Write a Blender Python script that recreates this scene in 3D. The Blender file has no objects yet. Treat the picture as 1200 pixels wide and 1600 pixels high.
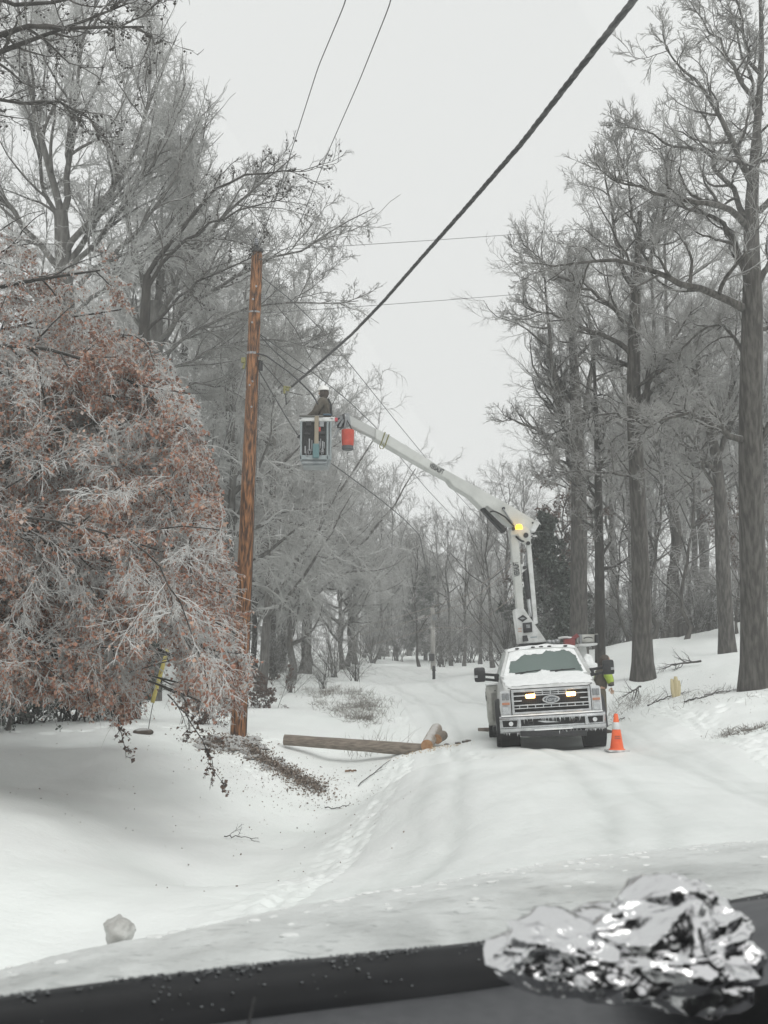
import bpy, bmesh, math, random
import numpy as np
from mathutils import Vector, Matrix, noise as mnoise

C = bpy.context.scene.collection
SC = bpy.context.scene
PI = math.pi

# ------------------------------------------------------------------ camera
F_PX, CAM_H, PITCH = 1700.0, 1.4, math.atan(255 / 1700.0)
cam_data = bpy.data.cameras.new('camera')
cam = bpy.data.objects.new('camera', cam_data); C.objects.link(cam)
cam.location = (0, 0, CAM_H)
cam.rotation_euler = (PI / 2 + PITCH, 0, 0)
cam_data.sensor_fit = 'VERTICAL'; cam_data.sensor_height = 36
cam_data.lens = F_PX / 1600 * 36
cam_data.clip_start = 0.02; cam_data.clip_end = 2000
cam_data.dof.use_dof = True; cam_data.dof.focus_distance = 22; cam_data.dof.aperture_fstop = 15
SC.camera = cam

# ------------------------------------------------------------------ sky, sun, exposure
SC.view_settings.view_transform = 'Standard'; SC.view_settings.look = 'None'
SC.view_settings.exposure = 0.13; SC.view_settings.gamma = 1
w = bpy.data.worlds.new('World'); SC.world = w; w.use_nodes = True
nt = w.node_tree; nt.nodes.clear()
out = nt.nodes.new('ShaderNodeOutputWorld'); bg = nt.nodes.new('ShaderNodeBackground')
sky = nt.nodes.new('ShaderNodeTexSky'); sky.sky_type = 'NISHITA'; sky.sun_disc = False
sky.sun_elevation = math.radians(54); sky.sun_rotation = math.radians(156)
hs = nt.nodes.new('ShaderNodeHueSaturation'); hs.inputs['Saturation'].default_value = 0.05
mixc = nt.nodes.new('ShaderNodeMix'); mixc.data_type = 'RGBA'
mixc.inputs[0].default_value = 0.93                      # overcast: almost all cloud, a little of the sky's own gradient
cr = nt.nodes.new('ShaderNodeTexNoise'); cr.inputs['Scale'].default_value = 1.2
ramp = nt.nodes.new('ShaderNodeValToRGB')
ramp.color_ramp.elements[0].color = (7.45, 7.52, 7.45, 1); ramp.color_ramp.elements[1].color = (7.9, 7.95, 7.9, 1)
nt.links.new(cr.outputs['Fac'], ramp.inputs['Fac'])
nt.links.new(sky.outputs[0], hs.inputs['Color']); nt.links.new(hs.outputs[0], mixc.inputs[6])
nt.links.new(ramp.outputs[0], mixc.inputs[7]); nt.links.new(mixc.outputs[2], bg.inputs['Color'])
bg.inputs['Strength'].default_value = 0.103
nt.links.new(bg.outputs[0], out.inputs[0])
sl = bpy.data.lights.new('sun', 'SUN'); sl.energy = 1.35; sl.angle = math.radians(40); sl.color = (1, .985, .96)
so = bpy.data.objects.new('sun', sl); C.objects.link(so)
so.rotation_euler = (math.radians(36), 0, math.radians(24))
SC.cycles.max_bounces = 6; SC.cycles.transparent_max_bounces = 12; SC.cycles.volume_bounces = 3
SC.cycles.diffuse_bounces = 3; SC.cycles.glossy_bounces = 3

rng = np.random.default_rng(11)
random.seed(5)

# ------------------------------------------------------------------ placing: a point seen at (px,py) of the photo at depth D metres
R_ = np.array((1., 0, 0)); U_ = np.array((0, -math.sin(PITCH), math.cos(PITCH))); F_ = np.array((0, math.cos(PITCH), math.sin(PITCH)))
CAMP = np.array((0, 0, CAM_H))
def P(px, py, D):
    return CAMP + D * ((px - 600) / F_PX * R_ + (800 - py) / F_PX * U_ + F_)
def PV(px, py, D): return Vector(P(px, py, D))
def project(pts):
    q = pts - CAMP
    d = q @ F_
    d = np.where(np.abs(d) < 1e-3, 1e-3, d)
    return 600 + F_PX * (q @ R_) / d, 800 - F_PX * (q @ U_) / d, d

# ------------------------------------------------------------------ helpers
def col(c):
    return (c[0], c[1], c[2], 1)
def setp(b, **k):
    for n, v in k.items():
        n = n.replace('_', ' ')
        for key in b.inputs.keys():
            if key.lower() == n.lower(): b.inputs[key].default_value = v
def mat(name, base, rough=0.6, base2=None, scale=6.0, bump=0.0, bscale=30.0, metal=0.0, detail=5.0, snow=0.0, stretch=None,
        island=None, spec=0.5, coat=0.0, lo=.35, hi=.65, sharp=False):
    """principled material; base..base2 by noise, optional random colour per leaf, optional white settling on what faces up"""
    m = bpy.data.materials.new(name); m.use_nodes = True
    t = m.node_tree; b = t.nodes['Principled BSDF']; L = t.links.new
    b.inputs['Roughness'].default_value = rough; b.inputs['Metallic'].default_value = metal
    b.inputs['Specular IOR Level'].default_value = spec; b.inputs['Coat Weight'].default_value = coat
    tc = t.nodes.new('ShaderNodeTexCoord'); vec = tc.outputs['Object']
    if stretch:
        mp = t.nodes.new('ShaderNodeMapping'); mp.inputs['Scale'].default_value = stretch
        L(vec, mp.inputs['Vector']); vec = mp.outputs[0]
    src = None
    if base2 is not None or island is not None:
        rp = t.nodes.new('ShaderNodeValToRGB')
        if island:
            g = t.nodes.new('ShaderNodeNewGeometry'); L(g.outputs['Random Per Island'], rp.inputs['Fac'])
            rp.color_ramp.elements[0].color = col(island[0]); rp.color_ramp.elements[1].color = col(island[-1])
            for i in range(1, len(island) - 1):
                e = rp.color_ramp.elements.new(i / (len(island) - 1)); e.color = col(island[i])
        else:
            nz = t.nodes.new('ShaderNodeTexNoise'); nz.inputs['Scale'].default_value = scale; nz.inputs['Detail'].default_value = detail
            L(vec, nz.inputs['Vector']); L(nz.outputs['Fac'], rp.inputs['Fac'])
            rp.color_ramp.elements[0].position = lo; rp.color_ramp.elements[1].position = hi
            rp.color_ramp.elements[0].color = col(base); rp.color_ramp.elements[1].color = col(base2)
        src = rp.outputs[0]
    if snow:
        g = t.nodes.new('ShaderNodeNewGeometry'); sx = t.nodes.new('ShaderNodeSeparateXYZ'); L(g.outputs['Normal'], sx.inputs[0])
        n2 = t.nodes.new('ShaderNodeTexNoise'); n2.inputs['Scale'].default_value = 5; L(tc.outputs['Object'], n2.inputs['Vector'])
        ad = t.nodes.new('ShaderNodeMath'); ad.operation = 'MULTIPLY_ADD'; L(n2.outputs['Fac'], ad.inputs[0]); ad.inputs[1].default_value = .9; L(sx.outputs[2], ad.inputs[2])
        mr = t.nodes.new('ShaderNodeMapRange'); mr.inputs[1].default_value = 1.05; mr.inputs[2].default_value = 1.35; mr.inputs[4].default_value = snow
        L(ad.outputs[0], mr.inputs[0])
        mx = t.nodes.new('ShaderNodeMix'); mx.data_type = 'RGBA'; L(mr.outputs[0], mx.inputs[0])
        if src: L(src, mx.inputs[6])
        else: mx.inputs[6].default_value = col(base)
        mx.inputs[7].default_value = (.78, .8, .8, 1); src = mx.outputs[2]
    if src: L(src, b.inputs['Base Color'])
    else: b.inputs['Base Color'].default_value = col(base)
    if bump:
        nb = t.nodes.new('ShaderNodeTexNoise'); nb.inputs['Scale'].default_value = bscale; nb.inputs['Detail'].default_value = 4
        L(vec, nb.inputs['Vector']); bp = t.nodes.new('ShaderNodeBump'); bp.inputs['Strength'].default_value = 1; bp.inputs['Distance'].default_value = bump
        L(nb.outputs['Fac'], bp.inputs['Height']); L(bp.outputs[0], b.inputs['Normal'])
    return m
def emis(name, c, s, base=(.8, .5, .2)):
    m = mat(name, base, .3); b = m.node_tree.nodes['Principled BSDF']
    b.inputs['Emission Color'].default_value = col(c); b.inputs['Emission Strength'].default_value = s
    return m

def tag(o, label=None, cat=None, group=None, kind=None):
    if label: o['label'] = label
    if cat: o['category'] = cat
    if group: o['group'] = group
    if kind: o['kind'] = kind
    return o
def empty(name, loc=(0, 0, 0), rz=0, label=None, cat=None, group=None, matrix=None):
    o = bpy.data.objects.new(name, None); C.objects.link(o)
    if matrix is not None: o.matrix_world = matrix
    else: o.location = loc; o.rotation_euler = (0, 0, rz)
    o['_m'] = 1
    o.empty_display_size = .2
    return tag(o, label, cat, group)
EMPTY_M = {}
def link(name, me, m, parent=None, world=True, smooth=None):
    """one mesh object; with world=True its coordinates are world ones although it is parented"""
    if m is not None:
        me.materials.clear()
        for x in (m if isinstance(m, (list, tuple)) else [m]): me.materials.append(x)
    if smooth is not None: me.polygons.foreach_set('use_smooth', [smooth] * len(me.polygons))
    o = bpy.data.objects.new(name, me); C.objects.link(o)
    if parent is not None:
        o.parent = parent
        if world:
            o.matrix_parent_inverse = EMPTY_M.get(parent.name, Matrix()).inverted()
            EMPTY_M[o.name] = Matrix()
        else:
            EMPTY_M[o.name] = EMPTY_M.get(parent.name, Matrix())
    return o
def np_mesh(name, V, F, mats=None, smooth=False, mi=None):
    V = np.ascontiguousarray(V, dtype=np.float32).reshape(-1, 3); F = np.ascontiguousarray(F, dtype=np.int32)
    k = F.shape[1]; me = bpy.data.meshes.new(name)
    me.vertices.add(len(V)); me.vertices.foreach_set('co', V.ravel())
    me.loops.add(F.size); me.loops.foreach_set('vertex_index', F.ravel())
    me.polygons.add(len(F)); me.polygons.foreach_set('loop_start', np.arange(0, F.size, k, dtype=np.int32))
    me.polygons.foreach_set('loop_total', np.full(len(F), k, dtype=np.int32))
    if smooth: me.polygons.foreach_set('use_smooth', np.ones(len(F), dtype=bool))
    me.update(calc_edges=True)
    return me
def unit(a): return a / np.maximum(np.linalg.norm(a, axis=-1, keepdims=True), 1e-9)

def tube_arrays(Pt, Rd, s):
    B, n, _ = Pt.shape
    T = unit(np.gradient(Pt, axis=1)) if n > 2 else np.repeat(unit(Pt[:, 1:] - Pt[:, :1]), 2, axis=1)
    mean = np.abs(Pt[:, -1] - Pt[:, 0]); ref = np.zeros((B, 3)); ref[np.arange(B), np.argmin(mean, axis=1)] = 1
    U = unit(np.cross(T, ref[:, None])); W = np.cross(T, U)
    a = np.arange(s) * 2 * PI / s
    V = Pt[:, :, None] + Rd[:, :, None, None] * (U[:, :, None] * np.cos(a)[:, None] + W[:, :, None] * np.sin(a)[:, None])
    b = np.arange(B)[:, None, None] * n * s; i = np.arange(n - 1)[None, :, None] * s; k = np.arange(s)[None, None, :]
    k2 = (k + 1) % s
    F = np.stack([b + i + k, b + i + k2, b + i + s + k2, b + i + s + k], -1).reshape(-1, 4)
    return V.reshape(-1, 3), F
def tubes_mesh(name, lv):
    Vs, Fs, off = [], [], 0
    for Pt, Rd, s in lv:
        if len(Pt) == 0: continue
        V, F = tube_arrays(Pt, Rd, s); Vs.append(V); Fs.append(F + off); off += len(V)
    return np_mesh(name, np.concatenate(Vs), np.concatenate(Fs), smooth=True)

def resample(pts, n):
    pts = np.asarray(pts, float); d = np.r_[0, np.cumsum(np.linalg.norm(np.diff(pts, axis=0), axis=1))]
    t = np.linspace(0, d[-1], n)
    q = np.stack([np.interp(t, d, pts[:, i]) for i in range(3)], 1)
    for _ in range(2):                                   # soften the corners
        q[1:-1] = .25 * q[:-2] + .5 * q[1:-1] + .25 * q[2:]
    return q
def tube_obj(name, pts, r, m, parent=None, n=24, s=8, r2=None, world=True):
    q = resample(pts, n); rr = np.linspace(r, r if r2 is None else r2, n)
    V, F = tube_arrays(q[None], rr[None], s)
    me = np_mesh(name, V, F, smooth=True)
    bm = bmesh.new(); bm.from_mesh(me)
    ed = [e for e in bm.edges if len(e.link_faces) == 1]
    if ed: bmesh.ops.holes_fill(bm, edges=ed)
    bmesh.ops.recalc_face_normals(bm, faces=bm.faces)
    bm.to_mesh(me); bm.free()
    return link(name, me, m, parent, world)
def cat_wire(a, b, sag, n=30):
    a, b = np.array(a, float), np.array(b, float); t = np.linspace(0, 1, n)[:, None]
    q = a + (b - a) * t; q[:, 2] -= (4 * sag * t * (1 - t))[:, 0]
    return q

# small bmesh kit
def bm_new(): return bmesh.new()
def bx(bm, x0, x1, y0, y1, z0, z1, bev=0.0, mi=0):
    r = bmesh.ops.create_cube(bm, size=1); vs = r['verts']
    for v in vs:
        v.co = Vector((x0 + (v.co.x + .5) * (x1 - x0), y0 + (v.co.y + .5) * (y1 - y0), z0 + (v.co.z + .5) * (z1 - z0)))
    fs = {f for v in vs for f in v.link_faces}
    for f in fs: f.material_index = mi
    if bev: bmesh.ops.bevel(bm, geom=list({e for v in vs for e in v.link_edges}), offset=bev, segments=2, affect='EDGES', profile=.6, clamp_overlap=True)
def cyl(bm, a, b, r, r2=None, n=16, caps=True):
    a, b = Vector(a), Vector(b); d = b - a
    mtx = Matrix.Translation((a + b) / 2) @ d.to_track_quat('Z', 'Y').to_matrix().to_4x4()
    bmesh.ops.create_cone(bm, cap_ends=caps, segments=n, radius1=r, radius2=r if r2 is None else r2, depth=d.length, matrix=mtx)
def sph(bm, c, r, sc=(1, 1, 1), u=16, v=10):
    m = Matrix.Translation(c) @ Matrix.Diagonal((sc[0], sc[1], sc[2], 1))
    bmesh.ops.create_uvsphere(bm, u_segments=u, v_segments=v, radius=r, matrix=m)
def prism(bm, pts, off, bev=0.0):
    """polygon (list of 3-D points) swept by the vector off"""
    off = Vector(off); a = [bm.verts.new(p) for p in pts]; b = [bm.verts.new(Vector(p) + off) for p in pts]; n = len(a)
    fs = [bm.faces.new(a), bm.faces.new(b[::-1])]
    for i in range(n): fs.append(bm.faces.new((a[i], b[i], b[(i + 1) % n], a[(i + 1) % n])))
    bmesh.ops.recalc_face_normals(bm, faces=fs)
    if bev: bmesh.ops.bevel(bm, geom=list({e for f in fs for e in f.edges}), offset=bev, segments=2, affect='EDGES', clamp_overlap=True)
def loft(bm, secs, close=True, caps=True):
    rings = [[bm.verts.new(p) for p in s] for s in secs]; n = len(rings[0]); fs = []
    for a, b in zip(rings[:-1], rings[1:]):
        for i in range(n if close else n - 1): fs.append(bm.faces.new((a[i], a[(i + 1) % n], b[(i + 1) % n], b[i])))
    if caps and close: fs += [bm.faces.new(rings[0][::-1]), bm.faces.new(rings[-1])]
    bmesh.ops.recalc_face_normals(bm, faces=fs)
def bm_obj(name, bm, m, parent=None, world=True, smooth=False, autos=True):
    bmesh.ops.recalc_face_normals(bm, faces=bm.faces)
    me = bpy.data.meshes.new(name); bm.to_mesh(me); bm.free()
    o = link(name, me, m, parent, world, smooth)
    if smooth and autos:
        try: me.set_sharp_from_angle(angle=math.radians(38))
        except Exception: pass
    return o
def text_mesh(s, size, ext=.002):
    cu = bpy.data.curves.new('t', 'FONT'); cu.body = s; cu.size = size; cu.extrude = ext; cu.align_x = 'CENTER'; cu.align_y = 'CENTER'; cu.offset = size * .012
    o = bpy.data.objects.new('t', cu); C.objects.link(o)
    bpy.context.view_layer.update()
    me = bpy.data.meshes.new_from_object(o.evaluated_get(bpy.context.evaluated_depsgraph_get()))
    bpy.data.objects.remove(o); bpy.data.curves.remove(cu)
    return me
def frame_m(o, x, y):
    x = Vector(x).normalized(); z = x.cross(Vector(y)).normalized(); y = z.cross(x)
    return Matrix.Translation(o) @ Matrix((x, y, z)).transposed().to_4x4()

# ------------------------------------------------------------------ terrain
ctrl = [  # (px, py, depth) of points of the ground
 (1180,1074,25),(1005,1057,32),(1137,1022,38),(1200,963,50),(1100,992,48),(1020,1003,45),(945,1013,45),(1060,1055,31),(1100,1085,26),
 (1170,1140,20),(1190,1205,16),(1250,1120,19),(1300,1070,24),(1010,1108,28),(1060,1102,26),(1120,1110,23),(965,1172,20.4),(800,1168,20.5),(930,1166,20.5),
 (1040,1200,16.4),(870,1270,11.1),(760,1215,15),(1130,1290,10.2),(1000,1300,10),(700,1170,21.5),(640,1180,23.3),(760,1151,26.5),(860,1141,29),(800,1155,25.5),(900,1150,26),
 (0,1162,19),(100,1160,20),(230,1145,22),(372,1146,24),(60,1225,15.5),(200,1240,15.5),(330,1210,18),(100,1300,11.5),(250,1320,12.5),(150,1420,9),
 (330,1396,12),(440,1325,15),(500,1292,17.3),(545,1245,19.8),(575,1200,22.5),(590,1175,24.5),(588,1150,27),(566,1128,30),(530,1104,34),(495,1084,39),
 (440,1152,24.5),(500,1150,26),(470,1112,29.5),(520,1122,28.5),(430,1088,34),(610,1120,30),(600,1098,34),(570,1080,38),(640,1215,17.5),(600,1260,14.5),(520,1360,11.5),
 (440,1180,22.5),(490,1225,20.5),(420,1235,19),
 (700,1120,30),(700,1090,38),(760,1100,34),(690,1062,50),(600,1046,62),(700,1040,70),(650,1031,90),(760,1042,70),(800,1036,80),(560,1062,50),
 (450,1070,42),(400,1052,55),(250,1100,30),(300,1062,45),(500,1048,62),(100,1080,38),(50,1050,60),
]
cp = np.array([P(*c) for c in ctrl])
extra = np.array([(0,0,0),(2,3,0),(-2,3,-.1),(-2,7,-.75),(-5,5,-.5),(5,5,0),(8,8,.0),(9,0,.0),(-12,0,-.2),(0,-10,0),(-20,-10,-.3),(20,-10,.4),(1.2,7,0),(3,6,0),(-8,10,-.35),(-14,20,.4),(-20,35,1.4),
  (-30,60,3),(-70,20,2),(-90,120,5),(20,20,1.9),(26,32,2.8),(30,48,4.6),(36,70,4.2),(60,40,5),(90,110,6),(20,65,3.6),(24,85,3.8),(0,130,4.0),(40,150,5),(-40,160,5),(-20,90,3.4),(12,55,2.6),(14,110,3.8),(60,0,2),(100,-10,2),(-100,-10,0)])
K = np.concatenate([cp, extra]); KX = K[:, :2] / 20.0
def tps_phi(r2): return .5 * r2 * np.log(np.maximum(r2, 1e-12))
n_ = NK = len(K); D2 = ((KX[:, None] - KX[None]) ** 2).sum(-1)
A_ = np.zeros((n_ + 3, n_ + 3)); A_[:n_, :n_] = tps_phi(D2) + np.eye(n_) * 2e-4
A_[:n_, n_] = 1; A_[:n_, n_ + 1:] = KX; A_[n_, :n_] = 1; A_[n_ + 1:, :n_] = KX.T
W_ = np.linalg.solve(A_, np.r_[K[:, 2], 0, 0, 0])
_pn = np.random.default_rng(3)
WV = [(_pn.normal(size=2) * k, _pn.uniform(0, 6.28), .05 / k ** 1.1) for k in (.5, .8, 1.3, 2, 3, 4.5) for _ in range(3)]
def H(x, y, fine=True):
    x = np.atleast_1d(np.asarray(x, float)); y = np.atleast_1d(np.asarray(y, float)); sh = x.shape
    q = np.stack([x.ravel(), y.ravel()], 1) / 20.0; z = np.empty(len(q))
    for i in range(0, len(q), 20000):
        s = q[i:i + 20000]; z[i:i + 20000] = tps_phi(((s[:, None] - KX[None]) ** 2).sum(-1)) @ W_[:NK] + W_[NK] + s @ W_[NK + 1:]
    z = np.clip(z, -1.6, 9)
    if fine:
        for k, ph, a in WV: z += .35 * a * np.sin((q * 20) @ k + ph)
    return z.reshape(sh)
def Hs(x, y): return float(H(x, y)[0])
def onG(px, py, D, dz=0):                               # the point on the ground at that spot
    p = P(px, py, D); p[2] = Hs(p[0], p[1]) + dz; return p

def snow_mat(name, c1, c2, bump, bs, dirt=None):
    m = mat(name, c1, .55, c2, scale=.6, detail=8, lo=.3, hi=.7)
    t = m.node_tree; L = t.links.new; b = t.nodes['Principled BSDF']
    b.inputs['Specular IOR Level'].default_value = .3
    tc = t.nodes.new('ShaderNodeTexCoord')
    a = t.nodes.new('ShaderNodeTexNoise'); a.inputs['Scale'].default_value = bs; a.inputs['Detail'].default_value = 8; a.inputs['Roughness'].default_value = .62
    c = t.nodes.new('ShaderNodeTexNoise'); c.inputs['Scale'].default_value = bs * 9; c.inputs['Detail'].default_value = 3
    L(tc.outputs['Object'], a.inputs['Vector']); L(tc.outputs['Object'], c.inputs['Vector'])
    b1 = t.nodes.new('ShaderNodeBump'); b1.inputs['Distance'].default_value = bump; b1.inputs['Strength'].default_value = .8
    b2 = t.nodes.new('ShaderNodeBump'); b2.inputs['Distance'].default_value = bump * .12; b2.inputs['Strength'].default_value = .8
    L(a.outputs['Fac'], b1.inputs['Height']); L(c.outputs['Fac'], b2.inputs['Height']); L(b1.outputs[0], b2.inputs['Normal']); L(b2.outputs[0], b.inputs['Normal'])
    return m
M_SNOW = snow_mat('snow', (.83, .865, .845), (.87, .89, .88), .05, 1.4)
M_ROAD = snow_mat('packed_snow', (.80, .83, .815), (.86, .88, .87), .035, 2.2)

def axis(lims):
    o = []
    for a, b, n in lims: o += list(np.linspace(a, b, n, endpoint=False))
    return np.array(o + [lims[-1][1]])
gx = axis([(-150, -60, 12), (-60, -20, 30), (-20, -9, 40), (-9, 12, 420), (12, 24, 60), (24, 70, 40), (70, 150, 12)])
gy = axis([(-30, 4, 20), (4, 30, 520), (30, 55, 120), (55, 110, 70), (110, 240, 24)])
GX, GY = np.meshgrid(gx, gy); GZ = H(GX, GY)
nx, ny = len(gx), len(gy); ii = np.arange(ny - 1)[:, None] * nx + np.arange(nx - 1)[None]
GF = np.stack([ii, ii + 1, ii + nx + 1, ii + nx], -1).reshape(-1, 4)

# road: a strip of packed snow with two pairs of wheel ruts
RC = np.array([(0.9, -25), (0.9, 0), (1.5, 5), (2.4, 12), (3.2, 20), (3.6, 27), (3.3, 34), (2.2, 43), (.4, 56), (-2.5, 72), (-7, 95), (-14, 130)])
def road_c(y): return np.interp(y, RC[:, 1], RC[:, 0])
HW = 2.9
ry = axis([(-25, 4, 14), (4, 30, 220), (30, 60, 100), (60, 130, 60)]); rs = np.linspace(-1, 1, 121)
RX = road_c(ry)[:, None] + rs[None] * HW; RY = np.repeat(ry[:, None], len(rs), 1)
for _ in range(1): RX[1:-1] = .25 * RX[:-2] + .5 * RX[1:-1] + .25 * RX[2:]
wob = .12 * np.sin(RY * .35) + .06 * np.sin(RY * .9 + 1)
d = (RX - road_c(RY)) + wob
rut = sum(np.exp(-((d - c) / .13) ** 2) * a for c, a in ((-1.75, .028), (-.2, .032), (.3, .02), (1.6, .028), (1.95, .018), (-2.2, .016)))
lug = (np.sin(RY * 38 + d * 20) * .5 + .5) * .004
RZ = H(RX, RY) + .014 + .012 * (1 - rs[None] ** 2) - rut * .7 + lug * (rut > .008) - .05 * np.clip((np.abs(rs[None]) - .93) / .07, 0, 1)
RZ += .004 * np.sin(RX * 9 + np.sin(RY * 3) * 2) * np.sin(RY * 7.3)
# boot prints trodden between the truck, the logs and the pole, and over the bank
_fr = np.random.default_rng(14); FPR = []
for a0, a1, n__ in (((1.9, 19.5), (.9, 23.2), 12), ((1.7, 23.6), (1.0, 25.6), 7), ((6.2, 19.8), (9.2, 17.0), 12), ((6.6, 22.5), (9.8, 25.5), 12), ((-.9, 25.2), (-2.9, 24.2), 8), ((-2.2, 20.6), (-3.4, 23.0), 9), ((5.9, 15.0), (6.6, 20.0), 14), ((-3.9, 23.8), (-6.8, 20.8), 10)):
    for k in range(n__):
        t = k / (n__ - 1); dx, dy = a1[0] - a0[0], a1[1] - a0[1]; L_ = math.hypot(dx, dy); s = (-1) ** k * .13
        FPR.append((a0[0] + dx * t - dy / L_ * s + _fr.normal() * .05, a0[1] + dy * t + dx / L_ * s + _fr.normal() * .05, dx / L_, dy / L_))
def prints(X, Y):
    Z = np.zeros_like(X)
    for fx, fy, ux, uy in FPR:
        u = (X - fx) * ux + (Y - fy) * uy; v = -(X - fx) * uy + (Y - fy) * ux; q = (u / .16) ** 2 + (v / .08) ** 2
        Z += -.055 * np.exp(-q ** 2) + .014 * np.exp(-((np.sqrt(q) - 1.45) / .3) ** 2)
    return Z
def crust(X, Y):      # chunky snow shoved aside along both road edges
    e = np.abs(np.abs(X - road_c(Y)) - HW - .1); m_ = np.exp(-(e / .35) ** 2)
    return m_ * .035 * (np.sin(X * 11 + 3 * np.sin(Y * 5)) * np.sin(Y * 9 + 2 * np.sin(X * 7)) + .6 * np.sin(X * 23 + Y * 17) * np.sin(Y * 21 - X * 9))
near_ = (GY > 3) & (GY < 31) & (np.abs(GX) < 12)
GZ = GZ + np.where(near_, prints(GX, GY) + crust(GX, GY), 0)
# under the packed strip the loose snow lies a little lower, so the two never share a plane
inside = np.clip((HW * .93 - np.abs(GX - road_c(GY))) / .15, 0, 1) * ((GY > -24) & (GY < 129)); GZ = GZ - .05 * inside
RZ = RZ + prints(RX, RY)
ground = link('ground', np_mesh('ground', np.stack([GX, GY, GZ], -1), GF, smooth=True), M_SNOW); tag(ground, kind='structure')
a_, b_ = RX.shape; jj = np.arange(a_ - 1)[:, None] * b_ + np.arange(b_ - 1)[None]
road = link('road', np_mesh('road', np.stack([RX, RY, RZ], -1), np.stack([jj, jj + 1, jj + b_ + 1, jj + b_], -1).reshape(-1, 4), smooth=True), M_ROAD)
tag(road, kind='structure')
at_ = road.data.attributes.new('packed', 'FLOAT', 'POINT'); at_.data.foreach_set('value', np.clip(rut / .055 + .25 * (np.abs(rs[None]) < .8), 0, 1).astype(np.float32).ravel())
_t = M_ROAD.node_tree; _b = _t.nodes['Principled BSDF']; _a = _t.nodes.new('ShaderNodeAttribute'); _a.attribute_name = 'packed'
_n = _t.nodes.new('ShaderNodeTexNoise'); _n.inputs['Scale'].default_value = 3; _n.inputs['Detail'].default_value = 9; _mp = _t.nodes.new('ShaderNodeMapping'); _mp.inputs['Scale'].default_value = (2.2, .35, 1); _tc = _t.nodes.new('ShaderNodeTexCoord')
_t.links.new(_tc.outputs['Object'], _mp.inputs[0]); _t.links.new(_mp.outputs[0], _n.inputs['Vector'])
_m = _t.nodes.new('ShaderNodeMath'); _m.operation = 'MULTIPLY'; _t.links.new(_a.outputs['Fac'], _m.inputs[0]); _t.links.new(_n.outputs['Fac'], _m.inputs[1])
_x = _t.nodes.new('ShaderNodeMix'); _x.data_type = 'RGBA'; _t.links.new(_m.outputs[0], _x.inputs[0]); _l = _b.inputs['Base Color'].links[0].from_socket; _t.links.new(_l, _x.inputs[6]); _x.inputs[7].default_value = (.50, .53, .51, 1); _t.links.new(_x.outputs[2], _b.inputs['Base Color'])
# ------------------------------------------------------------------ trees
M_BARK = mat('bark', (.045, .041, .037), .9, (.11, .103, .094), scale=14, bump=.03, bscale=16, stretch=(1, 1, .18), lo=.4, hi=.62, snow=.35)
M_BARK_D = mat('bark_dark', (.028, .025, .023), .9, (.06, .055, .05), scale=14, bump=.02, bscale=14, stretch=(1, 1, .2), snow=.3)
M_BARK_G = mat('bark_grey', (.085, .08, .075), .9, (.18, .175, .165), scale=12, bump=.02, bscale=14, stretch=(1, 1, .25), snow=.5)
M_TWIG = mat('iced_twigs', (.20, .195, .185), .5, (.36, .355, .345), scale=1.3, snow=.45)
M_TWIG_D = mat('dark_twigs', (.07, .066, .062), .6, (.15, .145, .14), scale=1.5, snow=.3)
M_TWIG_F = mat('frosted_twigs', (.32, .315, .305), .5, (.56, .56, .55), scale=.7, snow=.5)
M_TWIG_W = mat('frozen_twigs', (.42, .41, .40), .35, (.68, .68, .67), scale=1.6, snow=.4, coat=.3)
M_RUST = mat('rusty_leaves', (.2, .09, .05), .6, island=[(.17, .085, .06), (.31, .15, .10), (.40, .205, .14), (.23, .11, .08), (.45, .29, .21), (.44, .38, .35)])
M_BROWN = mat('brown_leaves', (.1, .06, .04), .7, island=[(.05, .035, .03), (.10, .06, .045), (.15, .085, .06), (.08, .05, .04)])
M_BALL = mat('seed_balls', (.04, .035, .03), .8)
M_GREEN = mat('dark_needles', (.03, .045, .03), .7, island=[(.02, .03, .022), (.04, .055, .038), (.06, .075, .06), (.22, .24, .23)])

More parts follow.
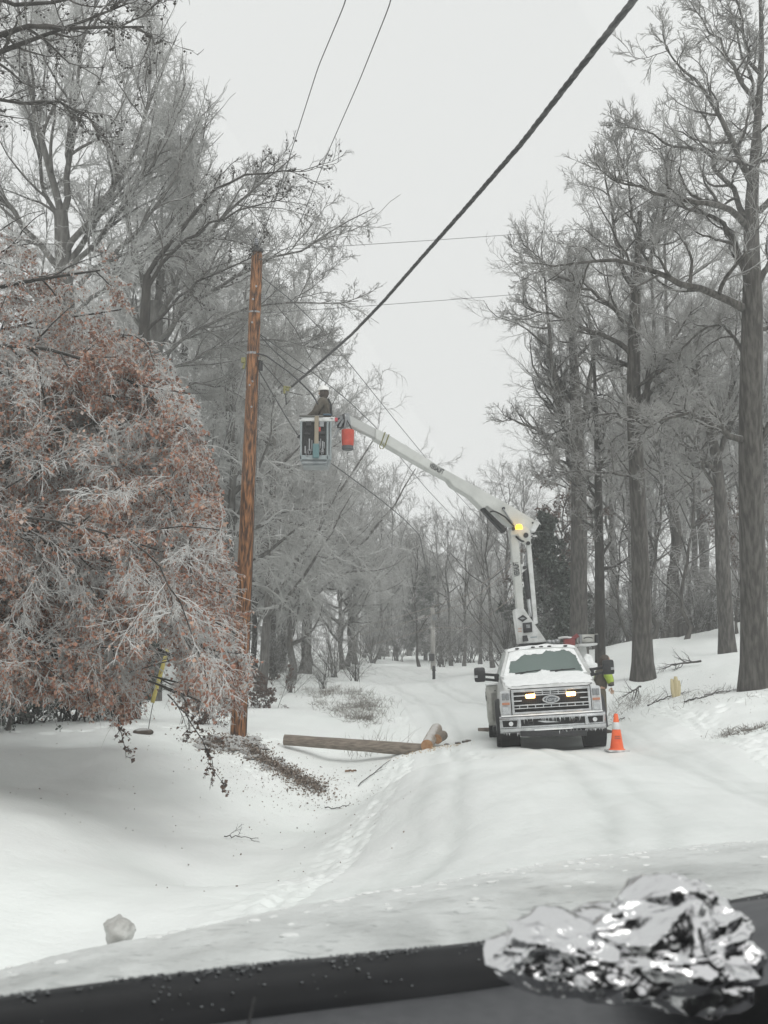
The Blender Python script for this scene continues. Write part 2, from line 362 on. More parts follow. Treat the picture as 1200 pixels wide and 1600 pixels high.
def spawn(rg, Pt, Rd, n, t0, t1, ang, asd, ratio, segs, jit, trop, rr=.55, fall=.5, rmin=.003, taper=.85, up=0.0, keep=None, lens=None):
    B, m, _ = Pt.shape
    if B == 0: return np.zeros((0, segs + 1, 3)), np.zeros((0, segs + 1))
    Lp = np.linalg.norm(np.diff(Pt, axis=1), axis=2).sum(1)
    t = t0 + (t1 - t0) * (np.arange(n)[None] + rg.random((B, n))) / n
    f = t * (m - 1); i = np.minimum(f.astype(int), m - 2); fr = f - i; bi = np.arange(B)[:, None]
    pos = Pt[bi, i] * (1 - fr[..., None]) + Pt[bi, i + 1] * fr[..., None]
    T = unit(Pt[bi, i + 1] - Pt[bi, i]); r = Rd[bi, i] * (1 - fr) + Rd[bi, i + 1] * fr
    ref = rg.normal(size=(B, n, 3)); U = unit(np.cross(T, ref))
    a = np.radians(ang + asd * rg.normal(size=(B, n)))[..., None]
    d = unit(np.cos(a) * T + np.sin(a) * U + np.array((0, 0, up)))
    L = (Lp[:, None] if lens is None else lens) * ratio * (1 - fall * (t - t0) / max(t1 - t0, 1e-6)) * rg.uniform(.55, 1.3, (B, n))
    pos, d, L, r = pos.reshape(-1, 3), d.reshape(-1, 3), L.ravel(), r.ravel()
    if keep is not None:
        k = keep(pos + d * L[:, None] * .7, L); pos, d, L, r = pos[k], d[k], L[k], r[k]
    N = len(L); out = np.zeros((N, segs + 1, 3)); out[:, 0] = pos; st = (L / segs)[:, None]
    for s in range(segs):
        d = unit(d + jit * rg.normal(size=(N, 3)) + np.array((0, 0, trop)) * (s + 1) / segs)
        out[:, s + 1] = out[:, s] + d * st
    r0 = np.maximum(np.minimum(r * rr, L * .045 + rmin), rmin)
    rad = r0[:, None] * (1 - taper * np.linspace(0, 1, segs + 1)[None]); rad = np.maximum(rad, rmin * .5)
    return out, rad

def leaves_mesh(rg, pts, size, name='leaves', droop=.6):
    """small creased leaves: two triangles folded on the midrib, scattered at pts"""
    N = len(pts); d = unit(rg.normal(size=(N, 3)) + np.array((0, 0, -droop))); s = unit(np.cross(d, rg.normal(size=(N, 3)))); nn = np.cross(d, s)
    L = size * rg.uniform(.6, 1.4, N)[:, None]; w_ = L * rg.uniform(.25, .5, N)[:, None]
    a = pts; b = pts + d * L * .5 + s * w_ + nn * w_ * .5; c = pts + d * L; e = pts + d * L * .5 - s * w_ + nn * w_ * .5
    V = np.stack([a, b, c, e], 1).reshape(-1, 3); i = np.arange(N)[:, None] * 4
    return np_mesh(name, V, np.concatenate([np.concatenate([i, i + 1, i + 2, i + 3], 1)]))
def sample_on(rg, Pt, n, t0=.2):
    B, m, _ = Pt.shape; b = rg.integers(0, B, n); f = rg.uniform(t0, 1, n) * (m - 1); i = np.minimum(f.astype(int), m - 2); fr = (f - i)[:, None]
    return Pt[b, i] * (1 - fr) + Pt[b, i + 1] * fr

def trunk_line(rg, h, r0, lean=(0, 0), n=14, wob=.02, flare=1.5, rtop=.12):
    z = np.linspace(0, h, n); x = lean[0] * z / h + np.cumsum(rg.normal(size=n)) * wob * h / n; y = lean[1] * z / h + np.cumsum(rg.normal(size=n)) * wob * h / n
    x -= x[0]; y -= y[0]
    Pt = np.stack([x, y, z - .15], 1); s = z / h
    R = r0 * ((1 - s) * (1 - rtop) + rtop); R = R * (1 + (flare - 1) * np.exp(-z / .45))
    return Pt[None], R[None]

def forest_tree(seed, h, r0, crown0, spec, lean=(0, 0), fork=False):
    """levels: trunk, limbs, branches, twigs, fine twigs; at the origin"""
    rg = np.random.default_rng(seed)
    T = trunk_line(rg, h, r0, lean, wob=spec.get('wob', .1))
    k = spec
    l1 = spawn(rg, *T, k['n'][0], crown0, .98, k['a'][0], 12, k['l'][0], 9, k['j'][0], k['t'][0], rr=.6, fall=k.get('fall', .55), rmin=.03)
    l2 = spawn(rg, *l1, k['n'][1], .15, .98, k['a'][1], 14, k['l'][1], 6, k['j'][1], k['t'][1], rr=.6, fall=.4, rmin=.014)
    l3 = spawn(rg, *l2, k['n'][2], .12, 1, k['a'][2], 14, k['l'][2], 4, k['j'][2], k['t'][2], rr=.6, fall=.3, rmin=k.get('r3', .008))
    l4 = spawn(rg, *l3, k['n'][3], .1, 1, k['a'][3], 14, k['l'][3], 3, k['j'][3], k['t'][3], rr=.6, fall=.2, rmin=k.get('r4', .005))
    return T, l1, l2, l3, l4
TREES = {}
def make_kind(key, name, levels, mb, mt, leaves=None, lmat=None, limb_in_trunk=True):
    T, l1, l2, l3, l4 = levels
    tr = tubes_mesh('trunk', [(T[0], T[1], 14), (l1[0], l1[1], 7)])
    cr = tubes_mesh('crown', [(l2[0], l2[1], 5), (l3[0], l3[1], 3), (l4[0], l4[1], 3)])
    tr.materials.append(mb); cr.materials.append(mt); lf = None
    if leaves:
        rg = np.random.default_rng(9); pts = sample_on(rg, l4[0], leaves[0]); lf = leaves_mesh(rg, pts, leaves[1]); lf.materials.append(lmat)
    TREES[key] = (name, tr, cr, lf)
def place(key, x, y, s=1.0, rz=0.0, lean=(0, 0), label=None, cat='tree', group=None, dz=0, sz=None, name=None):
    nm, tr, cr, lf = TREES[key]
    o = bpy.data.objects.new(name or nm, None); C.objects.link(o)
    o.location = (x, y, Hs(x, y) + dz); o.rotation_euler = (lean[1], lean[0], rz); o.scale = (s, s, sz or s)
    tag(o, label, cat, group)
    for n, me in (('trunk', tr), ('crown', cr), ('leaves', lf)):
        if me is not None:
            c = bpy.data.objects.new(n, me); C.objects.link(c); c.parent = o
    return o
def placep(key, px, py, D, *a, **k):
    p = P(px, py, D); return place(key, p[0], p[1], *a, **k)

TALL = dict(n=(15, 10, 9, 8), a=(42, 40, 36, 32), l=(.38, .42, .46, .52), j=(.16, .16, .15, .14), t=(.24, .14, .08, .03), fall=.4, r3=.011, r4=.0075)
make_kind('tall_a', 'bare_tree', forest_tree(1, 19, .24, .42, TALL, (.6, .3)), M_BARK, M_TWIG)
make_kind('tall_b', 'bare_tree', forest_tree(2, 21, .26, .36, {**TALL, 'n': (17, 9, 9, 8)}, (-.8, .2)), M_BARK, M_TWIG)
make_kind('tall_c', 'bare_tree', forest_tree(3, 19, .2, .25, {**TALL, 'a': (36, 38, 36, 32), 'l': (.34, .4, .45, .5)}, (.3, 0)), M_BARK_D, M_TWIG)
SPREAD = dict(n=(36, 12, 11, 7), a=(58, 48, 45, 42), l=(.42, .42, .4, .42), j=(.14, .2, .22, .25), t=(.02, -.08, -.14, -.16), r3=.012, r4=.010, fall=.65)
make_kind('frost_a', 'frosted_tree', forest_tree(4, 13, .24, .15, SPREAD, (.5, 0)), M_BARK_G, M_TWIG_F)
make_kind('frost_b', 'frosted_tree', forest_tree(5, 16, .26, .18, {**SPREAD, 't': (.1, 0, -.08, -.1)}, (-.4, 0)), M_BARK_G, M_TWIG_F)
UND = dict(n=(16, 8, 8, 5), a=(50, 45, 42, 40), l=(.42, .42, .42, .45), j=(.14, .2, .22, .25), t=(.05, 0, -.05, -.05), r3=.008, r4=.006, wob=.2)
make_kind('under', 'young_tree', forest_tree(6, 7, .07, .18, UND), M_BARK, M_TWIG)
make_kind('rust', 'young_tree', forest_tree(7, 6.5, .06, .15, UND), M_BARK, M_TWIG, (5000, .075), M_BROWN)

def bush_levels(seed, h, nst, spread, n2=7, n3=6, n4=4, r=.018):
    rg = np.random.default_rng(seed); T = np.zeros((nst, 7, 3)); d = rg.normal(size=(nst, 3)); d[:, 2] = 0; d = unit(d) * spread * rg.uniform(.2, 1, (nst, 1)); d[:, 2] = 1; d = unit(d)
    T[:, 0] = rg.normal(size=(nst, 3)) * np.array((.15, .15, 0)) - np.array((0, 0, .08))
    L = h * rg.uniform(.6, 1.1, (nst, 1))
    for s in range(6): d = unit(d + rg.normal(size=(nst, 3)) * .1 + np.array((0, 0, -.05))); T[:, s + 1] = T[:, s] + d * L / 6
    R = r * np.linspace(1, .3, 7)[None].repeat(nst, 0)
    l2 = spawn(rg, T, R, n2, .1, 1, 40, 14, .45, 4, .18, 0, rmin=.006); l3 = spawn(rg, *l2, n3, .1, 1, 42, 14, .45, 3, .2, -.05, rmin=.005)
    l4 = spawn(rg, *l3, n4, .1, 1, 42, 14, .5, 2, .2, -.05, rmin=.004)
    return (T, R), l2, l3, l4
def make_bush(key, name, lv, mb, mt, leaves=None, lmat=None):
    T, l2, l3, l4 = lv
    st = tubes_mesh('stems', [(T[0], T[1], 5), (l2[0], l2[1], 3)]); fo = tubes_mesh('twigs', [(l3[0], l3[1], 3), (l4[0], l4[1], 3)])
    st.materials.append(mb); fo.materials.append(mt); lf = None
    if leaves:
        rg = np.random.default_rng(9); lf = leaves_mesh(rg, sample_on(rg, l4[0], leaves[0]), leaves[1]); lf.materials.append(lmat)
    BUSH[key] = (name, st, fo, lf)
BUSH = {}
make_bush('grey', 'bare_shrub', bush_levels(21, 3.0, 16, .8), M_BARK, M_TWIG)
make_bush('dark', 'bare_shrub', bush_levels(22, 2.2, 20, 1.1, 7, 7, 5), M_BARK_D, M_TWIG_D, (6000, .05), M_GREEN)
make_bush('red', 'leafy_shrub', bush_levels(23, 1.2, 12, .9, 6, 5, 4, .01), M_BARK, M_TWIG, (2500, .05), M_BROWN)
def place_bush(key, x, y, s, rz, label, group=None, cat='shrub', sz=None):
    nm, st, fo, lf = BUSH[key]; o = bpy.data.objects.new(nm, None); C.objects.link(o)
    o.location = (x, y, Hs(x, y)); o.rotation_euler = (0, 0, rz); o.scale = (s, s, sz or s); tag(o, label, cat, group)
    for n, me in (('stems', st), ('twigs', fo), ('leaves', lf)):
        if me is not None: c = bpy.data.objects.new(n, me); C.objects.link(c); c.parent = o
    return o
def placeb(key, px, py, D, *a, **k):
    p = P(px, py, D); return place_bush(key, p[0], p[1], *a, **k)

# ---- hero trees: trunk and main limbs follow the photograph, finer levels grow on them
def hero(name, label, trunk, limbs, mb, mt, spec, seed, cat='tree', auto=None, leaves=None, lmat=None, keepm=260, base_r=None, env=None):
    """trunk: [(px,py,D,radius)...]; limbs: list of ([(px,py,D)...], r0, r1)"""
    rg = np.random.default_rng(seed)
    tp = np.array([P(*t[:3]) for t in trunk]); tr = np.array([t[3] for t in trunk])
    n = 26; q = resample(tp, n); dd = np.r_[0, np.cumsum(np.linalg.norm(np.diff(tp, axis=0), axis=1))]; r = np.interp(np.linspace(0, dd[-1], n), dd, tr)
    q[0, 2] -= .2
    T = (q[None], r[None])
    m = 12; LP = []; LR = []
    for pts, r0, r1 in limbs:
        a = resample(np.array([P(*t) for t in pts]), m); a[1:-1] += rg.normal(size=(m - 2, 3)) * .035; LP.append(a); LR.append(np.linspace(r0, r1, m))
    if LP: LP, LR = np.array(LP), np.array(LR)
    else: LP, LR = np.zeros((0, m, 3)), np.zeros((0, m))
    def keep(p, L):
        x, y, d = project(p)
        if env is not None:                              # the crown's own outline
            y = y + rg.normal(size=len(y)) * 22; x = x + rg.normal(size=len(x)) * 9
            xm = np.interp(y, env[0], env[1]) + (rg.random(len(x)) ** 3) * 26; bad = (x > xm) | ((y < np.interp(x, env[2], env[3])) if env[2] else False) | ((y > np.interp(x, env[4], env[5])) if env[4] else False)
            bad = bad | ((x > 234) & (x < 266) & (y > 1012) & (y < 1092) & (d < 21))
            if bad.any(): return (x > -keepm) & ~bad & (d > 1) & (y > -keepm)
        return (x > -keepm) & (x < 1200 + keepm) & (y > -keepm) & (y < 1500) & (d > 1)
    if env is not None and env[2]:                       # boughs stop inside the crown
        for i in range(len(LP)):
            qq = resample(LP[i], 60); x, y, _ = project(qq); bad = (x > np.interp(y, env[0], env[1]) - 25) | (y > np.interp(x, env[4], env[5]) - 20) | (y < np.interp(x, env[2], env[3]) + 20)
            bad &= x > 0; k_ = int(np.argmax(bad)) if bad.any() else 60
            LP[i] = resample(qq[:max(k_, 8)], m)
    if auto:
        A = spawn(rg, *T, auto['n'], auto['t0'], auto.get('t1', .98), auto['a'], 12, auto['l'], m - 1, auto['j'], auto['t'], rr=.5, fall=auto.get('fall', .4), rmin=.025, keep=keep)
        LP = np.concatenate([LP, A[0]]); LR = np.concatenate([LR, A[1]])
    k = spec; l1 = (LP, LR)
    l2 = spawn(rg, *l1, k['n'][0], k.get('s0', .12), .99, k['a'][0], 14, k['l'][0], 8, k['j'][0], k['t'][0], rr=.65, fall=.35, rmin=.012, keep=keep, up=k.get('up', 0))
    tp_ = spawn(rg, *l1, 3, .93, 1, 16, 8, .22, 8, k['j'][0], k['t'][0], rr=.95, fall=0, rmin=.012, keep=keep)
    l2 = (np.concatenate([l2[0], tp_[0]]), np.concatenate([l2[1], tp_[1]]))
    if env is not None and env[2]:
        for _b in range(len(l2[0])):
            x, y, _ = project(l2[0][_b]); bad = (x > 0) & ((x > np.interp(y, env[0], env[1]) + 4) | (y > np.interp(x, env[4], env[5]) - 6)); bad[0] = False
            if bad.any(): i0 = int(np.argmax(bad)); l2[0][_b, i0:] = l2[0][_b, i0 - 1]
    l3 = spawn(rg, *l2, k['n'][1], .12, 1, k['a'][1], 14, k['l'][1], 5, k['j'][1], k['t'][1], rr=.6, fall=.3, rmin=k['r'][0], keep=keep)
    l4 = spawn(rg, *l3, k['n'][2], .1, 1, k['a'][2], 14, k['l'][2], 3, k['j'][2], k['t'][2], rr=.6, fall=.2, rmin=k['r'][1], keep=keep)
    l5 = spawn(rg, *l4, k['n'][3], .1, 1, k['a'][3], 14, k['l'][3], 2, k['j'][3], k['t'][3], rr=.6, fall=.2, rmin=k['r'][2], keep=keep) if k['n'][3] else (np.zeros((0, 3, 3)), np.zeros((0, 3)))
    b = P(*trunk[0][:3]); o = empty(name, tuple(b), label=label, cat=cat); EMPTY_M[o.name] = Matrix.Translation(Vector(b))
    tl = [(T[0], T[1], 20)]
    if k.get('limb_in_trunk', True): tl.append((l1[0], l1[1], 9))
    link('trunk', tubes_mesh('trunk', tl), mb, o)
    cm_ = tubes_mesh('crown', [(l2[0], l2[1], 5), (l3[0], l3[1], 3), (l4[0], l4[1], 3), (l5[0], l5[1], 3)]); mi_ = np.zeros(len(cm_.polygons), dtype=np.int32); mi_[:len(l2[0]) * (l2[0].shape[1] - 1) * 5] = 1
    link('crown', cm_, [mt, k.get('mbr', mb)], o); cm_.polygons.foreach_set('material_index', mi_)
    if leaves:
        src = l5 if len(l5[0]) else l4
        lp_ = sample_on(rg, src[0], leaves[0]); cl_ = sum(np.sin(lp_ @ rg.normal(size=3) * 3.2 + rg.uniform(0, 6)) for _ in range(7)) + rg.normal(size=len(lp_)) * 1.2
        link('leaves', leaves_mesh(rg, lp_[(cl_ > -.8) & (rg.random(len(lp_)) < (np.interp(lp_[:, 2], [1, 4.5, 5.5, 6.6, 8], [1, 1, .8, .4, .15]) if seed == 41 else 1))], leaves[1]), lmat, o)
    print(name, seed, [len(z[0]) for z in (l1, l2, l3, l4, l5)])
    return o, l2, l3, l4, l5

OAK = dict(n=(10, 8, 6, 4), a=(48, 40, 34, 30), l=(.42, .46, .50, .55), j=(.22, .18, .14, .12), t=(.14, .08, .03, 0), r=(.010, .0075, .006), mbr=M_BARK)
# the big oak near the right edge
hero('oak_tree', 'massive grey oak with crooked limbs and a flared base, nearest on the snowy bank', 
 [(1180, 1080, 25, .44), (1179, 1040, 25, .33), (1178, 960, 25, .295), (1174, 800, 25, .28), (1172, 650, 25, .26), (1176, 500, 25, .24), (1176, 430, 25, .20), (1172, 350, 25, .165), (1176, 280, 25, .13), (1183, 200, 25, .09), (1192, 90, 25, .06), (1186, -60, 25, .03)],
 [([(1170, 690, 25), (1132, 681, 24.6), (1104, 655, 24.3), (1082, 640, 24), (1050, 645, 23.8), (1015, 668, 23.5)], .085, .02),
  ([(1166, 484, 25), (1140, 462, 24.8), (1110, 455, 24.6), (1080, 455, 24.5), (1050, 442, 24.3), (1010, 412, 24), (940, 402, 23.6), (870, 415, 23.4)], .10, .02),
  ([(1166, 430, 25), (1150, 385, 25.2), (1128, 345, 25.5), (1098, 332, 25.8), (1060, 320, 26)], .09, .02),
  ([(1164, 350, 25), (1142, 325, 24.5), (1110, 312, 24.2), (1080, 318, 24), (1020, 300, 23.8), (960, 282, 23.5)], .085, .018),
  ([(1164, 340, 25), (1150, 300, 25.5), (1130, 272, 25.8), (1108, 268, 26), (1108, 255, 26.2), (1118, 235, 26.4), (1100, 180, 26.6)], .075, .02),
  ([(1176, 290, 25), (1168, 262, 24.8), (1150, 232, 24.6), (1132, 205, 24.5), (1120, 170, 24.5), (1085, 130, 24.3), (1040, 75, 24)], .085, .015),
  ([(1160, 256, 24.8), (1125, 242, 24.4), (1085, 236, 24.2), (1040, 222, 24), (985, 200, 23.8)], .055, .012),
  ([(1180, 285, 25), (1194, 245, 25.3), (1182, 225, 25.4), (1182, 170, 25.5), (1170, 110, 25.6), (1150, 40, 25.6)], .07, .02),
  ([(1186, 440, 25), (1204, 405, 25), (1235, 390, 25), (1290, 360, 25)], .08, .02),
  ([(1186, 330, 25), (1210, 300, 25), (1260, 250, 25), (1300, 180, 25)], .08, .02),
  ([(1184, 700, 25), (1202, 660, 25), (1240, 620, 25), (1290, 600, 25)], .07, .02),
  ([(1182, 520, 25), (1215, 500, 25.4), (1260, 470, 26)], .06, .02),
  ([(1168, 560, 25), (1140, 520, 25.8), (1125, 500, 26.2), (1080, 520, 26.5), (1060, 560, 27)], .05, .015),
  ([(1190, 180, 25), (1150, 110, 25), (1120, 60, 25), (1090, 20, 25)], .06, .015),
  ([(1190, 120, 25), (1160, 60, 25), (1150, -20, 25)], .05, .015)],
 M_BARK, M_TWIG, OAK, 31)
# second oak behind it
hero('oak_tree', 'tall straight oak standing on the bank just past the truck and the cone',
 [(1005, 1064, 32, .44), (1004, 1030, 32, .31), (1003, 960, 32, .28), (998, 800, 32, .235), (990, 640, 32, .21), (990, 540, 32, .18), (992, 480, 32, .16), (996, 420, 32, .11), (1000, 330, 32, .06)],
 [([(990, 560, 32), (970, 530, 32), (935, 520, 31.5), (905, 515, 31), (870, 490, 30.5), (830, 485, 30)], .09, .02),
  ([(992, 470, 32), (975, 430, 32), (968, 390, 32.5), (955, 330, 33), (945, 260, 33)], .09, .02),
  ([(994, 440, 32), (1012, 420, 32), (1030, 370, 32.5), (1045, 300, 33), (1050, 250, 33)], .08, .02),
  ([(990, 520, 32), (960, 480, 31), (925, 455, 30.5), (880, 440, 30), (840, 400, 30)], .07, .02),
  ([(992, 610, 32), (1020, 585, 31), (1060, 570, 30.5), (1090, 580, 30)], .06, .015),
  ([(1000, 750, 32), (960, 738, 31), (910, 735, 30.5), (880, 742, 30)], .045, .012),
  ([(998, 660, 32), (950, 645, 32), (900, 660, 32), (860, 680, 32)], .05, .012),
  ([(1000, 380, 32), (985, 330, 32), (980, 280, 31.5), (960, 220, 31)], .05, .015)],
 M_BARK, M_TWIG, {**OAK, 'n': (10, 9, 7, 4)}, 32, auto=dict(n=7, t0=.45, a=55, l=.22, j=.22, t=.08))
# third, on the slope further up
hero('oak_tree', 'grey trunk with a flared foot, standing higher on the bank between the two big oaks',
 [(1137, 1024, 38, .36), (1135, 990, 38, .27), (1130, 900, 38, .25), (1126, 780, 38, .22), (1118, 700, 38, .17), (1095, 620, 38, .11), (1085, 500, 38, .06)],
 [([(1124, 770, 38), (1100, 740, 38), (1090, 700, 37), (1060, 660, 37)], .08, .02), ([(1120, 720, 38), (1140, 660, 38), (1150, 560, 38), (1150, 480, 38)], .1, .02)],
 M_BARK, M_TWIG, OAK, 33, auto=dict(n=10, t0=.5, a=50, l=.3, j=.2, t=.08))
# fourth and fifth, left of the straight one
hero('oak_tree', 'grey tree behind the tool rack, its bushy crown bordering the open sky',
 [(905, 1040, 42, .40), (904, 960, 42, .34), (905, 800, 42, .3), (903, 700, 42, .27), (898, 600, 42, .2), (893, 480, 42, .12), (890, 380, 42, .05)],
 [([(902, 720, 42), (880, 650, 42), (860, 560, 41), (855, 480, 41), (848, 410, 41)], .14, .03),
  ([(902, 690, 42), (925, 600, 42), (930, 520, 42), (910, 470, 42), (880, 440, 42)], .14, .03),
  ([(900, 640, 42), (870, 600, 42), (852, 570, 42), (846, 540, 42)], .09, .02),
  ([(903, 760, 42), (870, 720, 41), (856, 700, 41), (850, 680, 41)], .08, .02)],
 M_BARK, M_TWIG, {**OAK, 't': (.2, .12, .05, 0)}, 34, auto=dict(n=16, t0=.4, a=46, l=.19, j=.16, t=.1))
hero('oak_tree', 'slim dark tree directly behind the truck mirror, with short iced side branches',
 [(938, 1040, 34, .17), (937, 900, 34, .15), (935, 760, 34, .12), (932, 660, 34, .08), (928, 560, 34, .04)], [],
 M_BARK_D, M_TWIG, {**OAK, 'n': (7, 6, 5, 0)}, 35, auto=dict(n=22, t0=.3, a=55, l=.17, j=.2, t=.02))

# ---- left of the road
# the drooping beech coated in ice that fills the left, rusty leaves still on it
rgA = np.random.default_rng(77)
limbsA = []
def la(pts, r0=.06, r1=.012): limbsA.append((pts, r0, r1))
TX, TD = -330, 15.0
la([(TX, 800, TD), (-100, 790, 14.5), (60, 735, 14), (150, 725, 13.6), (215, 715, 13.3), (290, 745, 13), (330, 800, 13)], .08)
la([(TX, 700, TD), (-120, 640, 14.5), (20, 585, 14), (120, 620, 13.5), (170, 615, 13.5), (250, 600, 13.2), (330, 640, 13.2), (365, 720, 13.2)], .08)
la([(TX, 660, TD), (-60, 740, 13.5), (60, 690, 13), (130, 620, 13), (190, 607, 12.8), (240, 640, 12.8), (300, 700, 12.8)], .06)
la([(TX, 620, TD), (-100, 480, 15), (30, 420, 15), (110, 450, 14.8), (150, 420, 14.6), (230, 400, 14.5), (290, 450, 14.5)], .07)
la([(TX, 600, TD), (-100, 400, 15.5), (20, 350, 15.5), (120, 330, 15.4), (200, 360, 15.2), (270, 420, 15)], .06)
la([(TX, 820, TD), (-80, 930, 14), (0, 935, 13.5), (60, 910, 13.2), (130, 905, 13), (220, 930, 12.8), (300, 960, 12.8), (345, 1030, 12.8)], .08)
la([(TX, 850, TD), (-60, 900, 13), (40, 930, 12.6), (75, 980, 12.5), (110, 1020, 12.4), (130, 1060, 12.4)], .05)
la([(TX, 860, TD), (-40, 960, 12.6), (60, 975, 12.5), (110, 1000, 12.4), (150, 1020, 12.3), (200, 1080, 12.3), (215, 1130, 12.4)], .045)
la([(TX, 760, TD), (-60, 800, 16), (100, 830, 16), (200, 830, 15.8), (290, 860, 15.6), (360, 930, 15.4), (395, 990, 15.4)], .07)
la([(TX, 700, TD), (-60, 690, 16.5), (120, 660, 16.5), (220, 690, 16.2), (310, 760, 16), (350, 840, 16), (372, 900, 16)], .07)
la([(TX, 640, TD), (-60, 560, 17), (100, 510, 17), (220, 500, 16.8), (290, 560, 16.5), (330, 640, 16.3), (345, 700, 16.3)], .07)
la([(TX, 560, TD), (-80, 560, 13.5), (30, 520, 13), (120, 540, 12.8), (200, 560, 12.8), (270, 640, 12.8)], .05)
la([(TX, 880, TD), (-60, 1000, 14.5), (60, 1010, 14.2), (160, 1040, 14), (250, 1050, 14), (300, 1090, 14)], .05)
la([(TX, 900, TD), (-60, 1010, 16), (80, 1000, 16), (180, 990, 15.8), (280, 1000, 15.6), (350, 1050, 15.4), (375, 1090, 15.4)], .06)
la([(TX, 880, TD), (-80, 850, 12.6), (30, 830, 12.2), (110, 840, 12), (200, 870, 12), (260, 920, 12)], .05)
la([(TX, 780, TD), (-80, 760, 17.5), (60, 760, 17.5), (200, 770, 17.2), (300, 830, 17), (350, 960, 16.8)], .06)
la([(TX, 500, TD), (-100, 300, 16.5), (0, 290, 16.5), (80, 300, 16.4), (170, 320, 16.2)], .05)
la([(TX, 900, TD), (-120, 1000, 18), (0, 1020, 18), (90, 1030, 18), (200, 1050, 18)], .05)
for pts, r0, r1 in list(limbsA):                          # companions that fill the crown between the main boughs
    dj = rgA.normal(size=(len(pts), 3)) * np.array((26, 34, .5)) * np.linspace(.2, 1, len(pts))[:, None] + np.array((0, rgA.uniform(-45, 70), rgA.uniform(-.3, 1.6)))
    limbsA.append(([tuple(np.array(q) + e) for q, e in zip(pts, dj)], r0 * .6, r1 * .8))
ICE = dict(n=(15, 11, 9, 7), a=(48, 42, 38, 36), l=(.28, .42, .44, .48), j=(.12, .14, .14, .14), t=(-.08, -.16, -.24, -.26), r=(.006, .0048, .0038), mbr=M_BARK_D, s0=.16)
hero('beech_tree', 'wide drooping ice-coated tree full of rust-red leaves, its tips touching the wooden pole',
 [(TX, 1180, TD, .32), (TX, 1100, TD, .25), (TX + 5, 800, TD, .2), (TX, 500, TD, .12), (TX + 10, 250, TD, .05)], limbsA, M_BARK_D, M_TWIG_W, ICE, 41,
 leaves=(300000, .042), lmat=M_RUST, keepm=120,
 env=([350, 420, 500, 600, 700, 800, 900, 1000, 1060, 1130], [150, 190, 228, 292, 322, 342, 362, 400, 392, 366], [-400, 0, 150, 260, 330, 420], [330, 350, 345, 390, 520, 620], [-400, 0, 130, 170, 230, 300, 420], [1150, 1100, 1105, 1140, 1105, 1110, 1125]))
# fallen leafy branch hanging from it towards the ditch
hb = [([(262, 1088, 13.5), (300, 1130, 13.5), (330, 1175, 13.3), (352, 1225, 13.2)], .014, .004), ([(178, 1120, 13), (190, 1150, 13), (198, 1180, 13)], .008, .003)]

UPR = dict(n=(13, 10, 8, 5), a=(34, 36, 38, 38), l=(.46, .42, .42, .42), j=(.12, .15, .18, .2), t=(.16, .1, .04, 0), r=(.010, .008, .0065), mbr=M_BARK_G)
hero('tall_tree', 'tall pale twiggy tree fanning upward behind the rust-leaved tree, highest on its side',
 [(120, 1120, 27, .34), (110, 900, 27, .3), (105, 600, 27, .27), (100, 420, 27, .22), (95, 330, 27, .16)],
 [([(95, 330, 27), (70, 240, 27), (45, 140, 27), (30, 20, 27), (20, -80, 27)], 0.095, 0.015), ([(98, 340, 27), (105, 280, 27), (115, 200, 26.5), (120, 100, 26.5), (150, 0, 26.5)], 0.088, 0.015),
  ([(100, 400, 27), (150, 330, 26.5), (195, 270, 26.3), (225, 190, 26.2), (262, 90, 26)], 0.088, 0.015), ([(100, 420, 27), (170, 320, 27), (215, 230, 27.5), (240, 130, 27.5), (230, 40, 27.5)], 0.082, 0.015),
  ([(102, 430, 27), (190, 330, 26), (250, 230, 25.5), (290, 130, 25.5)], 0.075, 0.013), ([(104, 460, 27), (200, 380, 26), (270, 290, 25.5), (315, 180, 25.5)], 0.068, 0.013),
  ([(100, 430, 27), (30, 350, 27), (-30, 250, 27), (-60, 120, 27)], 0.088, 0.015), ([(104, 500, 27), (190, 430, 26), (270, 350, 26), (330, 260, 26)], 0.061, 0.012),
  ([(104, 520, 27), (20, 430, 28), (-40, 380, 28), (-90, 300, 28)], 0.068, 0.015), ([(102, 380, 27), (60, 280, 28), (60, 180, 28.5), (80, 60, 28.5)], 0.068, 0.015)],
 M_BARK_G, M_TWIG_F, UPR, 42, env=([-100, 0, 60, 180, 260, 400, 600], [240, 245, 265, 325, 340, 350, 340], None, None, None, None))
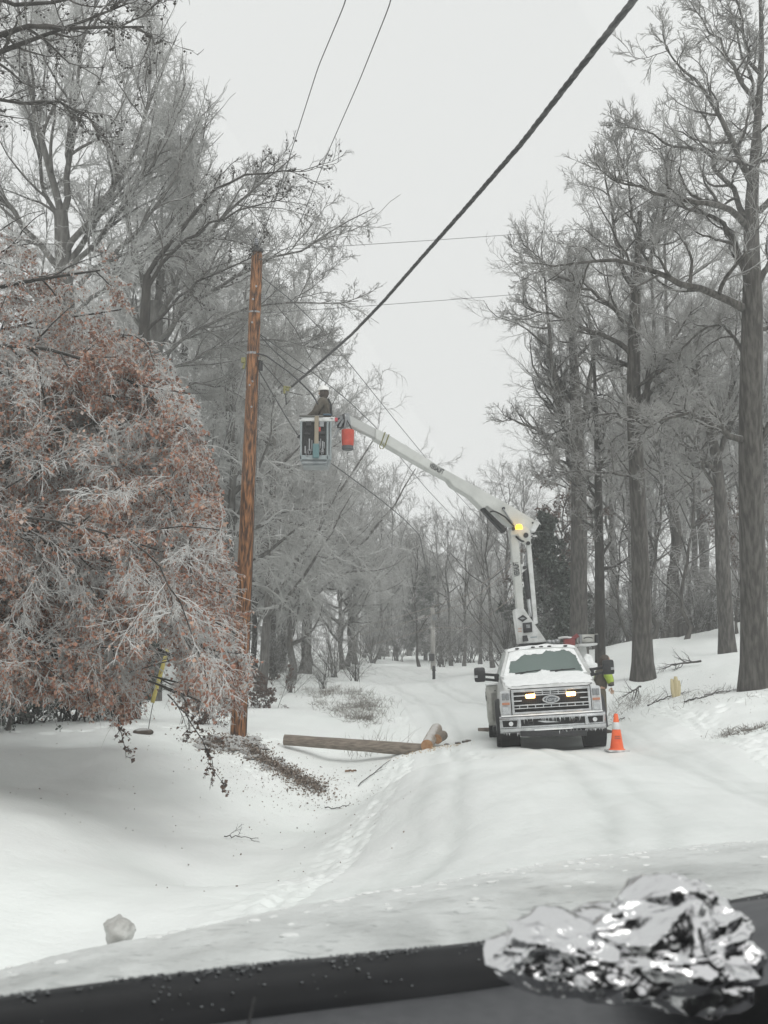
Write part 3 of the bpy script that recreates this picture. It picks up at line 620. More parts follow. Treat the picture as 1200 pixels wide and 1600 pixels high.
hero('tall_tree', 'pale tree whose long branches bend over the top of the wooden pole',
 [(235, 1110, 31, .33), (238, 800, 31, .29), (240, 560, 31, .24), (245, 470, 31, .18)],
 [([(245, 480, 31), (262, 400, 31), (290, 330, 30.5), (310, 250, 30), (322, 190, 30)], 0.082, 0.015), ([(245, 500, 31), (280, 430, 30), (330, 350, 29.5), (390, 300, 29), (450, 262, 28.6), (463, 240, 28.5)], 0.082, 0.011),
  ([(242, 540, 31), (290, 480, 30), (350, 440, 29), (400, 420, 28.5), (450, 400, 28), (500, 380, 27.6), (550, 345, 27.3), (585, 325, 27.2)], 0.068, 0.009),
  ([(242, 560, 31), (300, 520, 30), (370, 480, 29), (430, 470, 28.5), (500, 480, 28), (560, 470, 27.8)], 0.054, 0.009),
  ([(242, 520, 31), (220, 420, 31), (190, 320, 31), (180, 220, 31), (200, 120, 31)], 0.082, 0.015), ([(244, 500, 31), (250, 400, 32), (255, 300, 32), (262, 220, 32)], 0.068, 0.015),
  ([(242, 590, 31), (300, 560, 30), (380, 530, 29.5), (440, 530, 29), (500, 545, 28.6)], 0.048, 0.009), ([(242, 620, 31), (300, 600, 31), (350, 600, 31), (400, 640, 31)], 0.041, 0.009),
  ([(243, 560, 31), (310, 440, 31.5), (360, 360, 31.5), (390, 300, 31.5)], 0.061, 0.011), ([(240, 540, 31), (180, 450, 31), (150, 380, 31), (110, 300, 31)], 0.068, 0.015)],
 M_BARK_G, M_TWIG, {**UPR, 'a': (42, 42, 42, 40), 't': (.06, .0, -.04, -.04), 'n': (14, 10, 8, 4), 'l': (.36, .42, .42, .42)}, 43, env=([0, 100, 180, 240, 320, 380, 480, 540, 640, 700], [300, 320, 340, 470, 592, 590, 582, 560, 470, 420], None, None, None, None))
# dark sweetgum whose boughs cross the top left corner
og, g2, g3, g4, g5 = hero('sweetgum_tree', 'dark tree whose boughs dotted with seed balls cross the top left corner',
 [(-420, 1180, 13, .3), (-400, 700, 13, .26), (-380, 300, 13, .2), (-360, 100, 13, .15), (-350, -100, 13, .1)],
 [([(-360, 150, 13), (-150, 90, 12.5), (0, 55, 12), (90, 32, 11.8), (170, 36, 11.6), (225, 42, 11.5)], .07, .01), ([(-370, 220, 13), (-150, 130, 12.6), (0, 80, 12.2), (60, 65, 12), (130, 30, 12), (200, 5, 12)], .07, .01),
  ([(-360, 60, 13), (-100, -10, 12.5), (40, 5, 12), (120, 0, 12), (200, -20, 12)], .06, .01), ([(-370, 250, 13), (-100, 160, 13), (0, 155, 13), (60, 150, 13), (130, 180, 13)], .05, .01)],
 M_BARK_D, M_TWIG_D, {**OAK, 'n': (13, 7, 5, 0), 'l': (.26, .42, .4, .4), 't': (.05, 0, 0, 0), 'r': (.006, .005, .004)}, 44, keepm=200)
def ball_mesh(rg, pts, r):
    V0 = np.array([(1,0,0),(-1,0,0),(0,1,0),(0,-1,0),(0,0,1),(0,0,-1)], float); F0 = np.array([(0,2,4),(2,1,4),(1,3,4),(3,0,4),(2,0,5),(1,2,5),(3,1,5),(0,3,5)])
    V = (pts[:, None] + V0[None] * r * rg.uniform(.7, 1.2, (len(pts), 1, 1))).reshape(-1, 3); return np_mesh('b', V, (F0[None] + np.arange(len(pts))[:, None, None] * 6).reshape(-1, 3))
rgb = np.random.default_rng(5)
link('seed_balls', ball_mesh(rgb, sample_on(rgb, g4[0], 900) - np.array((0, 0, .03)), .017), M_BALL, og)['kind'] = 'stuff'
# bough with seed balls behind the pole
og, g2, g3, g4, g5 = hero('sweetgum_tree', 'slender dark tree left of the pole, seed balls hanging from its arching bough',
 [(205, 1110, 25, .22), (215, 800, 25, .18), (225, 520, 25, .13), (230, 430, 25, .09)],
 [([(230, 430, 25), (270, 370, 25), (330, 300, 25), (375, 272, 25), (420, 263, 25), (470, 268, 25)], .06, .01), ([(230, 450, 25), (280, 380, 25), (340, 340, 25), (400, 320, 25), (440, 312, 25)], .05, .01), ([(226, 520, 25), (290, 450, 24.6), (350, 420, 24.4), (400, 400, 24.2)], .04, .01)],
 M_BARK_D, M_TWIG_D, {**OAK, 'n': (12, 7, 5, 0), 'l': (.24, .4, .4, .4), 'r': (.008, .006, .005)}, 45)
link('seed_balls', ball_mesh(rgb, sample_on(rgb, g4[0], 260) - np.array((0, 0, .04)), .028), M_BALL, og)['kind'] = 'stuff'
# ------------------------------------------------------------------ woods
MIDL = [('frost_a', 345, 1108, 33, .85, 0.4), ('frost_b', 405, 1075, 39, .70, 2.0), ('frost_a', 455, 1072, 46, .66, 4.0), ('frost_b', 480, 1062, 54, .70, 1.0),
        ('frost_a', 535, 1056, 62, .62, 3.0), ('frost_b', 300, 1080, 42, 1.1, 5.5), ('frost_a', 220, 1085, 40, 1.2, 0.9), ('frost_b', 430, 1060, 60, 1.2, 2.7), ('frost_b', 555, 1046, 80, .72, .2), ('frost_a', 380, 1060, 55, 1.4, 1.6)]
LM = ['frosted tree with drooping branches, standing directly behind the wooden pole', 'frosted tree just past the pole, level with the bucket, ice-laden branches hanging',
      'wide frosted tree overhanging the weedy ditch', 'tall frosted tree at the bend beyond the ditch', 'smaller frosted tree at the far end of the left tree row, over the ditch head',
      'frosted tree half hidden behind the rust-leaved crown and the pole', 'frosted tree hidden deep behind the rust-leaved crown', 'tall frosted tree rising behind the row beside the ditch',
      'furthest frosted tree of the row, beside the gap where the road disappears', 'big frosted tree filling the space behind the bucket']
for (k, px, py, D, s, rz), lb in zip(MIDL, LM): placep(k, px, py, D, s, rz, label=lb, sz=s * 1.22)
for i, (px, py, D, s) in enumerate([(403, 1068, 48, .7), (428, 1062, 52, .75), (437, 1060, 60, .7), (470, 1062, 55, .6), (485, 1052, 70, .8), (600, 1040, 95, .8), (618, 1040, 100, .85), (541, 1050, 70, .8)]):
    placep('tall_c', px, py, D, s, i * 1.3, label='slim bare trunk among the frosted trees beyond the ditch', group='slim trunks among the frosted trees')
# far trees closing the view
rgf = np.random.default_rng(8)
cen = [(655, 1046, 62, .40, 'tall_c'), (705, 1036, 75, .50, 'tall_a'), (725, 1034, 72, .44, 'tall_b'), (690, 1036, 80, .50, 'tall_b'), (770, 1034, 60, .48, 'tall_a'), (750, 1032, 78, .62, 'tall_c'), (640, 1034, 100, .72, 'frost_b'),
       (575, 1036, 110, .95, 'frost_b'), (790, 1030, 70, .58, 'tall_b'), (810, 1030, 82, .75, 'tall_a'), (665, 1030, 110, .95, 'frost_a')]
cl = ['lone leaning trunk in the open snow near the far utility pole', 'forked bare tree beside the far utility pole', 'bare tree whose twin stems part just past the far utility pole', 'bare tree directly behind the far utility pole',
      'bare tree at the wood edge, under the elbow of the boom', 'grey slender tree between the far pole and the boom', 'grey frosted tree where the road vanishes', 'pale frosted tree behind the bend of the road',
      'tall bare tree seen just beside the lower boom', 'tall bare tree seen behind the lower boom', 'pale frosted tree at the very end of the clearing']
for i, ((px, py, D, s, k), lb) in enumerate(zip(cen, cl)): placep(k, px, py, D, s, i * 2.1, label=lb)
def woods(n, pxr, Dr, keys, sr, label, group, seed, cat='tree'):
    rg = np.random.default_rng(seed)
    for i in range(n):
        px = pxr[0] + (pxr[1] - pxr[0]) * (i + rg.random()) / n; D = rg.uniform(*Dr); k = keys[int(rg.integers(len(keys)))]
        p = P(px, 1030, D); (place if k in TREES else place_bush)(k, p[0], p[1], rg.uniform(*sr), rg.uniform(0, 6.28), label=label, group=group, **({'cat': cat} if cat else {}))
woods(20, (540, 800), (95, 140), ['frost_b', 'tall_b', 'frost_b', 'frost_a'], (.5, .68), 'hazy grey tree in the far wood that closes the view', 'far trees closing the view', 51)
woods(13, (935, 1300), (52, 80), ['tall_a', 'tall_b', 'tall_c'], (.9, 1.2), 'bare tree in the wood behind the big oaks', 'trees in the wood behind the oaks', 52)
woods(14, (910, 1300), (82, 115), ['tall_a', 'tall_b', 'tall_c'], (1.0, 1.35), 'bare tree deep in the wood behind the big oaks', 'trees deep in the wood', 53)
woods(9, (860, 1240), (38, 60), ['under', 'rust', 'under'], (.9, 1.5), 'young bare tree under the tall oaks', 'young trees under the oaks', 54)
woods(14, (-100, 460), (55, 85), ['frost_b', 'tall_b', 'frost_a'], (.9, 1.2), 'tree in the wood behind the frosted row', 'trees behind the frosted row', 55)
woods(30, (780, 1280), (46, 70), ['grey'], (1.0, 1.6), 'leafless shrub in the thicket at the foot of the wood', 'shrubs in the thicket behind the bank', 56, 'shrub')
woods(16, (560, 800), (78, 110), ['grey'], (1.2, 1.9), 'leafless shrub at the edge of the far wood', 'shrubs at the far wood edge', 57, 'shrub')
woods(14, (120, 560), (46, 75), ['grey'], (.7, 1.2), 'leafless shrub under the frosted trees', 'shrubs under the frosted trees', 58, 'shrub')
for i, (px, D, s, lb) in enumerate([(-60, 20, 1.3, 'dark evergreen shrub at the picture edge under the drooping tree'), (40, 22, 1.25, 'dark shrub under the drooping tree, next to the one at the edge'), (105, 23, 1.2, 'dark rounded shrub in the middle of the hedge under the drooping tree'),
        (165, 24, 1.05, 'low dark shrub at the open end of the hedge under the drooping tree')]):
    placeb('dark', px, 1130, D, s, i * 1.7, lb)
placep('under', 12, 1142, 20.5, .55, 1.0, label='small bare sapling at the picture edge in front of the dark shrubs', name='sapling')
placeb('grey', 688, 1040, 68, 1.3, .5, 'drooping leafless shrub at the foot of the far utility pole')
placeb('red', 325, 1100, 25.5, .8, .3, 'low brown-leaved shrub behind the base of the wooden pole')
placeb('red', 410, 1092, 31, .9, 1.3, 'snow-capped brown shrub past the wooden pole')
placeb('grey', 505, 1080, 40, .45, .3, 'tangled shrub at the head of the ditch')
placeb('grey', 455, 1082, 38, .5, 2.3, 'tangled low shrub beside the snow-capped one')
# dark evergreens behind the boom
def evergreen(seed, h, w_):
    rg = np.random.default_rng(seed); T = trunk_line(rg, h, .14, n=10, wob=.02)
    l1 = spawn(rg, *T, 90, .12, .99, 75, 8, w_ / h, 5, .08, -.06, rr=.4, fall=.85, rmin=.01)
    l2 = spawn(rg, *l1, 9, .2, 1, 45, 10, .4, 3, .12, -.05, rmin=.008)
    l3 = spawn(rg, *l2, 7, .1, 1, 40, 12, .45, 2, .15, -.05, rmin=.012)
    tr = tubes_mesh('trunk', [(T[0], T[1], 10), (l1[0], l1[1], 4)]); tr.materials.append(M_BARK_D)
    V = sample_on(rg, l3[0], 26000, 0); cr = leaves_mesh(rg, V, .16, 'crown', .3); cr.materials.append(M_GREEN)
    return ('cedar_tree', tr, cr, None)
TREES['cedar'] = evergreen(61, 8, 2.6)
placep('cedar', 858, 1030, 46, .8, .4, label='dark green cedar right behind the lower boom')
placep('cedar', 885, 1030, 56, .75, 1.4, label='dark cedar further back, between the boom and the twin-stemmed tree')
placep('cedar', 605, 1036, 115, .9, 2.4, label='hazy dark evergreen in the far wood, left of the far utility pole')
placep('cedar', 665, 1036, 88, .95, 3.4, label='broad dark evergreen behind the far utility pole')

# ------------------------------------------------------------------ things lying about on the snow
M_WEED = mat('dry_weeds', (.16, .14, .11), .8, island=[(.10, .09, .08), (.19, .17, .15), (.30, .28, .25), (.15, .13, .12)])
def weeds(name, poly, n, h, label, seed, lean=.5):
    """clump of dry stalks along a strip of (px,py,D,halfwidth m)"""
    rg = np.random.default_rng(seed); c = np.array([P(*q[:3]) for q in poly]); hw = np.array([q[3] for q in poly]); t = rg.uniform(0, len(c) - 1, n); i = np.minimum(t.astype(int), len(c) - 2); f = (t - i)[:, None]
    b = c[i] * (1 - f) + c[i + 1] * f; r = hw[i] * (1 - f[:, 0]) + hw[i + 1] * f[:, 0]
    NC = 60 * (len(c) - 1); cl_ = i * 60 + rg.integers(0, 60, n); cc = rg.normal(size=(NC, 2)) * .8; t2 = rg.random(NC)[cl_]; b = c[i] * (1 - t2[:, None]) + c[i + 1] * t2[:, None]
    b[:, 0] += (cc[cl_, 0] + rg.normal(size=n) * .22) * r; b[:, 1] += (cc[cl_, 1] + rg.normal(size=n) * .22) * r; b[:, 2] = H(b[:, 0], b[:, 1]) - .02
    d = rg.normal(size=(n, 3)) * lean; d[:, 2] = 1; d = unit(d); L = h * rg.uniform(.3, 1.1, (n, 1)); Pt = np.zeros((n, 4, 3)); Pt[:, 0] = b
    for s in range(3): d = unit(d + rg.normal(size=(n, 3)) * .15 + np.array((0, 0, -.22))); Pt[:, s + 1] = Pt[:, s] + d * L / 3
    R = np.linspace(1, .35, 4)[None] * rg.uniform(.003, .006, (n, 1))
    o = link(name, tubes_mesh(name, [(Pt, R, 3)]), M_WEED); tag(o, label, 'weeds', kind='stuff'); return o
weeds('dry_weeds', [(500, 1082, 40, .5), (520, 1094, 35, .55), (548, 1112, 31, .5), (576, 1132, 28, .35)], 1500, .30, 'dry brown weeds lining the ditch beyond the fallen pole', 71)
weeds('dry_weeds', [(588, 1112, 30, .3), (575, 1095, 34, .4), (556, 1082, 37, .5)], 800, .32, 'thin dry weeds on the road side of the ditch', 72)
weeds('dry_weeds', [(1128, 1128, 20.5, .2), (1165, 1136, 19.8, .3), (1215, 1150, 19, .3), (1280, 1165, 18, .3)], 1500, .16, 'dark grass tufts poking out along the foot of the bank', 73, .9)
weeds('dry_weeds', [(560, 1165, 24, .5), (590, 1160, 25, .4)], 60, .6, 'few dry stalks standing behind the fallen pole', 74, .3)
weeds('dry_weeds', [(1000, 1090, 27, 1.5), (1090, 1092, 26, 1.5), (1150, 1090, 24, 1.0)], 380, .22, 'sparse stubble on the snowy bank by the oaks', 75, .8)
weeds('dry_weeds', [(965, 1070, 28, .5), (990, 1064, 30, .5)], 160, .5, 'stubble at the foot of the straight oak', 76, .5)

# dug earth and bark litter round the new pole
M_DIRT = mat('dug_earth', (.05, .04, .032), .95, (.13, .105, .085), scale=9, bump=.02, bscale=40, snow=.55)
M_LIT = mat('bark_litter', (.1, .08, .06), .9, island=[(.07, .05, .038), (.14, .105, .08), (.22, .17, .135), (.34, .29, .25), (.09, .065, .05)])
rgd = np.random.default_rng(81)
path = np.array([P(*q) for q in [(318, 1146, 22.2), (345, 1146, 22.6), (374, 1150, 23.3), (400, 1162, 22.5), (430, 1180, 21.6), (462, 1204, 20.8), (500, 1222, 20.2)]])
ds = resample(path, 40); N = 6500; ti = rgd.uniform(0, 39, N); i_ = np.minimum(ti.astype(int), 38); f_ = (ti - i_)[:, None]; pc = ds[i_] * (1 - f_) + ds[i_ + 1] * f_
pc[:, :2] += rgd.normal(size=(N, 2)) * np.array((.20, .32)) * (.3 + 1.3 * rgd.random((N, 1)) ** 2) * np.interp(ti, [0, 8, 16, 28, 39], [1.5, 1.5, .7, .9, 1.3])[:, None]
pc[:, 2] = H(pc[:, 0], pc[:, 1]) + np.abs(rgd.normal(size=N)) * .03
pd = np.stack([rgd.normal(size=N), rgd.normal(size=N), rgd.normal(size=N) * .45], 1); pd = unit(pd) * rgd.uniform(.02, .08, (N, 1)); ps_ = unit(np.cross(pd, rgd.normal(size=(N, 3)))) * rgd.uniform(.008, .025, (N, 1))
V = np.stack([pc, pc + pd * .5 + ps_, pc + pd, pc + pd * .5 - ps_ + np.array((0, 0, .008))], 1).reshape(-1, 3); q4 = np.arange(N)[:, None] * 4
lit = link('bark_litter', np_mesh('bark_litter', V, np.concatenate([q4, q4 + 1, q4 + 2, q4 + 3], 1)), M_LIT); tag(lit, 'brown bark and leaf litter strewn from the wooden pole down into the ditch', 'litter', kind='stuff')
# the earth itself: lumpy mounds along the same line
Vs, Fs, off = [], [], 0
for i in range(150):
    t = rgd.uniform(0, 39); k = min(int(t), 38); c = ds[k] + (ds[k + 1] - ds[k]) * (t - k); c = c + np.array((rgd.normal() * .16, rgd.normal() * .24, 0)) * (1.3 - t / 60); c[2] = Hs(c[0], c[1]) - .02
    r = rgd.uniform(.05, .17) * (1.35 - t / 50); hgt = r * rgd.uniform(.25, .55); m_ = 12; a = np.arange(m_) * 2 * PI / m_; rings = []
    for rr_, hh in ((1.15, -.03), (.85, .45), (.5, .8), (.2, 1.0)):
        jr = 1 + rgd.normal(size=m_) * .16
        rings.append(np.stack([c[0] + np.cos(a) * r * rr_ * jr, c[1] + np.sin(a) * r * rr_ * jr, c[2] + hgt * hh + rgd.normal(size=m_) * .012], 1))
    Vs.append(np.concatenate(rings)); 
    for s in range(3):
        kk = np.arange(m_); k2 = (kk + 1) % m_; Fs.append(np.stack([off + s * m_ + kk, off + s * m_ + k2, off + (s + 1) * m_ + k2, off + (s + 1) * m_ + kk], 1))
    off += 4 * m_
earth = link('dug_earth', np_mesh('dug_earth', np.concatenate(Vs), np.concatenate(Fs), smooth=True), M_DIRT); tag(earth, 'dark earth dug up round the foot of the wooden pole and spilling down the bank', 'earth', kind='stuff')

# scattered leaf bits on the snow
N = 260; lp = np.stack([rgd.uniform(-9, 1, N), rgd.uniform(10, 24, N)], 1); lp = np.concatenate([lp, np.stack([rgd.uniform(5, 14, 260), rgd.uniform(16, 32, 260)], 1), np.stack([rgd.normal(2.2, 1.0, 220), rgd.normal(24.6, .9, 220)], 1), np.stack([rgd.normal(-1.6, 1.0, 500), rgd.normal(20.5, 1.2, 500)], 1)])
keepm_ = (np.abs(lp[:, 0] - road_c(lp[:, 1])) > 2.2); lp = lp[keepm_]
l3_ = np.concatenate([lp, (H(lp[:, 0], lp[:, 1]) + .012)[:, None]], 1)
sc_ = link('scattered_leaves', leaves_mesh(rgd, l3_, .026, droop=0), M_LIT); tag(sc_, 'bits of leaf and bark scattered over the snow', 'leaves', kind='stuff')

def fallen(name, pts, r0, r1, n1, l, m, label, seed, leaves=None, lm=None, cat='branch', lift=.03, ground_=True, mt=None):
    rg = np.random.default_rng(seed); q = resample(np.array([(onG(*p_, dz=lift) if ground_ else P(*p_)) for p_ in pts]), 12); q[1:-1] += rg.normal(size=(10, 3)) * .012
    A = (q[None], np.linspace(r0, r1, 12)[None]); B = spawn(rg, *A, n1, .1, 1, 42, 12, l, 5, .16, -.02, rmin=.004); Cc = spawn(rg, *B, 6, .1, 1, 42, 12, .4, 3, .2, -.02, rmin=.0035)
    for z in (B, Cc):
        if ground_ and len(z[0]):
            g = H(z[0][..., 0], z[0][..., 1]) + .004; z[0][..., 2] = np.maximum(z[0][..., 2], g)
    o = empty(name, tuple(q[0]), label=label, cat=cat); EMPTY_M[o.name] = Matrix.Translation(Vector(q[0]))
    link('stem', tubes_mesh('stem', [(A[0], A[1], 7)]), m, o); link('twigs', tubes_mesh('twigs', [(B[0], B[1], 4), (Cc[0], Cc[1], 3)]), mt or m, o)
    if leaves: link('leaves', leaves_mesh(rg, sample_on(rg, Cc[0], leaves[0]), leaves[1]), lm, o)
    return o
fallen('broken_branch', [(1012, 1090, 27), (1035, 1072, 27.5), (1070, 1062, 28)], .022, .008, 8, .4, M_BARK_D, 'broken branch lying on the snow left of the pale stub', 91)
fallen('broken_branch', [(1068, 1088, 25), (1092, 1088, 25), (1122, 1089, 25)], .02, .008, 6, .3, M_BARK_D, 'thin straight branch lying on the snow in front of the biggest oak', 92)
fallen('broken_branch', [(1100, 1082, 25.5), (1130, 1075, 25.5), (1152, 1068, 25.5)], .02, .006, 14, .4, M_TWIG_D, 'bushy broken twig at the foot of the biggest oak', 93)
fallen('broken_branch', [(1095, 1018, 33), (1060, 1022, 33), (1030, 1030, 32.5)], .035, .01, 16, .5, M_BARK_D, 'long fallen bough lying on the bank between the oaks', 94, lift=.12)
fallen('broken_branch', [(1000, 1045, 30, ), (985, 1020, 29.8), (972, 1012, 29.6)], .03, .008, 12, .7, M_BARK_D, 'dark fallen limb propped against the foot of the straight oak', 95, lift=.25)
fallen('broken_branch', [(975, 1095, 26), (955, 1100, 25), (940, 1106, 24.5)], .012, .005, 5, .4, M_BARK_D, 'thin dark stick on the snow near the cone', 96)
fallen('hanging_branch', [(262, 1085, 13.5), (290, 1112, 13.3), (318, 1160, 13.1), (338, 1205, 13.0), (352, 1232, 12.9)], .010, .003, 20, .20, M_BARK_D, 'broken leafy branch hanging from the icy tree to the snow beside the ditch', 97, (230, .042), M_BROWN, ground_=False)
fallen('hanging_branch', [(170, 1060, 13.2), (180, 1110, 13), (190, 1150, 13), (197, 1185, 13)], .01, .003, 14, .2, M_BARK_D, 'short leafy spray dangling from the icy tree over the open snow', 98, (150, .04), M_BROWN, ground_=False)
fallen('broken_branch', [(352, 1232, 15), (372, 1240, 15.3), (405, 1243, 15.6)], .008, .004, 3, .3, M_BARK_D, 'curved twig on the snow at the end of the hanging branch', 99)
fallen('broken_branch', [(560, 1230, 20.5), (590, 1206, 21.5), (610, 1185, 22.5)], .01, .006, 2, .2, M_BARK_D, 'long thin stick in the ditch below the fallen pole', 100)
fallen('broken_branch', [(540, 1204, 22), (556, 1200, 22)], .022, .018, 1, .2, mat('raw_wood', (.22, .14, .09), .8), 'short brown stick in the ditch', 101)
fallen('broken_branch', [(508, 1250, 18.8), (530, 1246, 18.9), (545, 1240, 19)], .01, .005, 2, .3, M_BARK_D, 'small twig in the bottom of the ditch', 102)

# pale upright stub
M_PALE = mat('split_wood', (.50, .42, .24), .7, (.62, .54, .34), scale=12, stretch=(1, 1, .15), bump=.01)
b = onG(1055, 1076, 27.5); bm = bm_new()
for (dx, r, h_, lx) in ((-.045, .045, .50, -.035), (.02, .055, .56, .0), (.07, .038, .46, .03)):
    secs = []
    for t in np.linspace(0, 1, 7):
        rr_ = r * (.5 + .9 * math.sin(PI * min(t * .8 + .12, 1)))
        secs.append([(b[0] + dx + lx * t + rr_ * math.cos(a) * (1 + .12 * math.sin(a * 3 + t * 3)), b[1] + rr_ * .8 * math.sin(a), b[2] - .05 + h_ * t) for a in np.linspace(0, 2 * PI, 9)[:-1]])
    loft(bm, secs)
tag(bm_obj('wooden_stub', bm, M_PALE, smooth=True), 'pale yellow stub of split wood standing up from the snow on the bank', 'stub')
# ------------------------------------------------------------------ utility pole and lines
M_POLE = mat('new_pole_wood', (.045, .02, .01), .8, (.36, .165, .07), scale=5, stretch=(5, 5, .55), bump=.01, bscale=26, detail=8, lo=.40, hi=.66)
M_METAL = mat('galvanised', (.25, .26, .27), .45, (.36, .37, .38), scale=20, metal=.7)
M_DARKM = mat('dark_fitting', (.02, .02, .022), .5)
M_WIRE = mat('wire', (.05, .05, .052), .6, (.12, .12, .12), scale=30)
M_CABLE = mat('black_cable', (.022, .023, .025), .45, (.045, .046, .048), scale=60, bump=.002)
M_YEL = mat('yellow_plastic', (.38, .31, .07), .6, (.48, .41, .14), scale=8)
M_OLIVE = mat('yellow_green', (.20, .19, .07), .6)
M_ENDG = mat('sawn_end', (.30, .15, .07), .8, (.42, .25, .13), scale=20)
M_OLDW = mat('weathered_wood', (.13, .105, .085), .85, (.27, .23, .19), scale=4, stretch=(1, 8, 8), bump=.006, bscale=30)
M_LOG2 = mat('barkless_wood', (.26, .21, .17), .85, (.38, .32, .27), scale=8, bump=.006, snow=.5)
pb = P(372, 1148, 24); pb[2] -= .5; pt = P(402, 392, 24.2)
ax = (pt - pb); pl = np.linalg.norm(ax); axn = ax / pl
def on_pole(py, off=(0, 0, 0)):
    a0 = P(372, 1148, 24); f = (1148 - py) / (1148 - 392.); return a0 + (pt - a0) * f + np.array(off)
rgp = np.random.default_rng(2)
pole = empty('utility_pole', tuple(P(372, 1148, 24)), label='new reddish-brown wooden utility pole standing on the bank beside the ditch', cat='pole')
EMPTY_M[pole.name] = Matrix.Translation(PV(372, 1148, 24))
s_ = 28; hseg = 90; t = np.linspace(0, 1, hseg); Up = unit(np.cross(axn, np.array((0, 1, 0)))); Wp = np.cross(axn, Up)
rad = (.182 - .062 * t); a = np.arange(s_) * 2 * PI / s_
nz = np.array([[mnoise.noise(Vector((math.cos(q) * 2, math.sin(q) * 2, z * 7))) * .012 + mnoise.noise(Vector((math.cos(q) * 6, math.sin(q) * 6, z * 14))) * .006 for q in a] for z in t])
ctr = pb + axn * pl * t[:, None]; rr = rad[:, None] + nz; rr[-1] *= .8; rr[-2] *= .97
V = ctr[:, None] + rr[..., None] * (Up * np.cos(a)[None, :, None] + Wp * np.sin(a)[None, :, None])
bi = np.arange(hseg - 1)[:, None] * s_ + np.arange(s_)[None]; bj = np.arange(hseg - 1)[:, None] * s_ + (np.arange(s_) + 1)[None] % s_
Fq = np.stack([bi, bj, bj + s_, bi + s_], -1).reshape(-1, 4); me = np_mesh('shaft', V.reshape(-1, 3), Fq, smooth=True)
bm = bmesh.new(); bm.from_mesh(me); bmesh.ops.holes_fill(bm, edges=[e for e in bm.edges if len(e.link_faces) == 1]); bm.to_mesh(me); bm.free()
link('shaft', me, M_POLE, pole)
bm = bm_new(); c = pt; cyl(bm, c - axn * .02, c + axn * .05, .135, .12, 20); cyl(bm, c + axn * .05, c + axn * .12, .03, n=10); bm_obj('pole_cap', bm, M_DARKM, pole, smooth=True)
bm = bm_new(); q = c + np.array((-.02, -.02, .12)); [cyl(bm, q + np.array((0, 0, .045 * k)), q + np.array((0, 0, .045 * k + .028)), .055 - .006 * k, .045 - .006 * k, 14) for k in range(4)]; bm_obj('insulator', bm, mat('grey_porcelain', (.22, .23, .25), .3), pole, smooth=True)
for py, h_ in ((555, .05), (490, .035), (612, .04)):
    bm = bm_new(); q = on_pole(py); r = .182 - .062 * (1148 - py) / 756.; cyl(bm, q, q + axn * h_, r + .008, n=24); bm_obj('band', bm, M_METAL, pole, smooth=True)
bm = bm_new(); q = on_pole(464, (.17, -.02, 0)); bmesh.ops.create_cone(bm, cap_ends=False, segments=14, radius1=.05, radius2=.05, depth=.02)
bm.free(); ring = [q + np.array((.05 * math.cos(z), 0, .05 * math.sin(z))) for z in np.linspace(0, 2 * PI, 17)]
V_, F_r = tube_arrays(np.array(ring)[None], np.full((1, 17), .014), 6); link('eye_ring', np_mesh('eye_ring', V_, F_r, smooth=True), M_METAL, pole)
bm = bm_new(); q = on_pole(566, (-.20, -.06, 0)); bx(bm, q[0] - .05, q[0] + .05, q[1] - .04, q[1] + .04, q[2] - .05, q[2] + .07, .012); cyl(bm, q + np.array((0, 0, -.18)), q + np.array((.03, 0, -.04)), .03, .022, 10); bm_obj('clamp', bm, M_OLIVE, pole)
bm = bm_new(); q = on_pole(572, (.19, -.06, 0)); bx(bm, q[0] - .05, q[0] + .04, q[1] - .04, q[1] + .04, q[2] - .14, q[2] + .1, .015); bm_obj('bracket', bm, M_DARKM, pole)
for k, yy in enumerate((452, 472, 600, 606, 640, 508)):   # bolts
    bm = bm_new(); q = on_pole(yy, ((-1) ** k * .03, -.15, 0)); cyl(bm, q, q + np.array((0, -.03, 0)), .022, n=8); bm_obj('bolt', bm, M_METAL, pole)
def wire(name, pts, r, label, n=40, m=None, s=6, cat='cable', group=None):
    o = tube_obj(name, pts, r, m or M_WIRE, n=n, s=s); return tag(o, label, cat, group)
# ground wire down the side of the shaft
gw = [on_pole(y, (.175 + .02 * (y - 560) / 600, -.1, 0)) for y in np.linspace(560, 1146, 8)]
o = tube_obj('ground_wire', gw, .008, M_WIRE, pole)
# heavy cable running over the car
A0, B0 = P(990, 0, 7.5), P(452, 607, 24.0)
cab = cat_wire(A0 + (A0 - B0) * .45, B0, .55, 90); 
ctrs = resample(np.array([P(*q) for q in [(1330, -430, 4.9), (1115, -150, 6.2), (990, 0, 7.4), (905, 108, 8.8), (815, 224, 10.8), (725, 328, 13.2), (655, 407, 15.6), (600, 470, 17.7), (550, 522, 19.8), (500, 566, 22), (456, 604, 24)]]), 420)
T = unit(np.gradient(ctrs, axis=0)); Uc = unit(np.cross(T, np.array((0, 0, 1.)))); Wc = np.cross(T, Uc)
cabo = empty('overhead_cable', tuple(ctrs[-1]), label='thick black twisted cable running from overhead down to the grip beside the pole', cat='cable'); EMPTY_M[cabo.name] = Matrix.Translation(Vector(ctrs[-1]))
arc = np.r_[0, np.cumsum(np.linalg.norm(np.diff(ctrs, axis=0), axis=1))]
for k in range(3):
    ph = arc * 13 + k * 2 * PI / 3; q = ctrs + .007 * (Uc * np.cos(ph)[:, None] + Wc * np.sin(ph)[:, None])
    V_, F_r = tube_arrays(q[None], np.full((1, len(q)), .021 if k else .019), 8); link('strand', np_mesh('strand', V_, F_r, smooth=True), M_CABLE if k else M_WIRE, cabo)
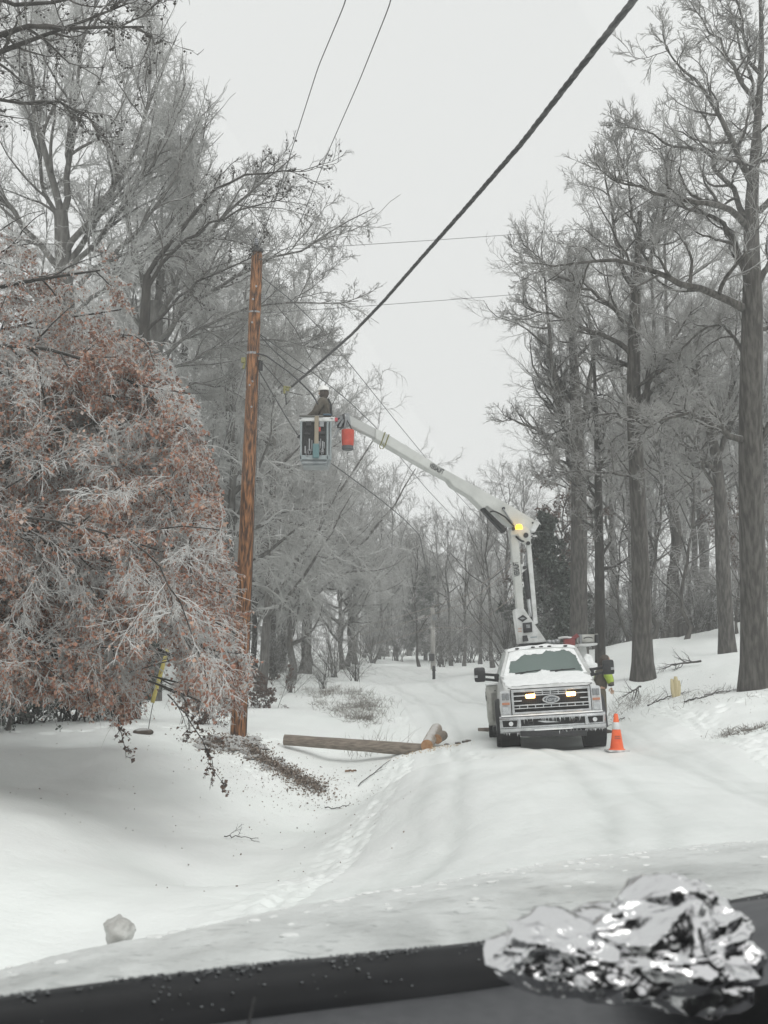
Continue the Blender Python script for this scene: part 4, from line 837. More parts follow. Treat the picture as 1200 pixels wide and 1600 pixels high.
# the come-along that holds the cable and the short lines back to the pole
hc = P(447, 609, 24); cl = empty('cable_grip', tuple(hc), label='yellow-green cable grip hanging between the pole and the heavy cable', cat='clamp'); EMPTY_M[cl.name] = Matrix.Translation(Vector(hc))
bm = bm_new(); bx(bm, hc[0] - .06, hc[0] - .01, hc[1] - .03, hc[1] + .03, hc[2] - .09, hc[2] + .08, .012); bx(bm, hc[0] + .0, hc[0] + .07, hc[1] - .02, hc[1] + .02, hc[2] - .03, hc[2] + .04, .01); cyl(bm, hc + np.array((-.07, 0, .08)), hc + np.array((.1, 0, .05)), .018, n=8); bm_obj('jaw', bm, M_OLIVE, cl)
tube_obj('handle', [hc + np.array((-.02, 0, -.08)), hc + np.array((.0, 0, -.22)), hc + np.array((.01, 0, -.34))], .014, M_DARKM, cl, n=8)
wire('slack_cable', [on_pole(556, (.1, -.12, 0)), P(415, 555, 24), P(430, 566, 24), P(450, 580, 24), P(470, 598, 24), P(488, 616, 24.2), P(497, 632, 24.2)], .017, 'slack black cable drooping from the pole band to the worker in the bucket', m=M_CABLE)
wire('slack_cable', [on_pole(560, (.1, -.1, 0)), P(418, 576, 24), P(434, 594, 24), hc], .011, 'short strap line from the pole bracket to the yellow-green grip', m=M_CABLE)
wire('slack_cable', [on_pole(524, (.1, -.1, 0)), P(425, 545, 25), P(455, 572, 26), P(478, 585, 26.5)], .012, 'dark cable stub slanting from the pole just above the band', m=M_CABLE)
tl = [on_pole(556, (.12, -.1, 0))]
for k in range(26): z = k * .5; tl.append(on_pole(562 + 4 * math.sin(z), (.22 + .09 * math.cos(z * 1.1), -.12 + .03 * math.sin(z * .7), 0)))
wire('rope_coil', tl, .009, 'pale tangled rope bunched at the pole band', n=110, m=mat('pale_rope', (.3, .29, .26), .8), cat='rope')
# thin conductors
wire('power_line', [P(660, -300, 9), P(612, 0, 13), P(562, 125, 16.5), (P(515, 232, 20)), P(470, 345, 23.5), on_pole(464, (.2, 0, 0))], .0075, 'thin line dropping out of the sky to the ring on the pole', n=60)
wire('power_line', [P(600, -300, 9), P(541, 0, 13), P(497, 105, 16.5), P(462, 215, 20), P(432, 310, 22.5), pt + np.array((0, 0, .1))], .0075, 'thin line dropping out of the sky to the tip of the pole', n=60)
wire('power_line', cat_wire(pt + np.array((.05, 0, 0)), P(1240, 326, 42), .12), .0065, 'thin line running level from the tip of the pole across the open sky', n=60)
wire('power_line', cat_wire(on_pole(490, (.15, 0, 0)), P(1240, 416, 42), .12), .0065, 'lower of the two thin level lines crossing the open sky', n=60)
wire('power_line', [on_pole(430, (.1, .1, 0)), P(455, 468, 26), P(505, 518, 29), P(560, 585, 34), P(620, 660, 40), P(680, 733, 47), P(728, 787, 54), P(790, 850, 62)], .012, 'upper thin line sloping down behind the boom to the far wood', n=60)
wire('power_line', [on_pole(520, (.1, .1, 0)), P(480, 575, 26), P(540, 622, 29), P(585, 665, 33), P(616, 703, 37), P(665, 762, 44), P(712, 812, 52), P(752, 850, 60)], .012, 'lower thin line sloping down behind the boom to the far wood', n=60)
wire('power_line', [on_pole(575, (.1, .1, 0)), P(470, 690, 27), P(540, 740, 32), P(598, 783, 38), P(630, 810, 43), P(656, 836, 49), P(676, 946, 60)], .017, 'darker line sagging in front of the frosted trees to the far utility pole', n=60)
# far pole
fb = onG(677, 1066, 58); ftop = P(676, 950, 58); fp = empty('utility_pole', tuple(fb), label='weathered grey utility pole far off beside the road bend', cat='pole'); EMPTY_M[fp.name] = Matrix.Translation(Vector(fb))
tube_obj('shaft', [fb - np.array((0, 0, .3)), ftop], .14, mat('grey_old_pole', (.30, .29, .275), .9, (.40, .39, .37), scale=3), fp, n=10, s=12, r2=.11)
bm = bm_new(); q = fb + np.array((-.08, -.25, .45)); cyl(bm, q, q + np.array((0, 0, .38)), .15, n=14); bm_obj('meter_box', bm, M_DARKM, fp, smooth=True)
bm = bm_new(); cyl(bm, P(679, 960, 57.8), P(679, 969, 57.8), .13, n=12); bm_obj('transformer', bm, M_METAL, fp, smooth=True)
for y0, lb in ((948, 'top'), (960, 'middle'), (980, 'lowest')):
    wire('power_line', [P(560, y0 + 32, 70), P(620, y0 + 17, 64), P(676, y0, 58), P(730, y0 - (18 if lb != 'lowest' else -2), 52), P(770, y0 - (48 if lb != 'lowest' else 22), 47), P(815, y0 - (90 if lb != 'lowest' else 60), 42)], .012, f'{lb} of the three pale iced lines carried by the far utility pole', m=M_LOG2)
pbx = onG(678, 1070, 50); bm = bm_new(); cyl(bm, pbx - np.array((0, 0, .1)), pbx + np.array((0, 0, .62)), .07, n=12); sph(bm, pbx + np.array((0, 0, .62)), .072); bx(bm, pbx[0] - .09, pbx[0] + .09, pbx[1] - .03, pbx[1] + .03, pbx[2] + .45, pbx[2] + .5)
tag(bm_obj('marker_post', bm, M_DARKM, smooth=True), 'short black post in the snow in front of the far utility pole', 'post')
# guy wire with yellow sleeve
gb = onG(230, 1146, 21.5); gt = on_pole(560, (-.1, 0, 0)); gd = gt - gb
guy = empty('guy_wire', tuple(gb), label='slanting guy wire with a yellow sleeve, seen through the icy branches', cat='guy wire'); EMPTY_M[guy.name] = Matrix.Translation(Vector(gb))
g1, g2_ = P(238, 1098, 21.6), P(262, 1014, 21.8)
tube_obj('strand', [gb - np.array((0, 0, .1)), g1, g2_, P(300, 870, 22.4), gt], .008, M_WIRE, guy, n=30)
tube_obj('sleeve', [g1, g2_], .042, M_YEL, guy, n=8, s=10)
bm = bm_new(); cyl(bm, P(246, 1022, 21.5), P(274, 1024, 21.5), .02, n=8); bm_obj('strap', bm, M_DARKM, guy)
bm = bm_new(); sph(bm, gb + np.array((-.08, 0, .02)), .16, (1.3, 1, .5)); bm_obj('anchor_mound', bm, M_DIRT, guy, smooth=True)
wire('service_wire', [P(-40, 935, 24), P(200, 925, 24), on_pole(905, (0, -.15, 0))], .008, 'thin line running from the pole leftwards behind the rusty leaves')

# ------------------------------------------------------------------ cut pole sections
def log(name, a, b, ra, rb, label, m, endm, knots=3, seed=0, cat='log'):
    a, b = np.array(a), np.array(b); d = unit(b - a); U = unit(np.cross(d, np.array((0, 0, 1.)))); W = np.cross(d, U); n = 30; s = 24; t = np.linspace(0, 1, n)[:, None, None]; an = np.arange(s) * 2 * PI / s
    r = ra + (rb - ra) * t[..., 0]; r = r * (1 + np.array([[mnoise.noise(Vector((math.cos(q) * 2 + seed, math.sin(q) * 2, z * 6))) * .07 + mnoise.noise(Vector((math.cos(q) * 7 + seed, math.sin(q) * 7, z * 2))) * .04 for q in an] for z in np.linspace(0, 1, n)]))
    V = a + (b - a) * t + r[..., None] * (U * np.cos(an)[:, None] + W * np.sin(an)[:, None])
    i = np.arange(n - 1)[:, None] * s + np.arange(s)[None]; j = np.arange(n - 1)[:, None] * s + (np.arange(s) + 1)[None] % s
    o = empty(name, tuple((a + b) / 2 - np.array((0, 0, ra))), label=label, cat=cat); EMPTY_M[o.name] = Matrix.Translation(Vector((a + b) / 2 - np.array((0, 0, ra))))
    link('bark_side', np_mesh('side', V.reshape(-1, 3), np.stack([i, j, j + s, i + s], -1).reshape(-1, 4), smooth=True), m, o)
    for ring, nn in ((V[0], -1), (V[-1], 1)):
        bm = bm_new(); c = bm.verts.new(ring.mean(0) + d * nn * .006); vs = [bm.verts.new(p) for p in ring]; [bm.faces.new((c, vs[k], vs[(k + 1) % s])) for k in range(s)]; bm_obj('sawn_end', bm, endm, o)
    return o
la_, lb_ = P(444, 1156, 23.6), P(662, 1172, 23.2)
log('cut_pole', la_, lb_, .115, .135, 'long weathered grey pole section lying across the ditch', M_OLDW, mat('old_end', (.12, .08, .06), .9), seed=1)
log('cut_pole', P(667, 1165, 23.0), P(682, 1139, 25.6), .125, .135, 'short pale pole section pointing away from the end of the long one', M_LOG2, M_ENDG, seed=2)
log('cut_pole', P(683, 1155, 23.9), P(692, 1149, 24.6), .105, .11, 'stubby dark-barked pole offcut with an orange sawn face', M_OLDW, M_ENDG, seed=3)
log('cut_pole', P(747, 1140.5, 27.2), P(764, 1140, 27.2), .05, .05, 'thin grey pole piece on the snow by the rear wheel', M_OLDW, M_OLDW, seed=4)
for i, (px, py, r, lb) in enumerate([(730, 1142, .075, 'dark earth clod on the snow, largest between the offcut and the wheel'), (716, 1151, .05, 'small dark clod midway between the offcut and the wheel'), (699, 1157, .05, 'small dark clod next to the orange-faced offcut'), (729, 1147, .04, 'little clod just in front of the largest one')]):
    q = onG(px, py, 24.4); bm = bm_new(); bmesh.ops.create_icosphere(bm, subdivisions=3, radius=r)
    for v in bm.verts:
        v.co *= 1 + .35 * mnoise.noise(v.co * 22 + Vector((i * 3, 0, 0))); v.co.x *= 1.5; v.co.z *= .75; v.co += Vector(q) + Vector((0, 0, r * .35))
    tag(bm_obj('earth_clod', bm, M_DIRT, smooth=True), lb, 'clod')
# sawdust patch
rs_ = np.random.default_rng(4); N = 500; sx_ = P(675, 1172, 23.0); pp = np.stack([sx_[0] + rs_.normal(size=N) * .35, sx_[1] + rs_.normal(size=N) * .5], 1); pp = np.concatenate([pp, (H(pp[:, 0], pp[:, 1]) + .012)[:, None]], 1)
tag(link('sawdust', leaves_mesh(rs_, pp, .03, droop=0), mat('sawdust', (.55, .42, .27), .9)), 'sawdust and chips on the snow under the short pole sections', 'sawdust', kind='stuff')

# ------------------------------------------------------------------ traffic cone
cb = onG(964, 1170, 20.4); cb[2] = Hs(cb[0], cb[1]) + .03; cone = empty('traffic_cone', tuple(cb), label='orange traffic cone with a white collar beside the truck wheel', cat='cone')
M_OR = mat('cone_orange', (.78, .10, .025), .5, (.85, .16, .05), scale=6); M_REF = mat('reflective_collar', (.50, .53, .54), .35, (.62, .64, .64), scale=10)
M_RUB = mat('snowy_base', (.35, .35, .35), .8, (.7, .7, .69), scale=9)
def rev(bm, prof, n=28):
    secs = [[(r * math.cos(a), r * math.sin(a), z) for a in np.linspace(0, 2 * PI, n + 1)[:-1]] for r, z in prof]; loft(bm, secs)
def cr_(z): return .135 - (.135 - .034) * z / .70
bm = bm_new(); rev(bm, [(.16, .03), (.145, .05), (cr_(.06), .06), (cr_(.43), .43), (cr_(.56), .56), (cr_(.69), .69), (.028, .70)]); EMPTY_M[cone.name] = Matrix()
bm_obj('cone_body', bm, M_OR, cone, world=False, smooth=True)
bm = bm_new(); rev(bm, [(cr_(.41) + .002, .41), (cr_(.41) + .004, .412), (cr_(.54) + .004, .54), (cr_(.54) + .002, .542)]); bm_obj('collar', bm, M_REF, cone, world=False, smooth=True)
bm = bm_new(); bx(bm, -.2, .2, -.2, .2, .0, .035, .012); bm_obj('base', bm, M_RUB, cone, world=False)
for k, (zz, ww) in enumerate(((.27, .075), (.235, .09))):
    bm = bm_new()
    n = 7
    for j in range(n):
        a0 = -PI / 2 + (j - n / 2) * .16 + .02; a1 = a0 + (.1 if (j + k) % 3 else .13); r = cr_(zz) + .003; r2 = cr_(zz + .024) + .003
        vs = [bm.verts.new((r * math.cos(a0), r * math.sin(a0), zz)), bm.verts.new((r * math.cos(a1), r * math.sin(a1), zz)), bm.verts.new((r2 * math.cos(a1), r2 * math.sin(a1), zz + .024)), bm.verts.new((r2 * math.cos(a0), r2 * math.sin(a0), zz + .024))]; bm.faces.new(vs)
    bm_obj('stencil', bm, mat('stencil_dark', (.25, .09, .06), .6), cone, world=False)
# ------------------------------------------------------------------ utility truck
M_WPAINT = mat('white_paint', (.46, .47, .455), .35, (.70, .71, .71), scale=5, coat=.4, lo=.3, hi=.7)
M_WSNOW = mat('snow_crust', (.78, .80, .80), .7, (.86, .87, .87), scale=9, bump=.012, bscale=22)
M_GREYP = mat('dirty_white_paint', (.33, .33, .30), .5, (.58, .58, .55), scale=4, bump=0)
M_BOOM = mat('boom_fibreglass', (.50, .51, .49), .4, (.60, .61, .59), scale=2.5)
M_CHROME = mat('chrome', (.44, .45, .46), .22, (.60, .61, .62), metal=.85, scale=8)
M_BLK = mat('black_plastic', (.012, .012, .014), .5, (.022, .022, .024), scale=20)
M_BLKD = mat('dark_void', (.006, .006, .007), .8)
M_TYRE = mat('tyre_rubber', (.010, .010, .011), .9, (.030, .030, .031), scale=14, bump=.004)
M_RIM = mat('steel_rim', (.35, .36, .36), .4, metal=.8)
M_LENS = mat('lamp_lens', (.55, .57, .58), .12, (.68, .69, .7), scale=14, coat=.6)
M_AMBL = mat('amber_reflector', (.45, .20, .12), .3)
M_AMBER = emis('amber_lit', (1.0, .50, .16), 14)
M_AMBC = emis('amber_core', (1.0, .86, .66), 30)
M_BEACON = emis('beacon_lit', (1.0, .55, .03), 3.2, (.9, .5, .05))
M_ICE = mat('ice', (.7, .73, .74), .15, (.8, .82, .83), scale=20, coat=.5)
M_TXT = mat('lettering_black', (.015, .015, .018), .6)
M_INT = mat('cab_interior', (.16, .18, .175), .8, (.34, .37, .36), scale=5)
def glass_mat(name, tint, rough, refl, alpha_tint):
    m = bpy.data.materials.new(name); m.use_nodes = True; t = m.node_tree; t.nodes.clear(); L = t.links.new
    o = t.nodes.new('ShaderNodeOutputMaterial'); tr = t.nodes.new('ShaderNodeBsdfTransparent'); gl = t.nodes.new('ShaderNodeBsdfGlossy'); mx = t.nodes.new('ShaderNodeMixShader'); fr = t.nodes.new('ShaderNodeFresnel')
    tr.inputs[0].default_value = col(alpha_tint); gl.inputs['Roughness'].default_value = rough; gl.inputs[0].default_value = col(tint); fr.inputs[0].default_value = refl
    L(fr.outputs[0], mx.inputs[0]); L(tr.outputs[0], mx.inputs[1]); L(gl.outputs[0], mx.inputs[2]); L(mx.outputs[0], o.inputs[0]); return m
M_TGLASS = glass_mat('truck_glass', (.74, .90, .85), .35, 3.3, (.74, .82, .80))

tO = P(866, 1168, 20.5); yaw = math.radians(5); cy_, sy_ = math.cos(yaw), math.sin(yaw)
def tl_xy(x, y): return tO[0] + x * cy_ + y * sy_, tO[1] - x * sy_ + y * cy_
hl, hr_, hb_ = Hs(*tl_xy(-.95, .95)), Hs(*tl_xy(.95, .95)), Hs(*tl_xy(0, 5.1))
rollg = math.atan2(hr_ - hl, 1.9); pitchg = math.atan2(hb_ - (hl + hr_) / 2, 4.15); print('truck roll/pitch', math.degrees(rollg), math.degrees(pitchg))
zc = (hl + hr_) / 2 - .95 * math.tan(pitchg)
MT = Matrix.Translation((tO[0], tO[1], zc + .0)) @ Matrix.Rotation(-yaw, 4, 'Z') @ Matrix.Rotation(pitchg, 4, 'X') @ Matrix.Rotation(-rollg, 4, 'Y')
truck = empty('bucket_truck', label='white bucket truck parked on the snowy road, amber lights lit, boom raised', cat='truck', matrix=MT); EMPTY_M[truck.name] = MT
extra_roll = math.radians(max(0, 3.4 - math.degrees(rollg)))
BR = Matrix.Translation((0, 0, .45)) @ Matrix.Rotation(-extra_roll, 4, 'Y') @ Matrix.Translation((0, 0, -.45))
def tp(name, bm, m, parent=truck, smooth=False, body=True):
    if body: bmesh.ops.transform(bm, matrix=BR, verts=bm.verts)
    return bm_obj(name, bm, m, parent, world=False, smooth=smooth)
def sec(y, hw_b, hw_t, z0, z1, rnd=.06, crown=0.0, n=8):
    """cross-section across the truck: lower corners, upper rounded corners, crowned top"""
    p = [(-hw_b, y, z0), (-hw_b * 1.01, y, z0 + (z1 - z0) * .35), (-(hw_b + hw_t) / 2 - .012, y, z0 + (z1 - z0) * .7), (-hw_t, y, z1 - rnd), (-hw_t + rnd * .3, y, z1 - rnd * .3), (-hw_t + rnd, y, z1)]
    tpn = [(x, y, z1 + crown * (1 - (x / hw_t) ** 2)) for x in np.linspace(-hw_t + rnd * 2, hw_t - rnd * 2, n)]
    return p + tpn + [(-x, yy, z) for x, yy, z in reversed(p)]
# hood and cab body
bm = bm_new(); loft(bm, [sec(.16, .90, .84, .66, 1.13, .05, .02), sec(.22, .95, .88, .62, 1.19, .05, .03), sec(.55, .97, .90, .62, 1.27, .06, .045), sec(1.0, .98, .90, .62, 1.35, .06, .05), sec(1.36, .98, .90, .5, 1.42, .05, .05), sec(1.6, .98, .92, .45, 1.42, .05, .02)])
cab = tp('cab_body', bm, M_WPAINT, smooth=True)
bm = bm_new(); loft(bm, [sec(1.6, .985, .935, .42, 1.40, .04, 0), sec(2.2, .99, .94, .42, 1.40, .04, 0), sec(2.92, .985, .935, .42, 1.40, .04, 0)]); tp('door_panels', bm, M_WPAINT, smooth=True)
# fender bulges above the arches
for s in (-1, 1):
    bm = bm_new(); secs = []
    for a in np.linspace(math.radians(-8), math.radians(188), 20):
        cy2, cz2 = .95 - .53 * math.cos(a), .43 + .50 * math.sin(a); o_ = (cy2 - .07 * math.cos(a), cz2 + .07 * math.sin(a))
        secs.append([(s * .93, cy2, cz2), (s * 1.055, cy2, cz2), (s * 1.06, cy2 + (o_[0] - cy2) * .5, cz2 + (o_[1] - cz2) * .5), (s * 1.01, *o_), (s * .93, *o_)])
    loft(bm, secs); tp('fender_flare', bm, M_BLK, smooth=True)
    bm = bm_new(); cyl(bm, (s * .62, .95, .46), (s * .985, .95, .46), .5, n=24); tp('wheel_well', bm, M_BLKD)
# greenhouse
def gh(y, hw, z): return [(-hw, y, z), (hw, y, z)]
bm = bm_new()
def bar(bm, a, b, w_=.05, d_=.05):
    a, b = Vector(a), Vector(b); z = (b - a).normalized(); x = z.cross(Vector((0, 1, .3))).normalized(); y = z.cross(x)
    prism(bm, [a - x * w_ / 2 - y * d_ / 2, a + x * w_ / 2 - y * d_ / 2, a + x * w_ / 2 + y * d_ / 2, a - x * w_ / 2 + y * d_ / 2], b - a, .008)
for s in (-1, 1):
    bar(bm, (s * .885, 1.34, 1.40), (s * .70, 1.98, 1.93), .075, .07); bar(bm, (s * .93, 2.15, 1.38), (s * .73, 2.25, 1.93), .06, .06); bar(bm, (s * .93, 2.88, 1.38), (s * .73, 2.82, 1.93), .12, .1)
tp('pillars', bm, M_WPAINT, smooth=False)
bm = bm_new(); prism(bm, [(-.9, 2.9, 1.38), (.9, 2.9, 1.38), (.72, 2.84, 1.95), (-.72, 2.84, 1.95)], (0, .04, 0)); tp('cab_rear_wall', bm, M_WPAINT)
bm = bm_new(); loft(bm, [[(x * .68, 1.93 - .05 * (1 - x * x), 1.90 + .045 * (1 - x * x)), (x * .68, 1.93 - .05 * (1 - x * x), 1.935 + .045 * (1 - x * x)), (x * .74, 2.12, 1.985 + .04 * (1 - x * x)), (x * .75, 2.5, 2.0 + .045 * (1 - x * x)), (x * .74, 2.85, 1.96 + .04 * (1 - x * x)), (x * .72, 2.86, 1.9)] for x in np.linspace(-1, 1, 15)])
roof = tp('roof', bm, M_WPAINT, smooth=True)
bm = bm_new(); N1, N2 = 40, 20; g = []
for j in range(N2):
    row = []
    for i in range(N1):
        u, v = i / (N1 - 1) * 2 - 1, j / (N2 - 1); y = 1.90 + v * .93; e = min(1, (1 - abs(u)) * 9, v * 9 + .0, (1 - v) * 9)
        row.append(bm.verts.new((u * .70, y, 1.93 + .05 * (1 - u * u) + .06 * math.sin(min(v * 3, 1) * PI / 2) + e * (.012 + .02 * mnoise.noise(Vector((u * 3, v * 3, 4))))) ))
    g.append(row)
for j in range(N2 - 1):
    for i in range(N1 - 1): bm.faces.new((g[j][i], g[j][i + 1], g[j + 1][i + 1], g[j + 1][i]))
tp('roof_snow', bm, M_WSNOW, roof, smooth=True)
for x in (-.5, -.17, 0, .17, .5):
    bm = bm_new(); sph(bm, (x, 1.93, 2.0 - .05 * x * x), .03, (1.6, 1, .6), 10, 6); tp('clearance_lamp', bm, M_BLK, roof)
# windscreen, side windows
def wpt(u, v, off=0):      # u -1..1 across, v 0..1 up
    hw = .84 + (.66 - .84) * v; b_ = 1 - u * u
    return (u * hw, 1.33 + .62 * v - .10 * b_ - off * .6, 1.415 + .50 * v + .03 * b_ * (1 - v) + off * .8)
bm = bm_new(); g = [[bm.verts.new(wpt(u, v)) for u in np.linspace(-1, 1, 17)] for v in np.linspace(0, 1, 7)]
for j in range(6):
    for i in range(16): bm.faces.new((g[j][i], g[j][i + 1], g[j + 1][i + 1], g[j + 1][i]))
wsh = tp('windshield', bm, M_TGLASS, smooth=True)
for s in (-1, 1):
    for y0, y1 in ((1.62, 2.14), (2.2, 2.8)):
        bm = bm_new(); t0_, t1_ = (y0 + .30 if y0 < 2 else y0), y1; bm.faces.new([bm.verts.new(q) for q in ((s * .925, y0 - .1 if y0 < 2 else y0, 1.40), (s * .925, y1, 1.40), (s * .74, t1_, 1.90), (s * .74, t0_, 1.90))]); tp('side_window', bm, M_TGLASS)
# snow frame left on the windscreen and cowl
def patch(name, f_in, m, par, nu=90, nv=44, u0=-1, u1=1, v0=-.02, v1=1.04, thick=.02):
    bm = bm_new(); g = {}
    for j in range(nv):
        for i in range(nu):
            u, v = u0 + (u1 - u0) * i / (nu - 1), v0 + (v1 - v0) * j / (nv - 1); d_ = f_in(u, v)
            if d_ > -.02: g[i, j] = bm.verts.new(wpt(u, v, .004 + thick * min(1, max(0, d_) * 8)))
    for j in range(nv - 1):
        for i in range(nu - 1):
            k = [(i, j), (i + 1, j), (i + 1, j + 1), (i, j + 1)]
            if all(q in g for q in k): bm.faces.new([g[q] for q in k])
    return tp(name, bm, m, par, smooth=True)
def sn(u, v): return .06 * mnoise.noise(Vector((u * 4, v * 4, 1))) + .03 * mnoise.noise(Vector((u * 13, v * 9, 5)))
def frame_f(u, v):
    top = v - (np.interp(u, [-1, -.75, -.55, -.2, .0, .12, .7, .85, 1], [.60, .66, .84, .88, .83, .95, .97, .86, .62])) + sn(u, v)
    bot = (np.interp(u, [-1, -.9, -.6, -.25, -.1, .15, .4, .85, 1], [.17, .13, .02, .03, .14, .10, .02, .02, .06]) - v) + sn(u, v) * .8
    side = max(-.90 - u, -2) + sn(u, v) * .5; side2 = u - .955 + sn(u, v) * .3
    return max(top, bot, side, side2)
patch('windshield_snow', frame_f, M_WSNOW, wsh)
# interior shapes seen through the glass
bm = bm_new(); bx(bm, -.8, .8, 1.5, 1.8, 1.2, 1.44, .05); bx(bm, -.62, -.12, 2.35, 2.5, 1.0, 1.68, .06); bx(bm, .12, .62, 2.35, 2.5, 1.0, 1.68, .06); bx(bm, -.5, -.24, 2.36, 2.46, 1.66, 1.84, .04); bx(bm, .24, .5, 2.36, 2.46, 1.66, 1.84, .04); bx(bm, -.92, .92, 1.6, 2.9, .9, 1.0); tp('cab_interior', bm, M_INT)
bm = bm_new(); bx(bm, -.13, .13, 1.80, 1.83, 1.77, 1.84, .015); tp('rear_view_mirror', bm, M_BLK)
stw = [(.37 + .19 * math.cos(z), 1.84 - .06 * math.sin(z), 1.42 + .17 * math.sin(z)) for z in np.linspace(0, 2 * PI, 25)]; V_, F_r = tube_arrays(np.array(stw)[None], np.full((1, 25), .014), 6); link('steering_wheel', np_mesh('sw', V_, F_r, smooth=True), M_BLK, truck, world=False)
for s, x0 in ((-1, -.72), (1, .12)):
    bm = bm_new(); a = wpt(x0, .04, .03); b = wpt(x0 + .62, .10, .03); cyl(bm, a, b, .012, n=6); cyl(bm, (a[0] + .1, a[1] - .04, a[2] - .02), ((a[0] + b[0]) / 2, (a[1] + b[1]) / 2 - .01, (a[2] + b[2]) / 2 + .01), .012, n=6); tp('wiper', bm, M_BLK)
# hood snow: a crust with an uneven edge
def hood_z(x, y):
    ys = [.16, .22, .55, 1.0, 1.36, 1.6]; return float(np.interp(y, ys, [1.13, 1.19, 1.27, 1.35, 1.42, 1.42])) + float(np.interp(y, ys, [.02, .03, .045, .05, .05, .02])) * (1 - (x / .9) ** 2)
bm = bm_new(); g = {}
for j in range(50):
    for i in range(70):
        x, y = -.86 + 1.72 * i / 69, .24 + 1.1 * j / 49; n_ = mnoise.noise(Vector((x * 3.1, y * 3.1, 7))); e = min(.86 - abs(x), y - .24, 9) * 6 + .55 * n_ + .25 * mnoise.noise(Vector((x * 11, y * 11, 2)))
        if e > .05: g[i, j] = bm.verts.new((x, y, hood_z(x, y) + .004 + .016 * min(1, e) + .008 * n_))
for j in range(49):
    for i in range(69):
        k = [(i, j), (i + 1, j), (i + 1, j + 1), (i, j + 1)]
        if all(q in g for q in k): bm.faces.new([g[q] for q in k])
tp('hood_snow', bm, M_WSNOW, cab, smooth=True)
bm = bm_new()
for k in range(9): a = (-.84 + k * .21, .17, 1.145 + .02 * (1 - ((-.84 + k * .21) / .84) ** 2)); b = (-.84 + (k + 1) * .21 if k < 8 else .84, .17, 1.145 + .02 * (1 - ((-.84 + (k + 1) * .21) / .84) ** 2)); 
cyl(bm, (-.72, .15, 1.165), (.72, .15, 1.165), .008, n=6); cyl(bm, (-.72, .15, 1.165), (-.80, .17, 1.20), .008, n=6); cyl(bm, (.72, .15, 1.165), (.80, .17, 1.20), .008, n=6); tp('hood_seam', bm, M_BLK, cab)
# grille
bm = bm_new(); bx(bm, -.74, .74, .13, .2, .68, 1.14, .02); gr = tp('grille', bm, M_BLKD)
bm = bm_new()
for z0, z1 in ((1.105, 1.15), (.69, .735), (.79, .81)): bx(bm, -.75, .75, .085, .14, z0, z1, .012)
bx(bm, -.75, -.70, .087, .14, .69, 1.15, .012); bx(bm, .70, .75, .087, .14, .69, 1.15, .012)
bx(bm, -.72, .72, .095, .135, 1.025, 1.05, .008); bx(bm, -.72, .72, .095, .135, .845, .87, .008); bx(bm, -.72, -.55, .09, .13, .93, .955, .008); bx(bm, .55, .72, .09, .13, .93, .955, .008)
for x in np.linspace(-.60, .60, 9): bx(bm, x - .009, x + .009, .1, .135, .80, .85, .003)
for x in np.linspace(-.30, .30, 5): bx(bm, x - .009, x + .009, .1, .135, 1.04, 1.12, .003)
bx(bm, -.3, .3, .098, .135, 1.07, 1.085, .004)
tp('grille_bars', bm, M_CHROME, gr)
bm = bm_new()
for k in range(26): x = -.53 + k * .0424; bx(bm, x - .004, x + .004, .12, .13, .87, 1.03)
for k in range(3): bx(bm, -.54, .54, .12, .131, .90 + k * .045, .907 + k * .045)
tp('mesh', bm, M_BLK, gr)
bm = bm_new(); bmesh.ops.create_cone(bm, cap_ends=True, segments=40, radius1=.18, radius2=.165, depth=.04, matrix=Matrix.Translation((0, .07, .945)) @ Matrix.Rotation(PI / 2, 4, 'X') @ Matrix.Diagonal((1, .43, 1, 1)))
bd = tp('badge', bm, M_CHROME, smooth=True)
bm = bm_new(); bmesh.ops.create_cone(bm, cap_ends=True, segments=40, radius1=.135, radius2=.13, depth=.01, matrix=Matrix.Translation((0, .047, .945)) @ Matrix.Rotation(PI / 2, 4, 'X') @ Matrix.Diagonal((1, .40, 1, 1))); tp('badge_field', bm, mat('badge_grey', (.10, .11, .12), .4), bd)
tm = text_mesh('Ford', .105, .004); tm.transform(BR @ frame_m((0, .038, .943), (1, 0, .0), (0, 0, 1)) @ Matrix(((1, .25, 0, 0), (0, 1, 0, 0), (0, 0, 1, 0), (0, 0, 0, 1)))); link('badge_script', tm, M_CHROME, bd, world=False)
for s, dz in ((-1, 0), (1, 0)):
    x = s * .385; bm = bm_new(); bx(bm, x - .085, x + .085, .055, .09, .985, 1.06, .012); lamp = tp('amber_strobe', bm, M_AMBER)
    bm = bm_new(); bx(bm, x - .055, x + .055, .048, .056, 1.0, 1.045, .004); tp('bulb', bm, M_AMBC, lamp)
# headlights
for s in (-1, 1):
    bm = bm_new(); prism(bm, [(s * .76, .125, .67), (s * .955, .17, .68), (s * .955, .17, 1.13), (s * .90, .16, 1.155), (s * .76, .125, 1.14)], (0, .08, 0), .012); h = tp('headlight', bm, M_LENS)
    bm = bm_new(); bx(bm, *sorted((s * .785, s * .93)), .108, .14, .88, .925, .006); tp('turn_signal', bm, M_AMBL, h)
    bm = bm_new(); bx(bm, *sorted((s * .79, s * .85)), .108, .13, .97, 1.10, .01); bx(bm, *sorted((s * .865, s * .925)), .118, .14, .97, 1.10, .01); tp('projector', bm, mat('lamp_grey', (.25, .26, .27), .2, metal=.5), h)
    bm = bm_new(); bx(bm, *sorted((s * .79, s * .93)), .108, .14, .70, .85, .01); tp('lower_lens', bm, M_CHROME, h)
    bm = bm_new(); bx(bm, *sorted((s * .745, s * .762)), .118, .2, .67, 1.16); tp('lamp_gap', bm, M_BLKD, h)
